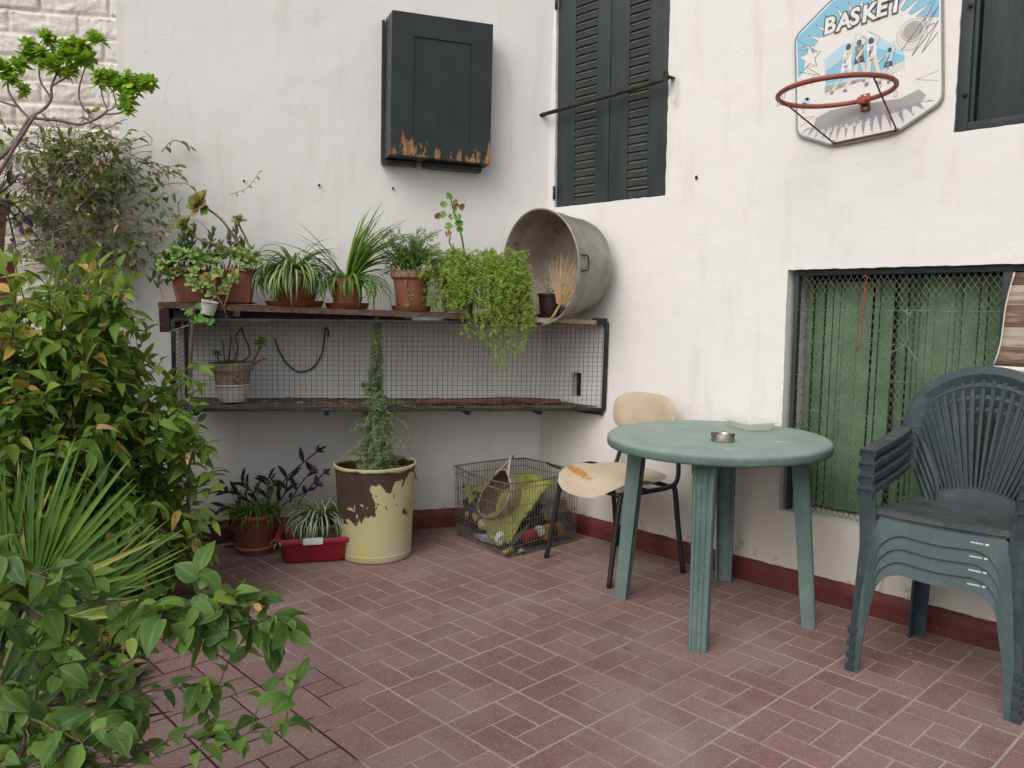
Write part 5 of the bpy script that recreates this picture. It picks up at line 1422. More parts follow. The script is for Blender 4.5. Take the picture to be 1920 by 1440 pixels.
o, h = round_pot('flower_pot', 'small terracotta pot with a red saucer in the middle of the shelf', 1.098, .295, .066, .076, .138, .007, .034, M['terra'], (.108, M['plast_t']))
s2 = thing('spider_plant', 'tall upright plant with long pale green blades in the small terracotta pot', 'plant', o.location+Vector((0, 0, h-.02)), ANG)
mb = MB(); rng = random.Random(16)
arch_leaves(mb, rng, 34, .40, .027, (58, 86), (.15, .6), az=(-.5, 1.1), seg=10); arch_leaves(mb, rng, 20, .39, .025, (40, 70), (.3, .9), az=(-.3, .5), seg=10); arch_leaves(mb, rng, 6, .38, .022, (48, 62), (.2, .5), az=(PI*.9, PI*1.1), seg=10)
arch_leaves(mb, rng, 50, .25, .018, (15, 60), (1.2, 2.2)); arch_leaves(mb, rng, 16, .30, .017, (10, 35), (.9, 1.5), az=(-1.1, .1))
mb.build('leaves', [M['lf_blade']], s2)
o, h = round_pot('flower_pot', 'terracotta pot with pale rim standing right of the shelf middle', .782, .300, .074, .094, .192, .009, .042, M['terra'], (.103, M['terra']))
for ob in o.children:
    if ob.name.startswith('pot_body'): pass
mb = MB(); mb.lathe([(.094+.011, .160+.010), (.1055, .196+.0), (.1035, .2035), (.099, .2045)], 44); mb.build('pot_rim', M['terra_l'], o, smooth=True, angle=40)
s3 = thing('leafy_plant', 'dark bushy plant in the pale-rimmed terracotta pot on the shelf', 'plant', o.location+Vector((0, 0, h-.02)), ANG)
mb = MB(); rng = random.Random(23)
for i in range(420):
    a = rng.uniform(0, 6.28); rr = .13*rng.random()**.5; p = (rr*math.cos(a), rr*math.sin(a), rng.uniform(.0, .12)-(.3*max(0, rr-.09)))
    e = R(rng.uniform(-10, 80)); mb.leaf(p, (math.cos(a)*math.cos(e), math.sin(a)*math.cos(e), math.sin(e)), (0, 0, 1), rng.uniform(.03, .06), .011, lance, .35, rng.uniform(0, .5), rng.random()*.9, 4)
mb.build('foliage', M['lf_lush'], s3)
mb = MB()
def feather(mb, rng, P, n, L, spread, w=.0015, per=5, lift=.0):
    m_ = len(P)-1
    for i in range(n):
        f = (i+rng.random())/n*m_; k = min(int(f), m_-1); p = P[k].lerp(P[k+1], f-k); t = (P[k+1]-P[k]).normalized()
        for q in range(per):
            d = Vector((rng.gauss(0, 1), rng.gauss(0, 1), rng.gauss(0, 1)+lift)); d = (d.normalized()*spread+t*.55).normalized(); mb.needle(p, d, w*rng.uniform(.8, 1.4), L*rng.uniform(.5, 1.15), rng.random())
sm = MB()
def plume(mb, sm, rng, P, nb, L, per=5, bl=.05, w=.0017, rs=.0013):
    """a feathery shoot: main stem, short side shoots, tufts of needles"""
    P = catmull(P, 7); sm.tube(P, rs, 4, cap=False)
    m_ = len(P)-1
    for i in range(nb):
        f = (.12+.88*(i+rng.random())/nb)*m_; k = min(int(f), m_-1); p = P[k].lerp(P[k+1], f-k); t = (P[k+1]-P[k]).normalized()
        o = Vector((rng.gauss(0, 1), rng.gauss(0, 1), rng.gauss(0, 1))); o = (o-t*o.dot(t)).normalized()
        b = bl*rng.uniform(.4, 1.1)*(1-.45*f/m_); e = p+(o*.8+t*.7)*b+Vector((0, 0, -.15*b))
        feather(mb, rng, [p, p.lerp(e, .5)+Vector((0, 0, .1*b)), e], max(2, int(b/.0055)), L, .85, w, per)
for i in range(46):
    a = rng.uniform(0, 6.28); h_ = rng.uniform(.08, .22); r_ = rng.uniform(.04, .17)
    plume(mb, sm, rng, [(0, 0, .02), (r_*.5*math.cos(a), r_*.5*math.sin(a), h_*.8), (r_*math.cos(a), r_*.8*math.sin(a), h_)], 10, .014, 5, .045, .0024)
mb.build('feathery_shoots', M['lf_fernd'], s3); sm.build('stems', M['stemg'], s3)
mb = MB(); arch_leaves(mb, rng, 3, .30, .016, (50, 65), (.15, .5), az=(PI*.85, PI*1.1)); arch_leaves(mb, rng, 3, .22, .014, (55, 75), (.2, .5), az=(-.4, .4)); mb.build('long_blades', M['lf_lush'], s3)

o, h = round_pot('flower_pot', 'clay pot with a limewashed lower half under the hanging feathery fern', .545, .300, .070, .088, .17, .008, .035, M['terra'], None)
mb = MB(); mb.lathe([(.0715, .002), (.0795, .062), (.0790, .066), (.0765, .066)], 40); mb.build('lime_band', M['beige'], o, smooth=True)
o2, h2 = round_pot('flower_pot', 'pale pot almost hidden behind the hanging feathery fern', .30, .305, .070, .088, .16, .008, .03, M['terra_l'], None)
fern = thing('feathery_fern', 'bright green feathery fern cascading from the shelf over the wire cage', 'plant', W(.445, .31, zs(.445)+.15), ANG)
mb, sm = MB(), MB(); rng = random.Random(44)
for i in range(125):
    x0 = rng.choice((-.12, .12))+rng.uniform(-.06, .06); a = rng.uniform(-2.9, .1) if rng.random() < .78 else rng.uniform(0, 6.28)
    out = rng.uniform(.08, .20); ex = min(.235, x0+out*math.cos(a)*1.1); ey = out*math.sin(a)*.8; up = rng.uniform(.04, .17)
    dr = rng.uniform(-.05, .20) if rng.random() < .6 else rng.uniform(.12, .30)
    if ey > .02: dr = rng.uniform(-.08, .02)
    if ex < -.13: dr = min(dr, .11)
    if ey < -.10 or dr > .16: ey = min(ey, -.135)
    plume(mb, sm, rng, [(x0, 0, 0), (lerp(x0, ex, .45), ey*.55, up), (ex*.96, ey, up*.45-dr*.25), (ex+.015*rng.uniform(-1, 1), ey-.012, -dr)], 15, .0150, 6, .058, .0024)
for i in range(46):
    x = rng.uniform(-.16, .22); ey = rng.uniform(-.17, -.12); dr = rng.uniform(.0, .16) if x < .02 else rng.uniform(.04, .24)
    plume(mb, sm, rng, [(x*.8, -.02, .05), (x, -.10, .085), (x+.01, ey, .03-dr*.3), (x+rng.uniform(-.03, .04), ey-.005, -dr)], 15, .014, 6, .05, .0022)
for (x, dr) in ((.11, .43), (.08, .38), (.13, .36), (.07, .47), (.145, .31), (.03, .34), (.0, .27), (.19, .33), (.21, .27), (.10, .40), (.16, .36), (.06, .29), (.22, .23), (.20, .30)):
    plume(mb, sm, rng, [(x, -.04, .03), (x, -.14, .05), (x+.01, -.160, -.10), (x+rng.uniform(-.02, .02), -.158, -dr*.7), (x+rng.uniform(-.02, .03), -.155, -dr)], 26, .013, 6, .036, .0026)
mb.build('fronds', M['lf_fern'], fern); sm.build('stems', M['stemg'], fern)
# old geranium rising through the fern
ger = thing('geranium', 'leggy geranium with a few round leaves rising out of the feathery fern', 'plant', W(.545, .30, zs(.545)+.13), ANG)
fo, st = MB(), MB(); rng = random.Random(6)
P = catmull([(.01, -.02, .0), (.025, -.03, .12), (.01, -.035, .25), (-.03, -.04, .37), (-.045, -.04, .435)], 6); st.tube(P, [lerp(.0065, .003, i/(len(P)-1)) for i in range(len(P))], 6)
P3 = catmull([(.02, -.03, .10), (-.02, -.04, .17), (-.055, -.05, .22), (-.05, -.05, .25)], 5); st.tube(P3, .0035, 5)
for (x, z, r_, rn) in ((-.058, .445, .020, .3), (-.085, .405, .019, .5), (-.012, .345, .020, .4), (-.008, .315, .021, .2), (-.09, .355, .020, .6), (-.06, .30, .020, .4), (-.05, .345, .014, .5), (-.005, .285, .018, .3), (.135, .165, .027, .2), (.165, .170, .024, .35), (.03, .14, .024, .1), (-.03, .38, .014, .5)):
    p = Vector((x, -.055, z)); roundleaf(fo, p, (rng.uniform(-.5, .5), -.8, .4), r_, rn, 7, .3)
    k = min(range(len(P)), key=lambda q_: (P[q_]-p).length); st.tube([P[k], P[k].lerp(p, .6)+Vector((0, 0, -.006)), p], .0013, 4)
for (x, z, rn) in ((-.018, .415, .98), (-.02, .405, .93), (.002, .40, 1.0), (-.118, .355, .99), (-.110, .345, .95), (-.062, .262, .93)):
    roundleaf(fo, (x, -.05, z), (rng.uniform(-1, 1), -.6, rng.uniform(-.5, .5)), .017, rn, 5, .9)
fo.build('foliage', M['lf_gera'], ger); st.build('stems', M['stemg'], ger)
o, h = round_pot('flower_pot', 'small dark brown plastic pot in front of the zinc tub', .055, .300, .052, .062, .128, .004, .02, M['plast_b'], (.072, M['plast_b']), 1.172)
dp = thing('dried_plant', 'withered straw-coloured stalks in the dark brown pot by the tub', 'plant', o.location+Vector((0, 0, h-.02)), ANG)
mb = MB(); rng = random.Random(3)
for i in range(14):
    a = rng.uniform(0, 6.28); l_ = rng.uniform(.04, .15); d = Vector((math.cos(a)*.55, math.sin(a)*.4, .8)); P = catmull([(0, 0, 0), d*l_*.6, d*l_+Vector((rng.uniform(-.02, .02), 0, -.02*rng.random()))], 4); mb.tube(P, .0013, 4)
    for q in range(2): mb.leaf(P[-1], (rng.uniform(-1, 1), rng.uniform(-1, 1), rng.uniform(-.6, .6)), (0, 0, 1), .022, .009, ovate, .5, .8, rng.random(), 3)
mb.build('stalks', M['straw'], dp)

# ------------------------------------------------------------------ pots inside the cage
o, _ = round_pot('plastic_pot', 'white plastic pot standing inside the left end of the cage', 1.645, .25, .062, .082, .085, .004, .012, M['white_pl'], None, cz_bot(1.645)+.020)
wp = o
o, h = round_pot('flower_pot', 'stained beige clay pot nested on the white pot inside the cage', 1.645, .25, .072, .098, .120, .010, .040, M['beige'], None, cz_bot(1.645)+.020+.070)
cp = thing('geranium', 'bare-stemmed geranium growing in the beige pot inside the cage', 'plant', o.location+Vector((0, 0, h-.025)), ANG)
fo, st = MB(), MB(); rng = random.Random(15)
for pts in ([(-.02, 0, 0), (-.005, -.01, .09), (.0, -.01, .17), (-.01, -.02, .215)], [(.02, 0, 0), (.05, -.02, .03), (.085, -.03, .06), (.08, -.03, .11), (.06, -.03, .16), (.05, -.03, .20)], [(.0, .02, 0), (.03, .0, .09), (.02, 0, .15), (.05, -.01, .19)], [(.03, -.01, .0), (.09, -.03, .025), (.125, -.04, .075), (.135, -.04, .11)], [(-.05, 0, 0), (-.06, -.02, .04), (-.065, -.02, .062)], [(.02, -.02, 0), (.10, -.03, .015), (.14, -.05, .04), (.165, -.05, .045)]):
    P = catmull(pts, 6); st.tube(P, [lerp(.0065, .004, i/(len(P)-1)) for i in range(len(P))], 6)
for (x, y, z, n_, r_) in ((.14, -.05, .125, 16, .042), (.135, -.05, .11, 8, .040), (-.066, -.03, .065, 12, .032), (-.02, 0, .01, 10, .05)):
    rosette(fo, rng, (x, y, z), (rng.uniform(-.2, .2), -.5, .8), r_, n_, .018, .1, .8, (-5, 65), lance)
arch_leaves(fo, rng, 16, .06, .006, (0, 70), (.6, 1.4), base=(-.09, -.06, .205), r0=.01); arch_leaves(fo, rng, 12, .055, .006, (20, 70), (.5, 1.2), base=(-.015, -.02, .02), r0=.02)
st.tube(catmull([(-.03, 0, 0), (-.034, -.01, .07), (-.036, -.01, .12), (-.045, -.01, .135)], 5), .0035, 5)
st.tube(catmull([(-.09, -.06, .205), (-.07, -.07, .24), (-.05, -.10, .28)], 4), .002, 5)
fo.build('foliage', M['lf_lush'], cp); st.build('stems', M['bark'], cp)
# ------------------------------------------------------------------ big peeling bin with the staked fern
def bin_paint():
    m = NT('peeling_bin'); P = m.tc(); x, y, z = m.sep()
    n1 = m.noise(7.5, 5, .55, .5); n2 = m.noise(2.6, 2, .5, 0, vec=m.mapping(P, (1, 1, .6), (2.3, 0, .4)))
    n3 = m.noise(1, 3, .5, 0, vec=m.mapping(P, (14, 14, 3)))
    hgt = m.math('MULTIPLY', m.math('SUBTRACT', z, .30), 1.15)
    left = m.math('MULTIPLY', x, -1.35)
    k = m.math('ADD', m.math('ADD', m.math('MULTIPLY', n1, .80), m.math('MULTIPLY', n2, .40)), m.math('ADD', hgt, left))
    k = m.math('ADD', k, m.math('MULTIPLY', m.math('SUBTRACT', n3, .5), .30))
    isl = m.math('ADD', m.noise(10, 5, .6, .8, vec=m.mapping(P, (1.3, 1.3, .8), (.7, .2, .9))), m.math('MULTIPLY', m.ramp(z, [(.10, 0.0), (.30, 1.0)]), .10))
    k = m.math('MAXIMUM', k, m.math('ADD', isl, -.055))
    top_ = m.ramp(z, [(.40, 0.0), (.45, .25)]); k = m.math('ADD', k, top_)
    low = m.ramp(z, [(.12, 1.0), (.19, 0.0)]); k = m.math('SUBTRACT', k, low)
    mask = m.ramp(k, [(.640, 0.0), (.648, 1.0)]); lip = m.ramp(m.math('ADD', z, m.math('MULTIPLY', m.math('SUBTRACT', n1, .5), .08)), [(.452, 1.0), (.456, 0.0)]); mask = m.math('MULTIPLY', mask, lip)
    flk = m.ramp(m.noise(13, 5, .65, .6), [(.635, 1.0), (.645, 0.0)]); mask = m.math('MULTIPLY', mask, flk)
    yel = m.ramp(m.noise(5, 4), [(.3, (.42, .39, .20)), (.7, (.50, .47, .26))])
    yel = m.mix(m.math('MULTIPLY', m.ramp(z, [(.05, .9), (.16, 0.0)]), m.ramp(n2, [(.40, .1), (.6, .9)])), yel, (.50, .45, .36))
    yel = m.mix(m.ramp(m.noise(4.2, 2, .4, 0, vec=m.mapping(P, (1, 1, 1), (5, 2, 1))), [(.64, 0.0), (.72, .7)]), yel, (.50, .45, .07))
    yel = m.mix(m.ramp(z, [(.0, .5), (.04, 0.0)]), yel, (.30, .22, .10))
    brown = m.ramp(m.noise(9, 4), [(.3, (.048, .030, .022)), (.7, (.075, .048, .034))])
    return m.done(m.mix(mask, yel, brown), .55, m.bump(m.math('MULTIPLY', mask, -1.0), .5, .0025), 0, .35)
M['bin'] = bin_paint()
BINC = Vector((-.93, 1.075, 0))
bn = thing('garden_bin', 'large yellow bin with peeling brown paint holding the staked fern', 'bin', BINC, ANG)
mb = MB(); HB = .468
cr = lambda a, z: (.012*math.sin(3*a+.5)+.006*math.sin(7*a))*max(0, z/HB)**2
mb.lathe([(0, 0), (.166, 0), (.173, .006), (.176, .03), (.1765, .034), (.1745, .036), (.1755, .055), (.188, .28), (.196, .440), (.197, .450), (.203, .452), (.2055, .458), (.205, .467), (.199, .4695), (.193, .462), (.190, .44), (.178, .2), (.17, .19), (0, .19)], 80, wob=cr)
mb.build('bin_body', M['bin'], bn, smooth=True, angle=40)
mb = MB(); 
for a in (R(-8),): 
    c = Vector((.198*math.cos(a), .198*math.sin(a), .41)); tg = Vector((-math.sin(a), math.cos(a), 0)); od = Vector((math.cos(a), math.sin(a), 0))
    mb.tube(catmull([c-tg*.03+Vector((0, 0, .012)), c-tg*.032-Vector((0, 0, .02)), c+od*.012-Vector((0, 0, .03)), c+tg*.03-Vector((0, 0, .018)), c+tg*.03+od*.004+Vector((0, 0, .02))], 4), .0016, 5)
mb.build('wire_handle', M['wire'], bn)
soil_disc(bn, .178, .30)
ft_ = thing('staked_fern', 'grey-green needle-leaved fern tied up a cane in the yellow bin', 'plant', BINC+Vector((0, 0, .30)), ANG)
mb, sm = MB(), MB(); rng = random.Random(19)
def cloud(xc, z0, z1, n, ra, rb_):
    for i in range(n):
        f = rng.random(); z = lerp(z0, z1, f); a = rng.uniform(0, 6.28); r_ = lerp(ra, rb_, f)*rng.uniform(.35, 1.1)
        plume(mb, sm, rng, [(xc+.004*rng.uniform(-1, 1), 0, z-.05), (xc+r_*.6*math.cos(a), r_*.6*math.sin(a), z+.015), (xc+r_*math.cos(a), r_*math.sin(a), z-.005-.02*rng.random())], 9, .016, 8, .032, .0017)
CX = .006
cloud(CX, .06, .30, 120, .125, .085); cloud(CX, .26, .42, 70, .10, .06); cloud(CX, .40, .64, 84, .075, .030)
cloud(CX+.006, .60, .86, 40, .028, .015)
for pts in ([(CX, 0, .36), (-.05, -.02, .365), (-.115, -.03, .335)], [(CX, 0, .26), (-.07, -.02, .22), (-.12, -.03, .235)], [(CX, 0, .42), (.08, 0, .42), (.14, -.01, .35), (.165, -.01, .27), (.165, -.01, .20)], [(CX, 0, .46), (.09, 0, .46), (.17, 0, .425)], [(CX, 0, .44), (.07, .0, .475), (.15, 0, .45)], [(CX, 0, .30), (.08, -.02, .31), (.13, -.02, .25)], [(CX, 0, .52), (-.04, 0, .55), (-.05, 0, .555)], [(CX, 0, .14), (-.05, -.09, .15), (-.065, -.17, .125)], [(CX, 0, .14), (-.02, -.13, .17), (-.03, -.185, .115)], [(CX, 0, .40), (-.06, 0, .395), (-.085, 0, .37)]):
    plume(mb, sm, rng, pts, 24, .016, 8, .028, .0017)
mb.build('needles', M['lf_rosm'], ft_); sm.build('stems', M['stemg'], ft_)
cn = MB(); cn.tube([BINC+Vector((0, 0, .25)), BINC+LOC@Vector((-.004, .0, .72)), BINC+LOC@Vector((.014, .0, 1.212))], [.0085, .0078, .0070], 8); tag(cn.build('bamboo_cane', M['cane'], None), 'pale bamboo cane standing upright in the yellow bin', 'cane')
pk_ = MB(); c = BINC+LOC@Vector((.012, 0, 1.155))
pk_.tube([c+LOC@Vector((.0105*math.cos(a*PI/5), .0105*math.sin(a*PI/5), .004*math.sin(a))) for a in range(10)], .0022, 5, closed=True)
for e in ((.028, -.012, .012), (.034, -.012, .004), (.022, -.014, -.014), (-.020, -.012, -.006)): pk_.tube([c+LOC@Vector((.006, -.010, 0)), c+LOC@Vector(e)], .0018, 5)
tag(pk_.build('string_tie', M['pink'], None), 'pink string knotted round the bamboo cane', 'string')

# ------------------------------------------------------------------ ribbed pot and red basin on the floor
rp_ = thing('flower_pot', 'ribbed brown-red pot with a pale rim band standing on the paving', 'flower pot', (-1.375, .650, 0), ANG)
mb = MB(); mb.lathe([(0, 0), (.088, 0), (.092, .004), (.094, .028), (.099, .030), (.100, .040), (.098, .042), (.112, .165), (.113, .182), (.126, .186), (.128, .205), (.126, .208), (.117, .208), (.114, .19), (.105, .17), (0, .17)], 72, wob=lambda a, z: (.010*math.sin(36*a) if .045 < z < .165 else 0)); mb.build('pot_body', M['plast_t'], rp_, smooth=True, angle=40)
mb = MB(); mb.lathe([(.1003, .0295), (.1015, .031), (.1018, .040), (.1005, .0425)], 60); mb.build('rim_band', M['terra_l'], rp_)
soil_disc(rp_, .104, .180)
gp = thing('grassy_plant', 'grassy dark green tuft in the ribbed pot on the paving', 'plant', Vector((-1.375, .650, .180)), ANG)
mb = MB(); rng = random.Random(61)
arch_leaves(mb, rng, 90, .17, .011, (30, 85), (.6, 1.8), r0=.07); arch_leaves(mb, rng, 14, .22, .009, (20, 50), (1.8, 2.6), r0=.08)
for i in range(120):
    a = rng.uniform(0, 6.28); rr = .14*rng.random()**.5; e = R(rng.uniform(0, 75)); mb.leaf((rr*math.cos(a)-.01, rr*math.sin(a), rng.uniform(.0, .06)), (math.cos(a)*math.cos(e), math.sin(a)*math.cos(e), math.sin(e)), (0, 0, 1), rng.uniform(.025, .045), .014, obov, .3, .2, rng.random()*.8, 4)
mb.build('leaves', M['lf_lush'], gp)
mb, sm = MB(), MB()
for k in range(9):
    x = rng.uniform(-.12, .1); P = catmull([(x*.4, 0, 0), (x*.8, .02, .07), (x, .03, .11+.07*rng.random())], 4); sm.tube(P, .002, 4)
    for i in range(12): a = i*2.4; mb.leaf(P[-1-(i//4)], (math.cos(a), math.sin(a), .5), (0, 0, 1), .024, .008, roundl, .5, 0, rng.random(), 3)
mb.build('succulent_tips', M['lf_crass'], gp); sm.build('stems', M['stemg'], gp)
pu = thing('purple_heart_plant', 'dark purple trailing plant behind the ribbed pot against the wall', 'plant', Vector((-1.45, .70, .0)), ANG)
mb, sm = MB(), MB(); rng = random.Random(71)
def purple(P, tip=True, n=5, L=.10):
    P = catmull(P, 7); sm.tube(P, .0036, 6); m_ = len(P)-1
    for i in range(n):
        f = .25+.72*i/max(1, n-1); k = min(int(f*m_), m_-1); t = (P[k+1]-P[k]).normalized(); s_ = 1 if i % 2 else -1
        d = (t*.55+Vector((s_*.75*t.z+rng.uniform(-.2, .2), -.25+rng.uniform(-.3, .2), .45-s_*.4*t.x))).normalized()
        mb.leaf(P[k], d, (-.2, -.6, .8), L*rng.uniform(.7, 1.1), .026, lance, .55, rng.uniform(-.1, .5), rng.random()*.75, 6)
    if tip:
        t = (P[-1]-P[-3]).normalized()
        for (dx, dz) in ((.5, -.5), (-.5, .6), (.2, .2)): mb.leaf(P[-1], (t+Vector((dx, -.2, dz))).normalized(), (0, -.6, .8), .042, .020, lance, .6, .2, .95+.05*rng.random(), 5)
purple([(.09, .0, .20), (.13, .0, .33), (.22, -.01, .42), (.30, -.02, .485)], n=4)
purple([(.16, .0, .22), (.21, -.01, .31), (.255, -.02, .365), (.27, -.02, .385)], n=3, L=.08)
purple([(.20, .02, .20), (.26, 0, .29), (.32, -.01, .355), (.335, -.02, .37)], n=2, L=.06)
purple([(.02, .0, .20), (-.03, -.02, .30), (-.07, -.03, .33)], False, 6); purple([(.0, .0, .2), (-.08, -.04, .28), (-.17, -.06, .31)], False, 7); purple([(.05, .02, .2), (.06, 0, .31), (.055, -.02, .35)], False, 6)
purple([(-.02, .0, .16), (-.12, -.05, .22), (-.20, -.08, .20)], False, 6); purple([(-.03, -.04, .12), (-.10, -.08, .12), (-.15, -.09, .05)], False, 6); purple([(.09, .02, .2), (.14, 0, .28), (.15, -.01, .36)], False, 5); purple([(.0, -.02, .10), (-.05, -.07, .08), (-.08, -.08, .02)], False, 6); purple([(-.06, 0, .1), (-.15, -.03, .14), (-.22, -.05, .12)], False, 6)
purple([(.12, .02, .2), (.19, .0, .25), (.27, -.03, .29), (.30, -.04, .31)], True, 3, .06)
mb.build('leaves', M['lf_purp'], pu); sm.build('stems', M['purpst'], pu)

bs = thing('basin', 'red plastic basin with a white grip standing on the paving', 'basin', (-1.115, .845, 0), ANG-R(2))
mb = MB(); lv = [(.142, .112, 0), (.150, .120, .004), (.158, .128, .014), (.176, .146, .118), (.178, .148, .121), (.186, .156, .122), (.189, .159, .118), (.188, .158, .108), (.190, .160, .106), (.193, .163, .122), (.190, .160, .128), (.176, .146, .128), (.171, .141, .120), (.152, .122, .012), (.14, .11, .008)]
rings = [[mb.av((x, y, z)) for x, y in rrect(hx, hy, .05, 7)] for hx, hy, z in lv]; n = len(rings[0])
for A, B in zip(rings, rings[1:]):
    for q in range(n): mb.af(A[q], A[(q+1) % n], B[(q+1) % n], B[q])
mb.af(*reversed(rings[0])); mb.af(*rings[-1]); mb.build('basin_body', M['red_pl'], bs, smooth=True, angle=40)
mb = MB(); mb.box((-.012, -.1545, .1165), (.094, .022, .030), None, .003); mb.build('grip', M['white_pl'], bs, smooth=True, angle=30)
gpt = thing('flower_pot', 'mossy green pot standing inside the red basin', 'flower pot', (-1.125, .880, .010), ANG)
mb = MB(); mb.lathe([(0, 0), (.082, 0), (.09, .006), (.112, .10), (.114, .135), (.118, .138), (.119, .156), (.113, .160), (.106, .150), (.100, .13), (0, .13)], 48, wob=lambda a, z: .012*math.sin(2*a)+.02*nz(math.cos(a)*3, math.sin(a)*3, z*14)); mb.build('pot_body', M['greenpot'], gpt, smooth=True); soil_disc(gpt, .102, .136)
s4 = thing('spider_plant', 'cream-striped spider plant arching out of the mossy pot in the red basin', 'plant', Vector((-1.125, .880, .155)), ANG)
mb = MB(); rng = random.Random(90)
arch_leaves(mb, rng, 80, .28, .016, (40, 86), (1.1, 2.2)); arch_leaves(mb, rng, 46, .31, .016, (35, 68), (1.6, 2.4), az=(PI*1.0, PI*2.0)); arch_leaves(mb, rng, 24, .34, .014, (45, 70), (1.2, 1.8), az=(-.6, .4))
mb.build('leaves', M['lf_spider2'], s4)
mb = MB(); arch_leaves(mb, rng, 12, .065, .010, (10, 70), (1.6, 2.6), base=(-.205, -.165, -.045), r0=.004); mb.build('plantlet', M['lf_spider2'], s4)
mb = MB(); mb.tube(catmull([(-.02, -.02, .02), (-.10, -.08, .09), (-.17, -.14, .04), (-.205, -.165, -.045)], 5), .0014, 4); mb.tube(catmull([(-.1, .05, .0), (-.17, .02, .19), (-.22, -.02, .235), (-.27, -.03, .17)], 6), .0009, 4); mb.tube(catmull([(.05, .03, .0), (.0, .0, .2), (.06, -.02, .245), (.10, -.02, .2)], 6), .0009, 4); mb.build('runners', M['stemg'], s4)

# ------------------------------------------------------------------ wire crate of odds and ends
cr_ = thing('wire_crate', 'square wire crate full of odds and ends in the wall corner', 'crate', (-.66, 1.77, 0))
CB = [Vector((-.438, 1.512, 0)), Vector((-.925, 1.590, 0)), Vector((-.845, 2.015, 0)), Vector((-.405, 1.975, 0))]
cc = sum(CB, Vector())/4
def crp(i, f, z):
    a, b = CB[i % 4], CB[(i+1) % 4]; p = a.lerp(b, f); k = 1+.035*z/.38; p = cc+(p-cc)*k; p.z = z; return p
mb = MB(); HC_ = .380
def ringpts(z, dz=None):
    P = []
    for i in range(4):
        for q in range(8):
            f = q/8; p = crp(i, f, z)
            if dz: p.z += dz(i, f)
            P.append(p)
    return P
mb.tube(ringpts(HC_, lambda i, f: -.012*math.sin(PI*f) if i in (0, 3) else .004*math.sin(PI*f)), .0036, 6, closed=True)
for z in (.338, .255, .178, .112, .055, .018, .006): mb.tube(ringpts(z, lambda i, f: .003*math.sin(9*f+i)), .0018 if z < .3 else .0022, 5, closed=True)
for i in range(4):
    n = 26
    for k in range(n):
        f = k/n; mb.tube([crp(i, f, .004), crp(i, f, HC_*.5), crp(i, f, HC_-.002)], .0016, 4, cap=False)
mb.tube(catmull([crp(0, .95, HC_)+Vector((0, 0, .004)), crp(0, .7, HC_-.015), crp(0, .45, .34)+Vector((0, -.002, 0)), crp(0, .05, .335)], 5), .0026, 5)
for k in range(18): mb.tube([crp(0, k/18, .005), crp(2, 1-k/18, .005)], .0016, 4, cap=False); mb.tube([crp(1, k/18, .007), crp(3, 1-k/18, .007)], .0016, 4, cap=False)
mb.build('wire_frame', M['wire2'], cr_, smooth=False, origin=cr_.location)
mb = MB(); mb.tube(catmull([crp(2, .45, HC_)+Vector((0, 0, .006)), crp(2, .55, HC_-.004), crp(2, .70, HC_-.008)], 4), .0055, 6); mb.build('rusty_joint', M['rust'], cr_, origin=cr_.location)
def inc(u, v, z): # inside the crate
    a = CB[0].lerp(CB[1], u); b = CB[3].lerp(CB[2], u); p = a.lerp(b, v); p = cc+(p-cc)*.95; p.z = z; return p
M['lime'] = simple('lime_cloth', (.235, .24, .048), (.155, .165, .032), 7, .7, (60, .25), specks=(8, .62, (.15, .17, .05)))
cl = MB()
def cloth(u, v):
    x = u; d = abs(u-.42)
    z = .175+.22*(v**1.4)-.16*(1-v)*(1-min(1, abs(u-.08)*1.2))+.13*max(0, u-.55)+.15*max(0, .20-u)
    z += .045*math.sin(u*15+v*4)*(1-v*.7)+.03*nz(u*6, v*6, 2)+.016*nz(u*15, v*15)+.006*nz(u*34, v*34)
    z = min(z, .345-.07*abs(u-.45)*(v))
    return inc(lerp(.03, .97, u), lerp(.02, .80, v**.9), max(.05, z))
cl.grid(70, 54, cloth)
o = cl.build('cloth', M['lime'], None); sd = o.modifiers.new('t', 'SOLIDIFY'); sd.thickness = .003; tag(o, 'crumpled lime green oilcloth stuffed into the wire crate', 'cloth')
UPZ = Vector((0, 0, 1))
M['canvas'] = simple('beige_canvas', (.40, .34, .26), (.30, .245, .18), 9, .85, (70, .3)); M['lining'] = simple('brown_lining', (.13, .085, .06), (.07, .045, .03), 9, .6, (30, .5))
_ax = (-_r*.66+UPZ*.52-Vector((-_b.x, -_b.y, 0))*.62).normalized(); _up = (UPZ-_ax*UPZ.dot(_ax)).normalized(); _sd = _up.cross(_ax)
bg = thing('canvas_bag', 'beige canvas bag lying open on the lime cloth, brown lining showing', 'bag', inc(.50, .30, .245))
def bagp(u, v, k=1.0, dz=0.0):
    a = 2*PI*u; rr = .118*k*(max(0, 1-(1-v)**2.4))**.5*(1+.05*math.sin(3*a+1)+.05*nz(math.cos(a)*2, math.sin(a)*2, v*3))
    return _sd*(rr*.82*math.cos(a))+_up*(rr*1.12*math.sin(a))+_ax*(lerp(-.115, .055, v)+dz+.018*math.sin(2*a)*v)
mb = MB(); mb.grid(44, 14, lambda u, v: bagp(u, v)); mb.build('bag_body', M['canvas'], bg)
mb = MB(); mb.grid(44, 14, lambda u, v: bagp(u, v, .955, .002+.012*nz(u*16, v*7)*(1-v))); mb.build('lining', M['lining'], bg)
mb = MB(); P = [bagp(.12, 1), bagp(.12, 1)+_up*.03+_ax*.02, bagp(.2, 1)+_up*.065+_ax*.01, bagp(.24, 1)+_up*.085-_ax*.01, bagp(.27, 1)+_up*.07-_ax*.02, bagp(.33, 1)+_ax*.012-_up*.01, bagp(.40, .97)]
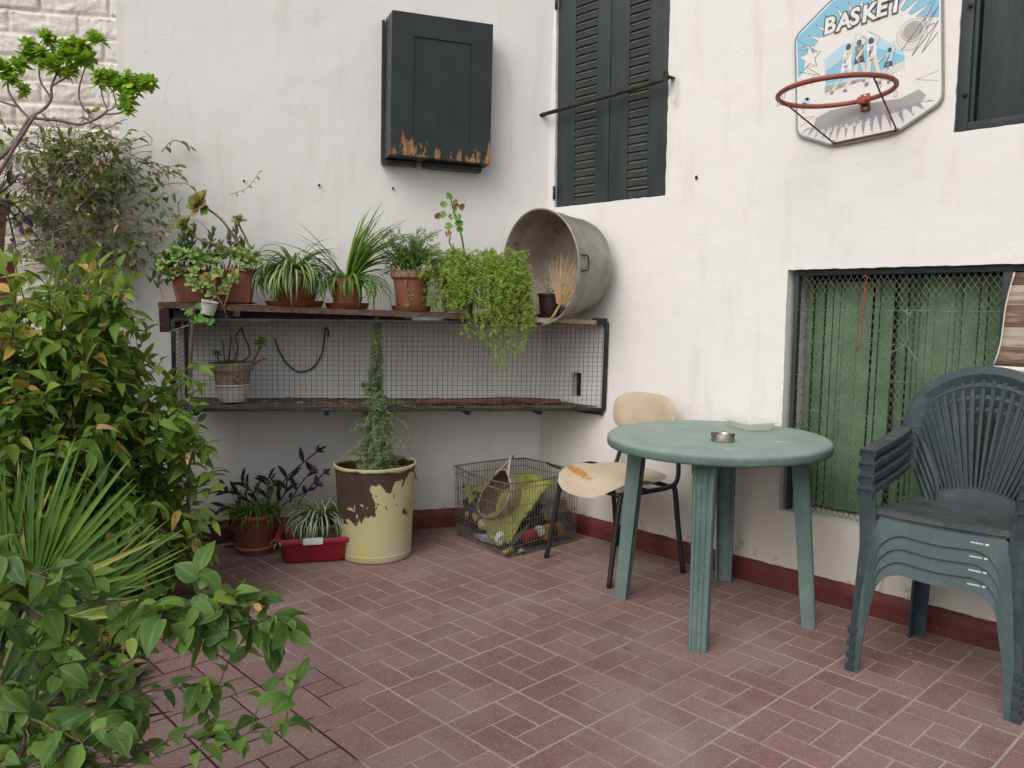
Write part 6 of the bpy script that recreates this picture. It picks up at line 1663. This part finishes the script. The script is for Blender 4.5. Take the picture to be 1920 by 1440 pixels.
mb.tube(catmull(P, 6), .009, 7, flat=.5); mb.build('handle', M['canvas'], bg)
mb = MB(); mb.tube([bagp(i/44, 1.0) for i in range(44)], .004, 5, closed=True); mb.build('hem', M['canvas'], bg)
def junk(name, lab, cat, mat, fn):
    mb = MB(); fn(mb); o = mb.build(name, mat, None, smooth=True, angle=35); return tag(o, lab, cat)
M['jr'] = simple('red_tin_paint', (.30, .02, .03), (.20, .015, .02), 9, .4); M['jo'] = simple('ochre_card', (.40, .21, .025), (.30, .15, .02), 6, .7); M['jb'] = simple('blue_plastic', (.035, .085, .24), (.025, .06, .17), 9, .4)
M['jn'] = simple('navy_cloth', (.018, .024, .034), (.010, .013, .019), 14, .9, (50, .6)); M['jg'] = simple('grey_card', (.19, .20, .22), (.13, .14, .15), 8, .7); M['jy'] = simple('yellow_plastic', (.46, .33, .06), (.36, .26, .05), 9, .45)
def cyl(mb, P, Q, r, n=18):
    P, Q = Vector(P), Vector(Q); mb.tube([P, P.lerp(Q, .04), P.lerp(Q, .96), Q], [r*.86, r, r, r*.86], n)
junk('tin_can', 'red tin lying at the bottom of the wire crate', 'tin', M['jr'], lambda mb: cyl(mb, inc(.04, .27, .075), inc(.04, .44, .085), .030))
junk('jar_lid', 'cream jar lid beside the red tin in the crate', 'lid', M['white_pl'], lambda mb: cyl(mb, inc(.02, .50, .090), inc(.05, .52, .094), .028))
junk('carton', 'ochre carton standing at the right side of the crate', 'box', M['jo'], lambda mb: mb.box(inc(.07, .74, .082), (.05, .155, .075), rotm(z=R(4), x=R(4)), .004))
junk('plastic_bottle', 'blue plastic bottle slanting at the right back of the crate', 'bottle', M['jb'], lambda mb: mb.tube([inc(.08, .70, .185), inc(.08, .73, .175), inc(.07, .78, .155), inc(.06, .95, .085)], [.008, .009, .019, .019], 12))
def wad(mb, c, s, seed, n=14):
    rgw = random.Random(seed)
    def f(u, v):
        a = 2*PI*u; b = PI*(v-.5); k = 1+.35*nz(math.cos(a)*2+seed, math.sin(a)*2, math.sin(b)*2)+.2*nz(math.cos(a)*6, math.sin(a)*6+seed, math.sin(b)*6)
        return Vector(c)+Vector((s[0]*k*math.cos(a)*math.cos(b), s[1]*k*math.sin(a)*math.cos(b), s[2]*k*math.sin(b)))
    mb.grid(28, 16, f)
junk('navy_rag', 'dark navy rag bundled at the left of the crate', 'rag', M['jn'], lambda mb: wad(mb, inc(.82, .14, .150), (.085, .05, .09), 1))
junk('dark_bundle', 'dark cloth bundle in the back of the crate', 'bundle', M['jn'], lambda mb: wad(mb, inc(.35, .62, .10), (.14, .12, .085), 5))
junk('brown_bundle', 'dark brown bag at the right back of the crate', 'bundle', M['lining'], lambda mb: wad(mb, inc(.10, .80, .165), (.05, .09, .055), 9))
junk('grey_card', 'slanting grey card at the front corner of the crate', 'card', M['jg'], lambda mb: mb.prism([(0, 0), (.12, .065), (.14, .105), (.01, .045)], 0, .004, lambda x, y, d: inc(.02, .02, .03)+Vector((.0-.004+d, x+.02, y))+Vector((-.012, 0, 0))))
junk('paper_wad', 'crumpled pale paper at the front of the crate', 'paper', M['white_pl'], lambda mb: wad(mb, inc(.22, .06, .065), (.030, .022, .032), 12))
junk('paper_wad', 'second crumpled paper left of the middle of the crate front', 'paper', M['canvas'], lambda mb: wad(mb, inc(.58, .07, .098), (.032, .022, .030), 14))
junk('ball', 'orange-brown ball near the left corner of the crate', 'ball', M['terra_l'], lambda mb: mb.lathe([(0, -.022), (.014, -.019), (.021, -.008), (.022, .004), (.015, .016), (.004, .021), (0, .024)], 20, c=inc(.86, .05, .128)))
junk('plastic_piece', 'small yellow plastic piece lying flat at the crate front corner', 'plastic', M['jy'], lambda mb: mb.box(inc(.035, .05, .028), (.022, .065, .016), rotm(z=R(6)), .004))
junk('lilac_paper', 'pale lilac paper flattened along the left front bottom of the crate', 'paper', M['b_lil'], lambda mb: wad(mb, inc(.48, .06, .035), (.09, .022, .018), 18))
junk('blue_scrap', 'small blue scrap poking through the crate front by the chair leg', 'scrap', M['blue_w'], lambda mb: wad(mb, inc(.0, .17, .022)+Vector((.014, 0, 0)), (.013, .018, .010), 22))
# ------------------------------------------------------------------ plants along the left side
M['lf_laurel'] = leafmat('shrub_leaf', [(0, (0.067, 0.136, 0.024)), (.35, (0.110, 0.215, 0.031)), (.62, (0.169, 0.280, 0.042)), (.80, (0.251, 0.359, 0.060)), (.86, (0.383, 0.388, 0.079)), (.90, (0.677, 0.475, 0.119)), (.95, (0.691, 0.403, 0.132)), (1, (0.736, 0.531, 0.277))], mid=((.20, .26, .08), .5), rough=.5, trans=.38, nscale=14, veins=((.20, .27, .08), .25))
M['lf_vine'] = leafmat('vine_leaf', [(0, (0.044, 0.108, 0.024)), (.5, (0.077, 0.162, 0.032)), (.8, (0.121, 0.211, 0.040)), (.93, (0.187, 0.270, 0.050)), (1, (0.286, 0.367, 0.060))], edge=((.19, .27, .06), .32), mid=((.16, .25, .09), .45), rough=.55, trans=.24, nscale=26, veins=((.15, .24, .08), .35))
M['lf_palm'] = leafmat('palm_leaf', [(0, (0.033, 0.087, 0.013)), (.6, (0.068, 0.153, 0.020)), (.9, (0.135, 0.218, 0.031)), (1, (0.286, 0.290, 0.073))], mid=((.10, .17, .05), .5), rough=.45, trans=.18, nscale=9)
M['lf_tree'] = leafmat('bright_leaf', [(0, (0.174, 0.372, 0.034)), (.6, (0.337, 0.594, 0.048)), (1, (0.616, 0.750, 0.096))], edge=((.24, .34, .07), .3), rough=.42, trans=.32)
M['lf_creep'] = leafmat('creeper_leaf', [(0, (0.084, 0.164, 0.040)), (.6, (0.196, 0.294, 0.066)), (.85, (0.448, 0.482, 0.134)), (1, (0.618, 0.344, 0.270))], rough=.5, trans=.3)
M['lf_dead'] = leafmat('dead_leaf', [(0, (.24, .14, .07)), (1, (.42, .27, .14))], rough=.8, trans=.15)

M['lf_palmd'] = leafmat('dark_palm_leaf', [(0, (.018, .045, .012)), (.7, (.034, .075, .020)), (1, (.06, .10, .03))], mid=((.06, .10, .03), .5), rough=.5, trans=.15, nscale=9)
def rand_unit(rng):
    return Vector((rng.gauss(0, 1), rng.gauss(0, 1), rng.gauss(0, 1))).normalized()
UPV = Vector((0, 0, 1))
# big shrub with yellowing leaves
rng = random.Random(101)
SB = Vector((-1.22, -.36, 0))
sh_ = thing('leafy_shrub', 'tall leafy shrub with many yellowing leaves left of the wire cage', 'shrub', SB)
fo, st = MB(), MB()
def twig_leaves(fo, P, rng, n, L, W_, yel, droop=.2, start=.15, prof=ovate, rmax=.78, young=0.0):
    m_ = len(P)-1
    for i in range(n):
        f = lerp(start, 1.0, i/max(1, n-1)); k = min(int(f*m_), m_-1); t = (P[k+1]-P[k]).normalized(); p = P[k].lerp(P[k+1], f*m_-k)
        s_ = 1 if i % 2 else -1; sd = t.cross(UPV); sd = sd.normalized() if sd.length > .1 else Vector((1, 0, 0))
        d = (t*rng.uniform(.35, .9)+sd*s_*rng.uniform(.5, 1.0)+Vector((0, 0, rng.uniform(-.5-droop, .45)))+rand_unit(rng)*.25).normalized()
        if i == n-1: d = (t+rand_unit(rng)*.2).normalized()
        rn = rng.uniform(.84, 1.0) if rng.random() < yel else lerp(young, 1, rng.random())*rmax
        n_ = (UPV+rand_unit(rng)*.55).normalized()
        l_ = L*rng.uniform(.5, 1.2)
        fo.leaf(p, d, n_, l_, W_*rng.uniform(.7, 1.2)*l_/L, prof, rng.uniform(.1, .75), rng.uniform(-.15, .75), rn, 6, rng.uniform(-.7, .7), rng.uniform(0, .055))
# reach of the crown: targets in world space
def shrub_targets():
    out = []
    for i in range(165):
        z = rng.uniform(.03, 1.40); f = z/1.45
        # the right-hand outline of the crown narrows towards its top
        a = rng.uniform(-PI*.62, PI*.62)
        rad = (.54-.32*max(0, f-.45)/.55)*(.55+.5*rng.random())
        ctr = Vector((-1.13, -.30, 0))
        ax = Vector((.62, .52, 0)).normalized(); az = Vector((-ax.y, ax.x, 0))
        out.append(ctr+ax*(rad*math.cos(a))+az*(rad*1.15*math.sin(a))+Vector((0, 0, z)))
    return out
tg = shrub_targets()
tg += [Vector(v) for v in ((-.72, .12, .92), (-.68, .10, .86), (-.76, .13, .78), (-.66, .12, .70), (-1.00, -.08, 1.30), (-.97, -.05, 1.33), (-1.03, -.10, 1.28), (-.94, -.04, 1.16), (-.80, .10, .60), (-.80, .06, .96), (-.86, .03, 1.02), (-.74, .16, .50), (-.72, .18, .38), (-.80, .12, .30), (-.86, .10, .16), (-1.06, -.16, 1.40), (-1.16, -.26, 1.46), (-1.02, -.12, 1.34), (-1.26, -.38, 1.44))]
for T_ in tg:
    b = SB+Vector((rng.uniform(-.10, .10), rng.uniform(-.10, .10), 0)); h = T_.z
    mid = b.lerp(T_, .45)+Vector((rng.uniform(-.06, .06), rng.uniform(-.06, .06), .10+.10*h))
    P = catmull([b, mid, T_], 8); st.tube(P, [lerp(.0075, .0022, i/(len(P)-1)) for i in range(len(P))], 5)
    twig_leaves(fo, P[10:], rng, 9, .086, .037, .07+.13*(h > 1.05)+.06*(h < .45), young=.45*max(0, min(1, (h-.6)/.6)))
    for q in range(5):
        k = rng.randint(6, len(P)-3); o = (rand_unit(rng)+Vector((.35, .3, .15))).normalized()*rng.uniform(.09, .20)
        Q = catmull([P[k], P[k]+o*.55+Vector((0, 0, .03)), P[k]+o], 5); st.tube(Q, .0018, 4, cap=False)
        twig_leaves(fo, Q, rng, 7, .080, .035, .06+.13*(h > 1.05)+.06*(h < .45), young=.45*max(0, min(1, (h-.6)/.6)))
fo.build('foliage', M['lf_laurel'], sh_, origin=SB); st.build('stems', M['stemg'], sh_, origin=SB)
# low trailing shoot over the paving
tw = thing('trailing_shoot', 'sparse trailing shoot with small curled leaves over the paving', 'plant', (-1.0, .20, .02))
fo, st = MB(), MB()
for pts in ([(-1.10, .10, .18), (-.92, .25, .13), (-.80, .33, .07), (-.71, .38, .04)], [(-1.05, .05, .12), (-.85, .17, .10), (-.70, .22, .05)], [(-.80, .33, .07), (-.72, .32, .03), (-.66, .30, .02)]):
    P = catmull(pts, 6); st.tube(P, .0018, 4); twig_leaves(fo, P, rng, 8, .060, .024, .1, .2, .25, lance, .7)
fo.build('foliage', M['lf_laurel'], tw, origin=tw.location); st.build('stems', M['stemg'], tw, origin=tw.location)

# fan palm in front of the shrub
def fan(name_, root, hub, ax, nrm, n, L, w, spread, rng, part, mat=None, dry=.05):
    """one fan-shaped frond: stalk plus pleated blades spreading from the hub"""
    st = MB(); st.tube(catmull([root, Vector(root).lerp(Vector(hub), .6)+Vector((0, 0, .02)), hub], 5), .006, 6); 
    fo = MB(); ax = Vector(ax).normalized(); nrm = Vector(nrm); nrm = (nrm-ax*nrm.dot(ax)).normalized(); sd = ax.cross(nrm)
    for i in range(n):
        u = 2*(i+.5)/n-1; a = u*spread; d = ax*math.cos(a)+sd*math.sin(a)+nrm*(.10*abs(u)+rng.uniform(-.03, .03))
        l_ = L*(1-.30*u*u)*rng.uniform(.92, 1.06)
        fo.leaf(Vector(hub)+sd*(.006*u), d, nrm, l_, w*(1-.25*abs(u)), lambda t: (min(1, .35+t*2.2))*(1-t)**.62, .75*(1 if i % 2 else .9), rng.uniform(.0, .14), rng.random()*.9 if rng.random() > dry else 1.0, 9)
        if rng.random() < .55:                       # loose fibres between the blades
            q = Vector(hub)+d*l_*rng.uniform(.3, .8); fo.cur = 1.0
            fo.needle(q, (d+rand_unit(rng)*.35).normalized(), .0011, rng.uniform(.06, .16), 1.0)
    f = fo.build('frond', mat or M['lf_palm'], part); st.build('stalk', M['stemg'], f); return f
rng = random.Random(202)
RP = Vector((.12, -.86, 0))
pm_ = thing('fan_palm', 'low fan palm with stiff narrow blades in the left foreground', 'palm', RP)
L0 = lambda p: tuple(Vector(p)-RP)
# main frond, seen almost side on, blades pointing up and to the right
RT_, UPc = _r.copy(), Vector((0, 0, 1))
fan('a', (0, 0, .0), L0((.10, -.66, .50)), RT_*.50+UPc*.82, Vector((.55, -.55, .45)), 22, .43, .030, R(58), rng, pm_)
fan('b', (0, 0, .0), L0((.02, -.70, .48)), RT_*-.15+UPc*.95, Vector((.6, -.6, .3)), 18, .40, .028, R(50), rng, pm_)
fan('c', (0, 0, .0), L0((.16, -.62, .44)), RT_*.80+UPc*.55+Vector((-.2, .2, 0)), Vector((.5, -.3, .75)), 20, .36, .018, R(38), rng, pm_, None, .25)
# lower fronds, darker and broader, fanning out over the paving
fan('d', (.1, -.05, .0), L0((.46, -.86, .26)), RT_*.92+UPc*.36, Vector((.35, -.35, .85)), 9, .46, .034, R(40), rng, pm_, M['lf_palmd'], .0)
fan('e', (.1, -.05, .0), L0((.47, -.84, .30)), RT_*.45+UPc*.85, Vector((.6, -.6, .35)), 9, .40, .040, R(46), rng, pm_, M['lf_palmd'], .0)
fan('f', (.1, -.08, .0), L0((.44, -.90, .24)), RT_*.05+UPc*.95, Vector((.65, -.6, .3)), 8, .38, .042, R(40), rng, pm_, M['lf_palmd'], .0)
tr_ = MB(); tr_.tube([(0, 0, -.02), (.02, .01, .10), (.03, .02, .20)], [.05, .045, .03], 10); tr_.build('trunk', M['bark'], pm_)
for i in range(1):
    pass
# foreground climber with pale-edged leaves
rng = random.Random(303)
VB = Vector((.52, -1.02, 0))
vn = thing('climber', 'foreground climber with broad pale-edged green leaves on woody stems', 'plant', VB)
fo, st = MB(), MB()
def vine(pts, r0, r1, leaf_n, L, W_, start=.1, sub=4, cluster=None):
    P = catmull(pts, 8); m_ = len(P)-1
    for i in range(1, m_): P[i] = P[i]+rand_unit(rng)*.003
    st.tube(P, [lerp(r0, r1, i/m_) for i in range(m_+1)], 6)
    twig_leaves(fo, P, rng, int(leaf_n*1.35), L*.84, W_*.84, .10, .3, start, ovate, .85)
    for q in range(int(sub*1.4)):
        k = rng.randint(int(m_*.25), m_-1); o = (rand_unit(rng)*.8+(P[k+1]-P[k]).normalized()*.8+Vector((0, 0, .1))).normalized()*rng.uniform(.04, .10)
        Q = catmull([P[k], P[k]+o*.5+Vector((0, 0, .012)), P[k]+o], 4); st.tube(Q, .0014, 4, cap=False); twig_leaves(fo, Q, rng, 5, L*.95, W_*.95, .10, .3, .3, ovate, .85)
vine([VB+Vector((0, 0, .3)), (.58, -.87, .70), (.69, -.75, .69), (.78, -.66, .665), (.86, -.58, .655), (.93, -.50, .645), (.985, -.45, .625)], .0058, .0022, 20, .068, .042, .28, 16)
vine([(.60, -.85, .70), (.69, -.76, .62), (.73, -.74, .53), (.78, -.69, .48)], .0052, .003, 5, .062, .038, .3, 5)
vine([VB+Vector((.05, .02, .0)), (.64, -.90, .25), (.70, -.82, .40), (.70, -.78, .55)], .006, .003, 5, .06, .038, .3, 4)
vine([VB+Vector((.1, .0, 0)), (.76, -.84, .40), (.77, -.86, .55), (.70, -.88, .68)], .004, .002, 8, .07, .044, .3, 4)
vine([(.62, -.86, .34), (.79, -.70, .35), (.88, -.59, .405), (.96, -.51, .41), (1.03, -.43, .44)], .0035, .0016, 13, .056, .038, .28, 5)
vine([(.60, -.90, .72), (.70, -.86, .79), (.77, -.80, .755), (.82, -.75, .75)], .003, .0016, 9, .078, .040, .2, 2)
vine([(.55, -.80, .40), (.68, -.66, .43), (.77, -.55, .455), (.84, -.48, .46)], .003, .0015, 10, .064, .044, .3, 4)
vine([(.66, -1.0, .52), (.77, -.91, .56), (.82, -.86, .54), (.89, -.79, .49), (.93, -.75, .46)], .003, .0016, 9, .066, .042, .2, 3)
vine([(.70, -.95, .30), (.80, -.86, .40), (.86, -.80, .42), (.90, -.74, .40)], .003, .0016, 9, .07, .044, .2, 4)
# the big leaf tuft at the tip of the upper branch and one bright yellow-green leaf
for i in range(26):
    c = Vector((.90, -.535, .645))+rand_unit(rng)*.045; c.z = min(c.z, .70)
    d = (_r*rng.uniform(-.7, 1.0)-UPV*rng.uniform(-.25, .9)+Vector((.4, -.4, 0))*rng.random()).normalized()
    fo.leaf(c, d, (UPV+Vector((.5, -.5, 0))+rand_unit(rng)*.35).normalized(), (.060)*rng.uniform(.7, 1.15), .036, ovate, .22, rng.uniform(.0, .4), rng.random()*.9, 7, rng.uniform(-.3, .3), .01)
fo.leaf((.815, -.80, .505), _r*.45-UPV*.75, (.6, -.6, .3), .072, .042, ovate, .35, .35, 1.0, 7)
fo.build('foliage', M['lf_vine'], vn, origin=VB); st.build('stems', M['bark'], vn, origin=VB)

# dry creeper on the brick wall
rng = random.Random(404)
CB_ = W(2.42, .16, 0)
cw = thing('dry_creeper', 'tangle of dry twigs with sparse pale leaves against the brick wall', 'creeper', CB_)
fo, st = MB(), MB()
for i in range(7): st.tube(catmull([W(2.42+rng.uniform(-.1, .1), .14, 0), W(2.38+rng.uniform(-.12, .12), .2, .8), W(2.35+rng.uniform(-.15, .15), .15, 1.5)], 6), .006, 5)
for i in range(560):
    t = rng.gauss(2.34, .165); z = rng.uniform(1.40, 2.02); o = rng.uniform(.03, .22)
    a = rng.uniform(0, 6.28); l_ = rng.uniform(.08, .26)
    d = Vector((0, 0, 0))-BD*(l_*math.cos(a))+UPV*(l_*.6*math.sin(a))+NH*rng.uniform(-.04, .06)
    p = W(t, o, z); P = catmull([p, p+d*.5+rand_unit(rng)*.035, p+d+Vector((0, 0, -.04*rng.random()))], 5)
    for q in P:
        pass
    st.tube(P, rng.uniform(.0012, .0024), 4, cap=False)
    up = (z-1.4)/.6
    if rng.random() < .26+.50*up: twig_leaves(fo, P, rng, rng.randint(4, 8), .043, .020, .05, .35, .2, lance, 1.0)
for i in range(34):
    t = rng.uniform(2.02, 2.5); p = W(t, .08+.1*rng.random(), rng.uniform(1.7, 1.98)); d = BD*rng.uniform(-.03, .09)+UPV*rng.uniform(-.08, .10); P = catmull([p, p+d*.5+Vector((0, 0, .03)), p+d], 5); st.tube(P, .0012, 4, cap=False); twig_leaves(fo, P, rng, 6, .044, .020, .05, .4, .15, lance, 1.0)
fo.build('foliage', M['lf_creep'], cw, origin=CB_); st.build('twigs', M['twig'], cw, origin=CB_)

# potted shrubby geranium with a forked trunk, high on a pillar
pi_ = MB(); PX_ = Vector((-1.60, -.44, 0))
pi_.box(PX_+Vector((0, 0, .715)), (.22, .22, 1.43), rotm(z=ANG), .01)
M['redblock'] = simple('red_painted_block', (.32, .075, .075), (.22, .05, .05), 7, .8, (40, .4), specks=(22, .7, (.40, .25, .22)))
o = pi_.build('brick_pillar', M['redblock'], None, smooth=True, angle=30, origin=PX_); tag(o, 'faded red block pillar under the terracotta pot at the left edge', 'pillar')
tp = thing('flower_pot', 'terracotta pot on the red pillar at the left edge', 'flower pot', PX_+Vector((.0, .0, 1.431)), ANG)
mb = MB(); mb.lathe([(r, z) for r, z in pot_prof(.095, .122, .235, .010, .05)], 48); mb.build('pot_body', M['terra_l'], tp, smooth=True, angle=35)
mb = MB(); mb.lathe([(.128, .236), (.140, .237), (.140, .247), (.06, .248)], 40); mb.build('pot_rim', M['beige'], tp, smooth=True, angle=40); soil_disc(tp, .115, .20)
rng = random.Random(505)
tree = thing('shrubby_geranium', 'small forked tree-like shrub with bright leaf tufts in the pillar pot', 'plant', PX_+Vector((0, 0, 1.63)))
fo, st = MB(), MB(); O_ = tree.location
def limb(pts, r0, r1):
    P = catmull([Vector(p) for p in pts], 6); st.tube([p-O_ for p in P], [lerp(r0, r1, i/(len(P)-1)) for i in range(len(P))], 7); return P
def tuft(c, r, n, ax=(0, 0, 1)):
    c = Vector(c)-O_
    for j in range(4):
        cc_ = c+rand_unit(rng)*r*.35; rosette(fo, rng, cc_, (Vector(ax)+rand_unit(rng)*.6), r*.80, n+5, r*.40, 0, 1, (-30, 75), ovate, 0, .35)
base_ = PX_+Vector((.0, .0, 1.63))
K1 = (-1.49, -.245, 2.015)
limb([base_, (-1.585, -.40, 1.78), (-1.535, -.30, 1.90), K1], .0105, .0085)
limb([base_+Vector((.02, .02, 0)), (-1.545, -.345, 1.80), (-1.47, -.225, 2.03)], .0085, .007)
limb([K1, (-1.455, -.19, 2.06), (-1.44, -.17, 2.10), (-1.445, -.165, 2.15), (-1.425, -.145, 2.205)], .007, .0045)
limb([(-1.44, -.17, 2.10), (-1.47, -.20, 2.17), (-1.475, -.20, 2.235)], .005, .003)
limb([(-1.445, -.165, 2.15), (-1.40, -.115, 2.19), (-1.38, -.09, 2.23)], .0045, .003)
limb([K1, (-1.43, -.16, 2.01), (-1.37, -.085, 1.995), (-1.31, -.03, 2.02), (-1.28, .0, 2.05)], .0065, .005)
limb([(-1.325, -.04, 2.01), (-1.36, -.08, 2.08), (-1.365, -.08, 2.15), (-1.345, -.055, 2.24)], .0045, .003)
limb([(-1.28, .0, 2.05), (-1.30, -.01, 2.10), (-1.305, -.015, 2.15)], .0035, .0025)
limb([(-1.28, .0, 2.05), (-1.255, .025, 2.07), (-1.265, .02, 2.13)], .0035, .0025)
limb([(-1.29, -.01, 2.035), (-1.24, .045, 2.045), (-1.20, .085, 2.10), (-1.17, .115, 2.15)], .004, .0025)
limb([K1, (-1.52, -.275, 2.06), (-1.55, -.30, 2.12), (-1.56, -.30, 2.17)], .006, .0035)
limb([(-1.52, -.275, 2.06), (-1.60, -.36, 2.10), (-1.64, -.39, 2.16)], .005, .0035)
for (c, r, n) in (((-1.475, -.20, 2.265), .055, 14), ((-1.52, -.245, 2.245), .05, 12), ((-1.42, -.14, 2.24), .055, 14), ((-1.455, -.175, 2.33), .045, 12), ((-1.375, -.085, 2.26), .05, 12), ((-1.345, -.055, 2.285), .050, 14), ((-1.32, -.03, 2.33), .045, 12), ((-1.40, -.11, 2.20), .04, 10), ((-1.31, -.02, 2.175), .045, 12), ((-1.265, .025, 2.15), .045, 12), ((-1.235, .05, 2.10), .042, 10), ((-1.17, .115, 2.17), .045, 13), ((-1.20, .085, 2.14), .042, 10), ((-1.225, .055, 2.055), .036, 9), ((-1.56, -.30, 2.195), .055, 12), ((-1.64, -.39, 2.19), .06, 14), ((-1.60, -.34, 2.24), .05, 12), ((-1.53, -.25, 2.13), .032, 8), ((-1.50, -.225, 2.30), .045, 11), ((-1.40, -.12, 2.29), .045, 11), ((-1.37, -.08, 2.31), .04, 10), ((-1.28, .01, 2.18), .04, 10), ((-1.21, .075, 2.17), .04, 11)):
    tuft(c, r*1.5, n+2)
fo.build('foliage', M['lf_tree'], tree); st.build('trunk', M['stemp'], tree)
ph = thing('purple_heart_plant', 'purple trailing plant hanging over the pot on the red pillar', 'plant', PX_+Vector((0, 0, 1.64)))
mb, sm = MB(), MB(); rng = random.Random(71)
for pts in ([(.05, .02, 0), (.10, .08, .06), (.13, .13, .11)], [(.05, .02, 0), (.13, .09, .0), (.16, .13, -.08)], [(.06, .0, 0), (.14, .05, .03), (.18, .08, -.02), (.19, .10, -.14)], [(.04, .04, 0), (.08, .12, .02), (.10, .17, -.04)]): purple(pts, True, 5, .085)
mb.build('leaves', M['lf_purp'], ph); sm.build('stems', M['purpst'], ph)

# undergrowth: leafy sprawl and fallen dry leaves on the soil
rng = random.Random(606)
ug = MB()
for i in range(2600):
    u, v = rng.random(), rng.random()**1.3*.8
    p = Vector(soil_pt(u, v+.015)); d = (rand_unit(rng)+Vector((0, 0, .6))).normalized(); q = p+Vector((0, 0, rng.random()**2*.30*min(1, v*5)))
    ug.leaf(q, d, (UPV+rand_unit(rng)*.7).normalized(), rng.uniform(.035, .085), .032, ovate, .3, rng.uniform(0, .5), rng.random()*.72 if rng.random() > .12 else rng.uniform(.85, 1), 4)
o = ug.build('ground_cover', M['lf_laurel'], None); tag(o, 'low dark leafy growth covering the bed under the left-hand plants', 'ground cover', None, 'stuff')
dl = MB()
for i in range(150):
    u = rng.uniform(.05, .75); v = rng.uniform(0, .12); p = Vector(soil_pt(u, v))+Vector((rng.uniform(0, .05), rng.uniform(0, .05), .012+.04*rng.random()))
    a = rng.uniform(0, 6.28); dl.leaf(p, (math.cos(a), math.sin(a), rng.uniform(-.1, .5)), (UPV+rand_unit(rng)*.5), rng.uniform(.04, .075), .032, ovate, .4, rng.uniform(.2, 1.0), rng.random(), 5)
for k in range(10): 
    d = (rand_unit(rng)*.5+Vector((.3, .25, -.9))).normalized(); dl.leaf((-.93, .07, .30), d, (.5, -.6, .4), .11, .035, ovate, .6, .5, rng.random(), 6)
o = dl.build('fallen_leaves', M['lf_dead'], None); tag(o, 'dry brown leaves lying along the edge of the planting', 'leaf litter', None, 'stuff')
cr2 = MB()
for i in range(170):                                   # crumbs on the paving near the walls
    if rng.random() < .5: t = rng.uniform(.1, 1.5); p = W(t, rng.uniform(.02, .55), .002)
    else: p = Vector((rng.uniform(-.7, 1.9), YR-rng.uniform(.02, .35), .002))
    a = rng.uniform(0, 6.28); cr2.needle(p, (math.cos(a), math.sin(a), .15), rng.uniform(.002, .006), rng.uniform(.004, .018), rng.random())
for (x, y) in ((-.30, 1.05), (.12, .98), (.62, 1.12), (.55, 1.2), (1.62, 2.02), (1.72, 1.93)):
    a = rng.uniform(0, 6.28); cr2.leaf((x, y, .003), (math.cos(a), math.sin(a), .1), (0, 0, 1), .022, .010, ovate, .5, -.3, rng.random(), 4)
o = cr2.build('crumbs', M['lf_dead'], None); tag(o, 'small dry bits lying on the paving along the walls', 'debris', None, 'stuff')
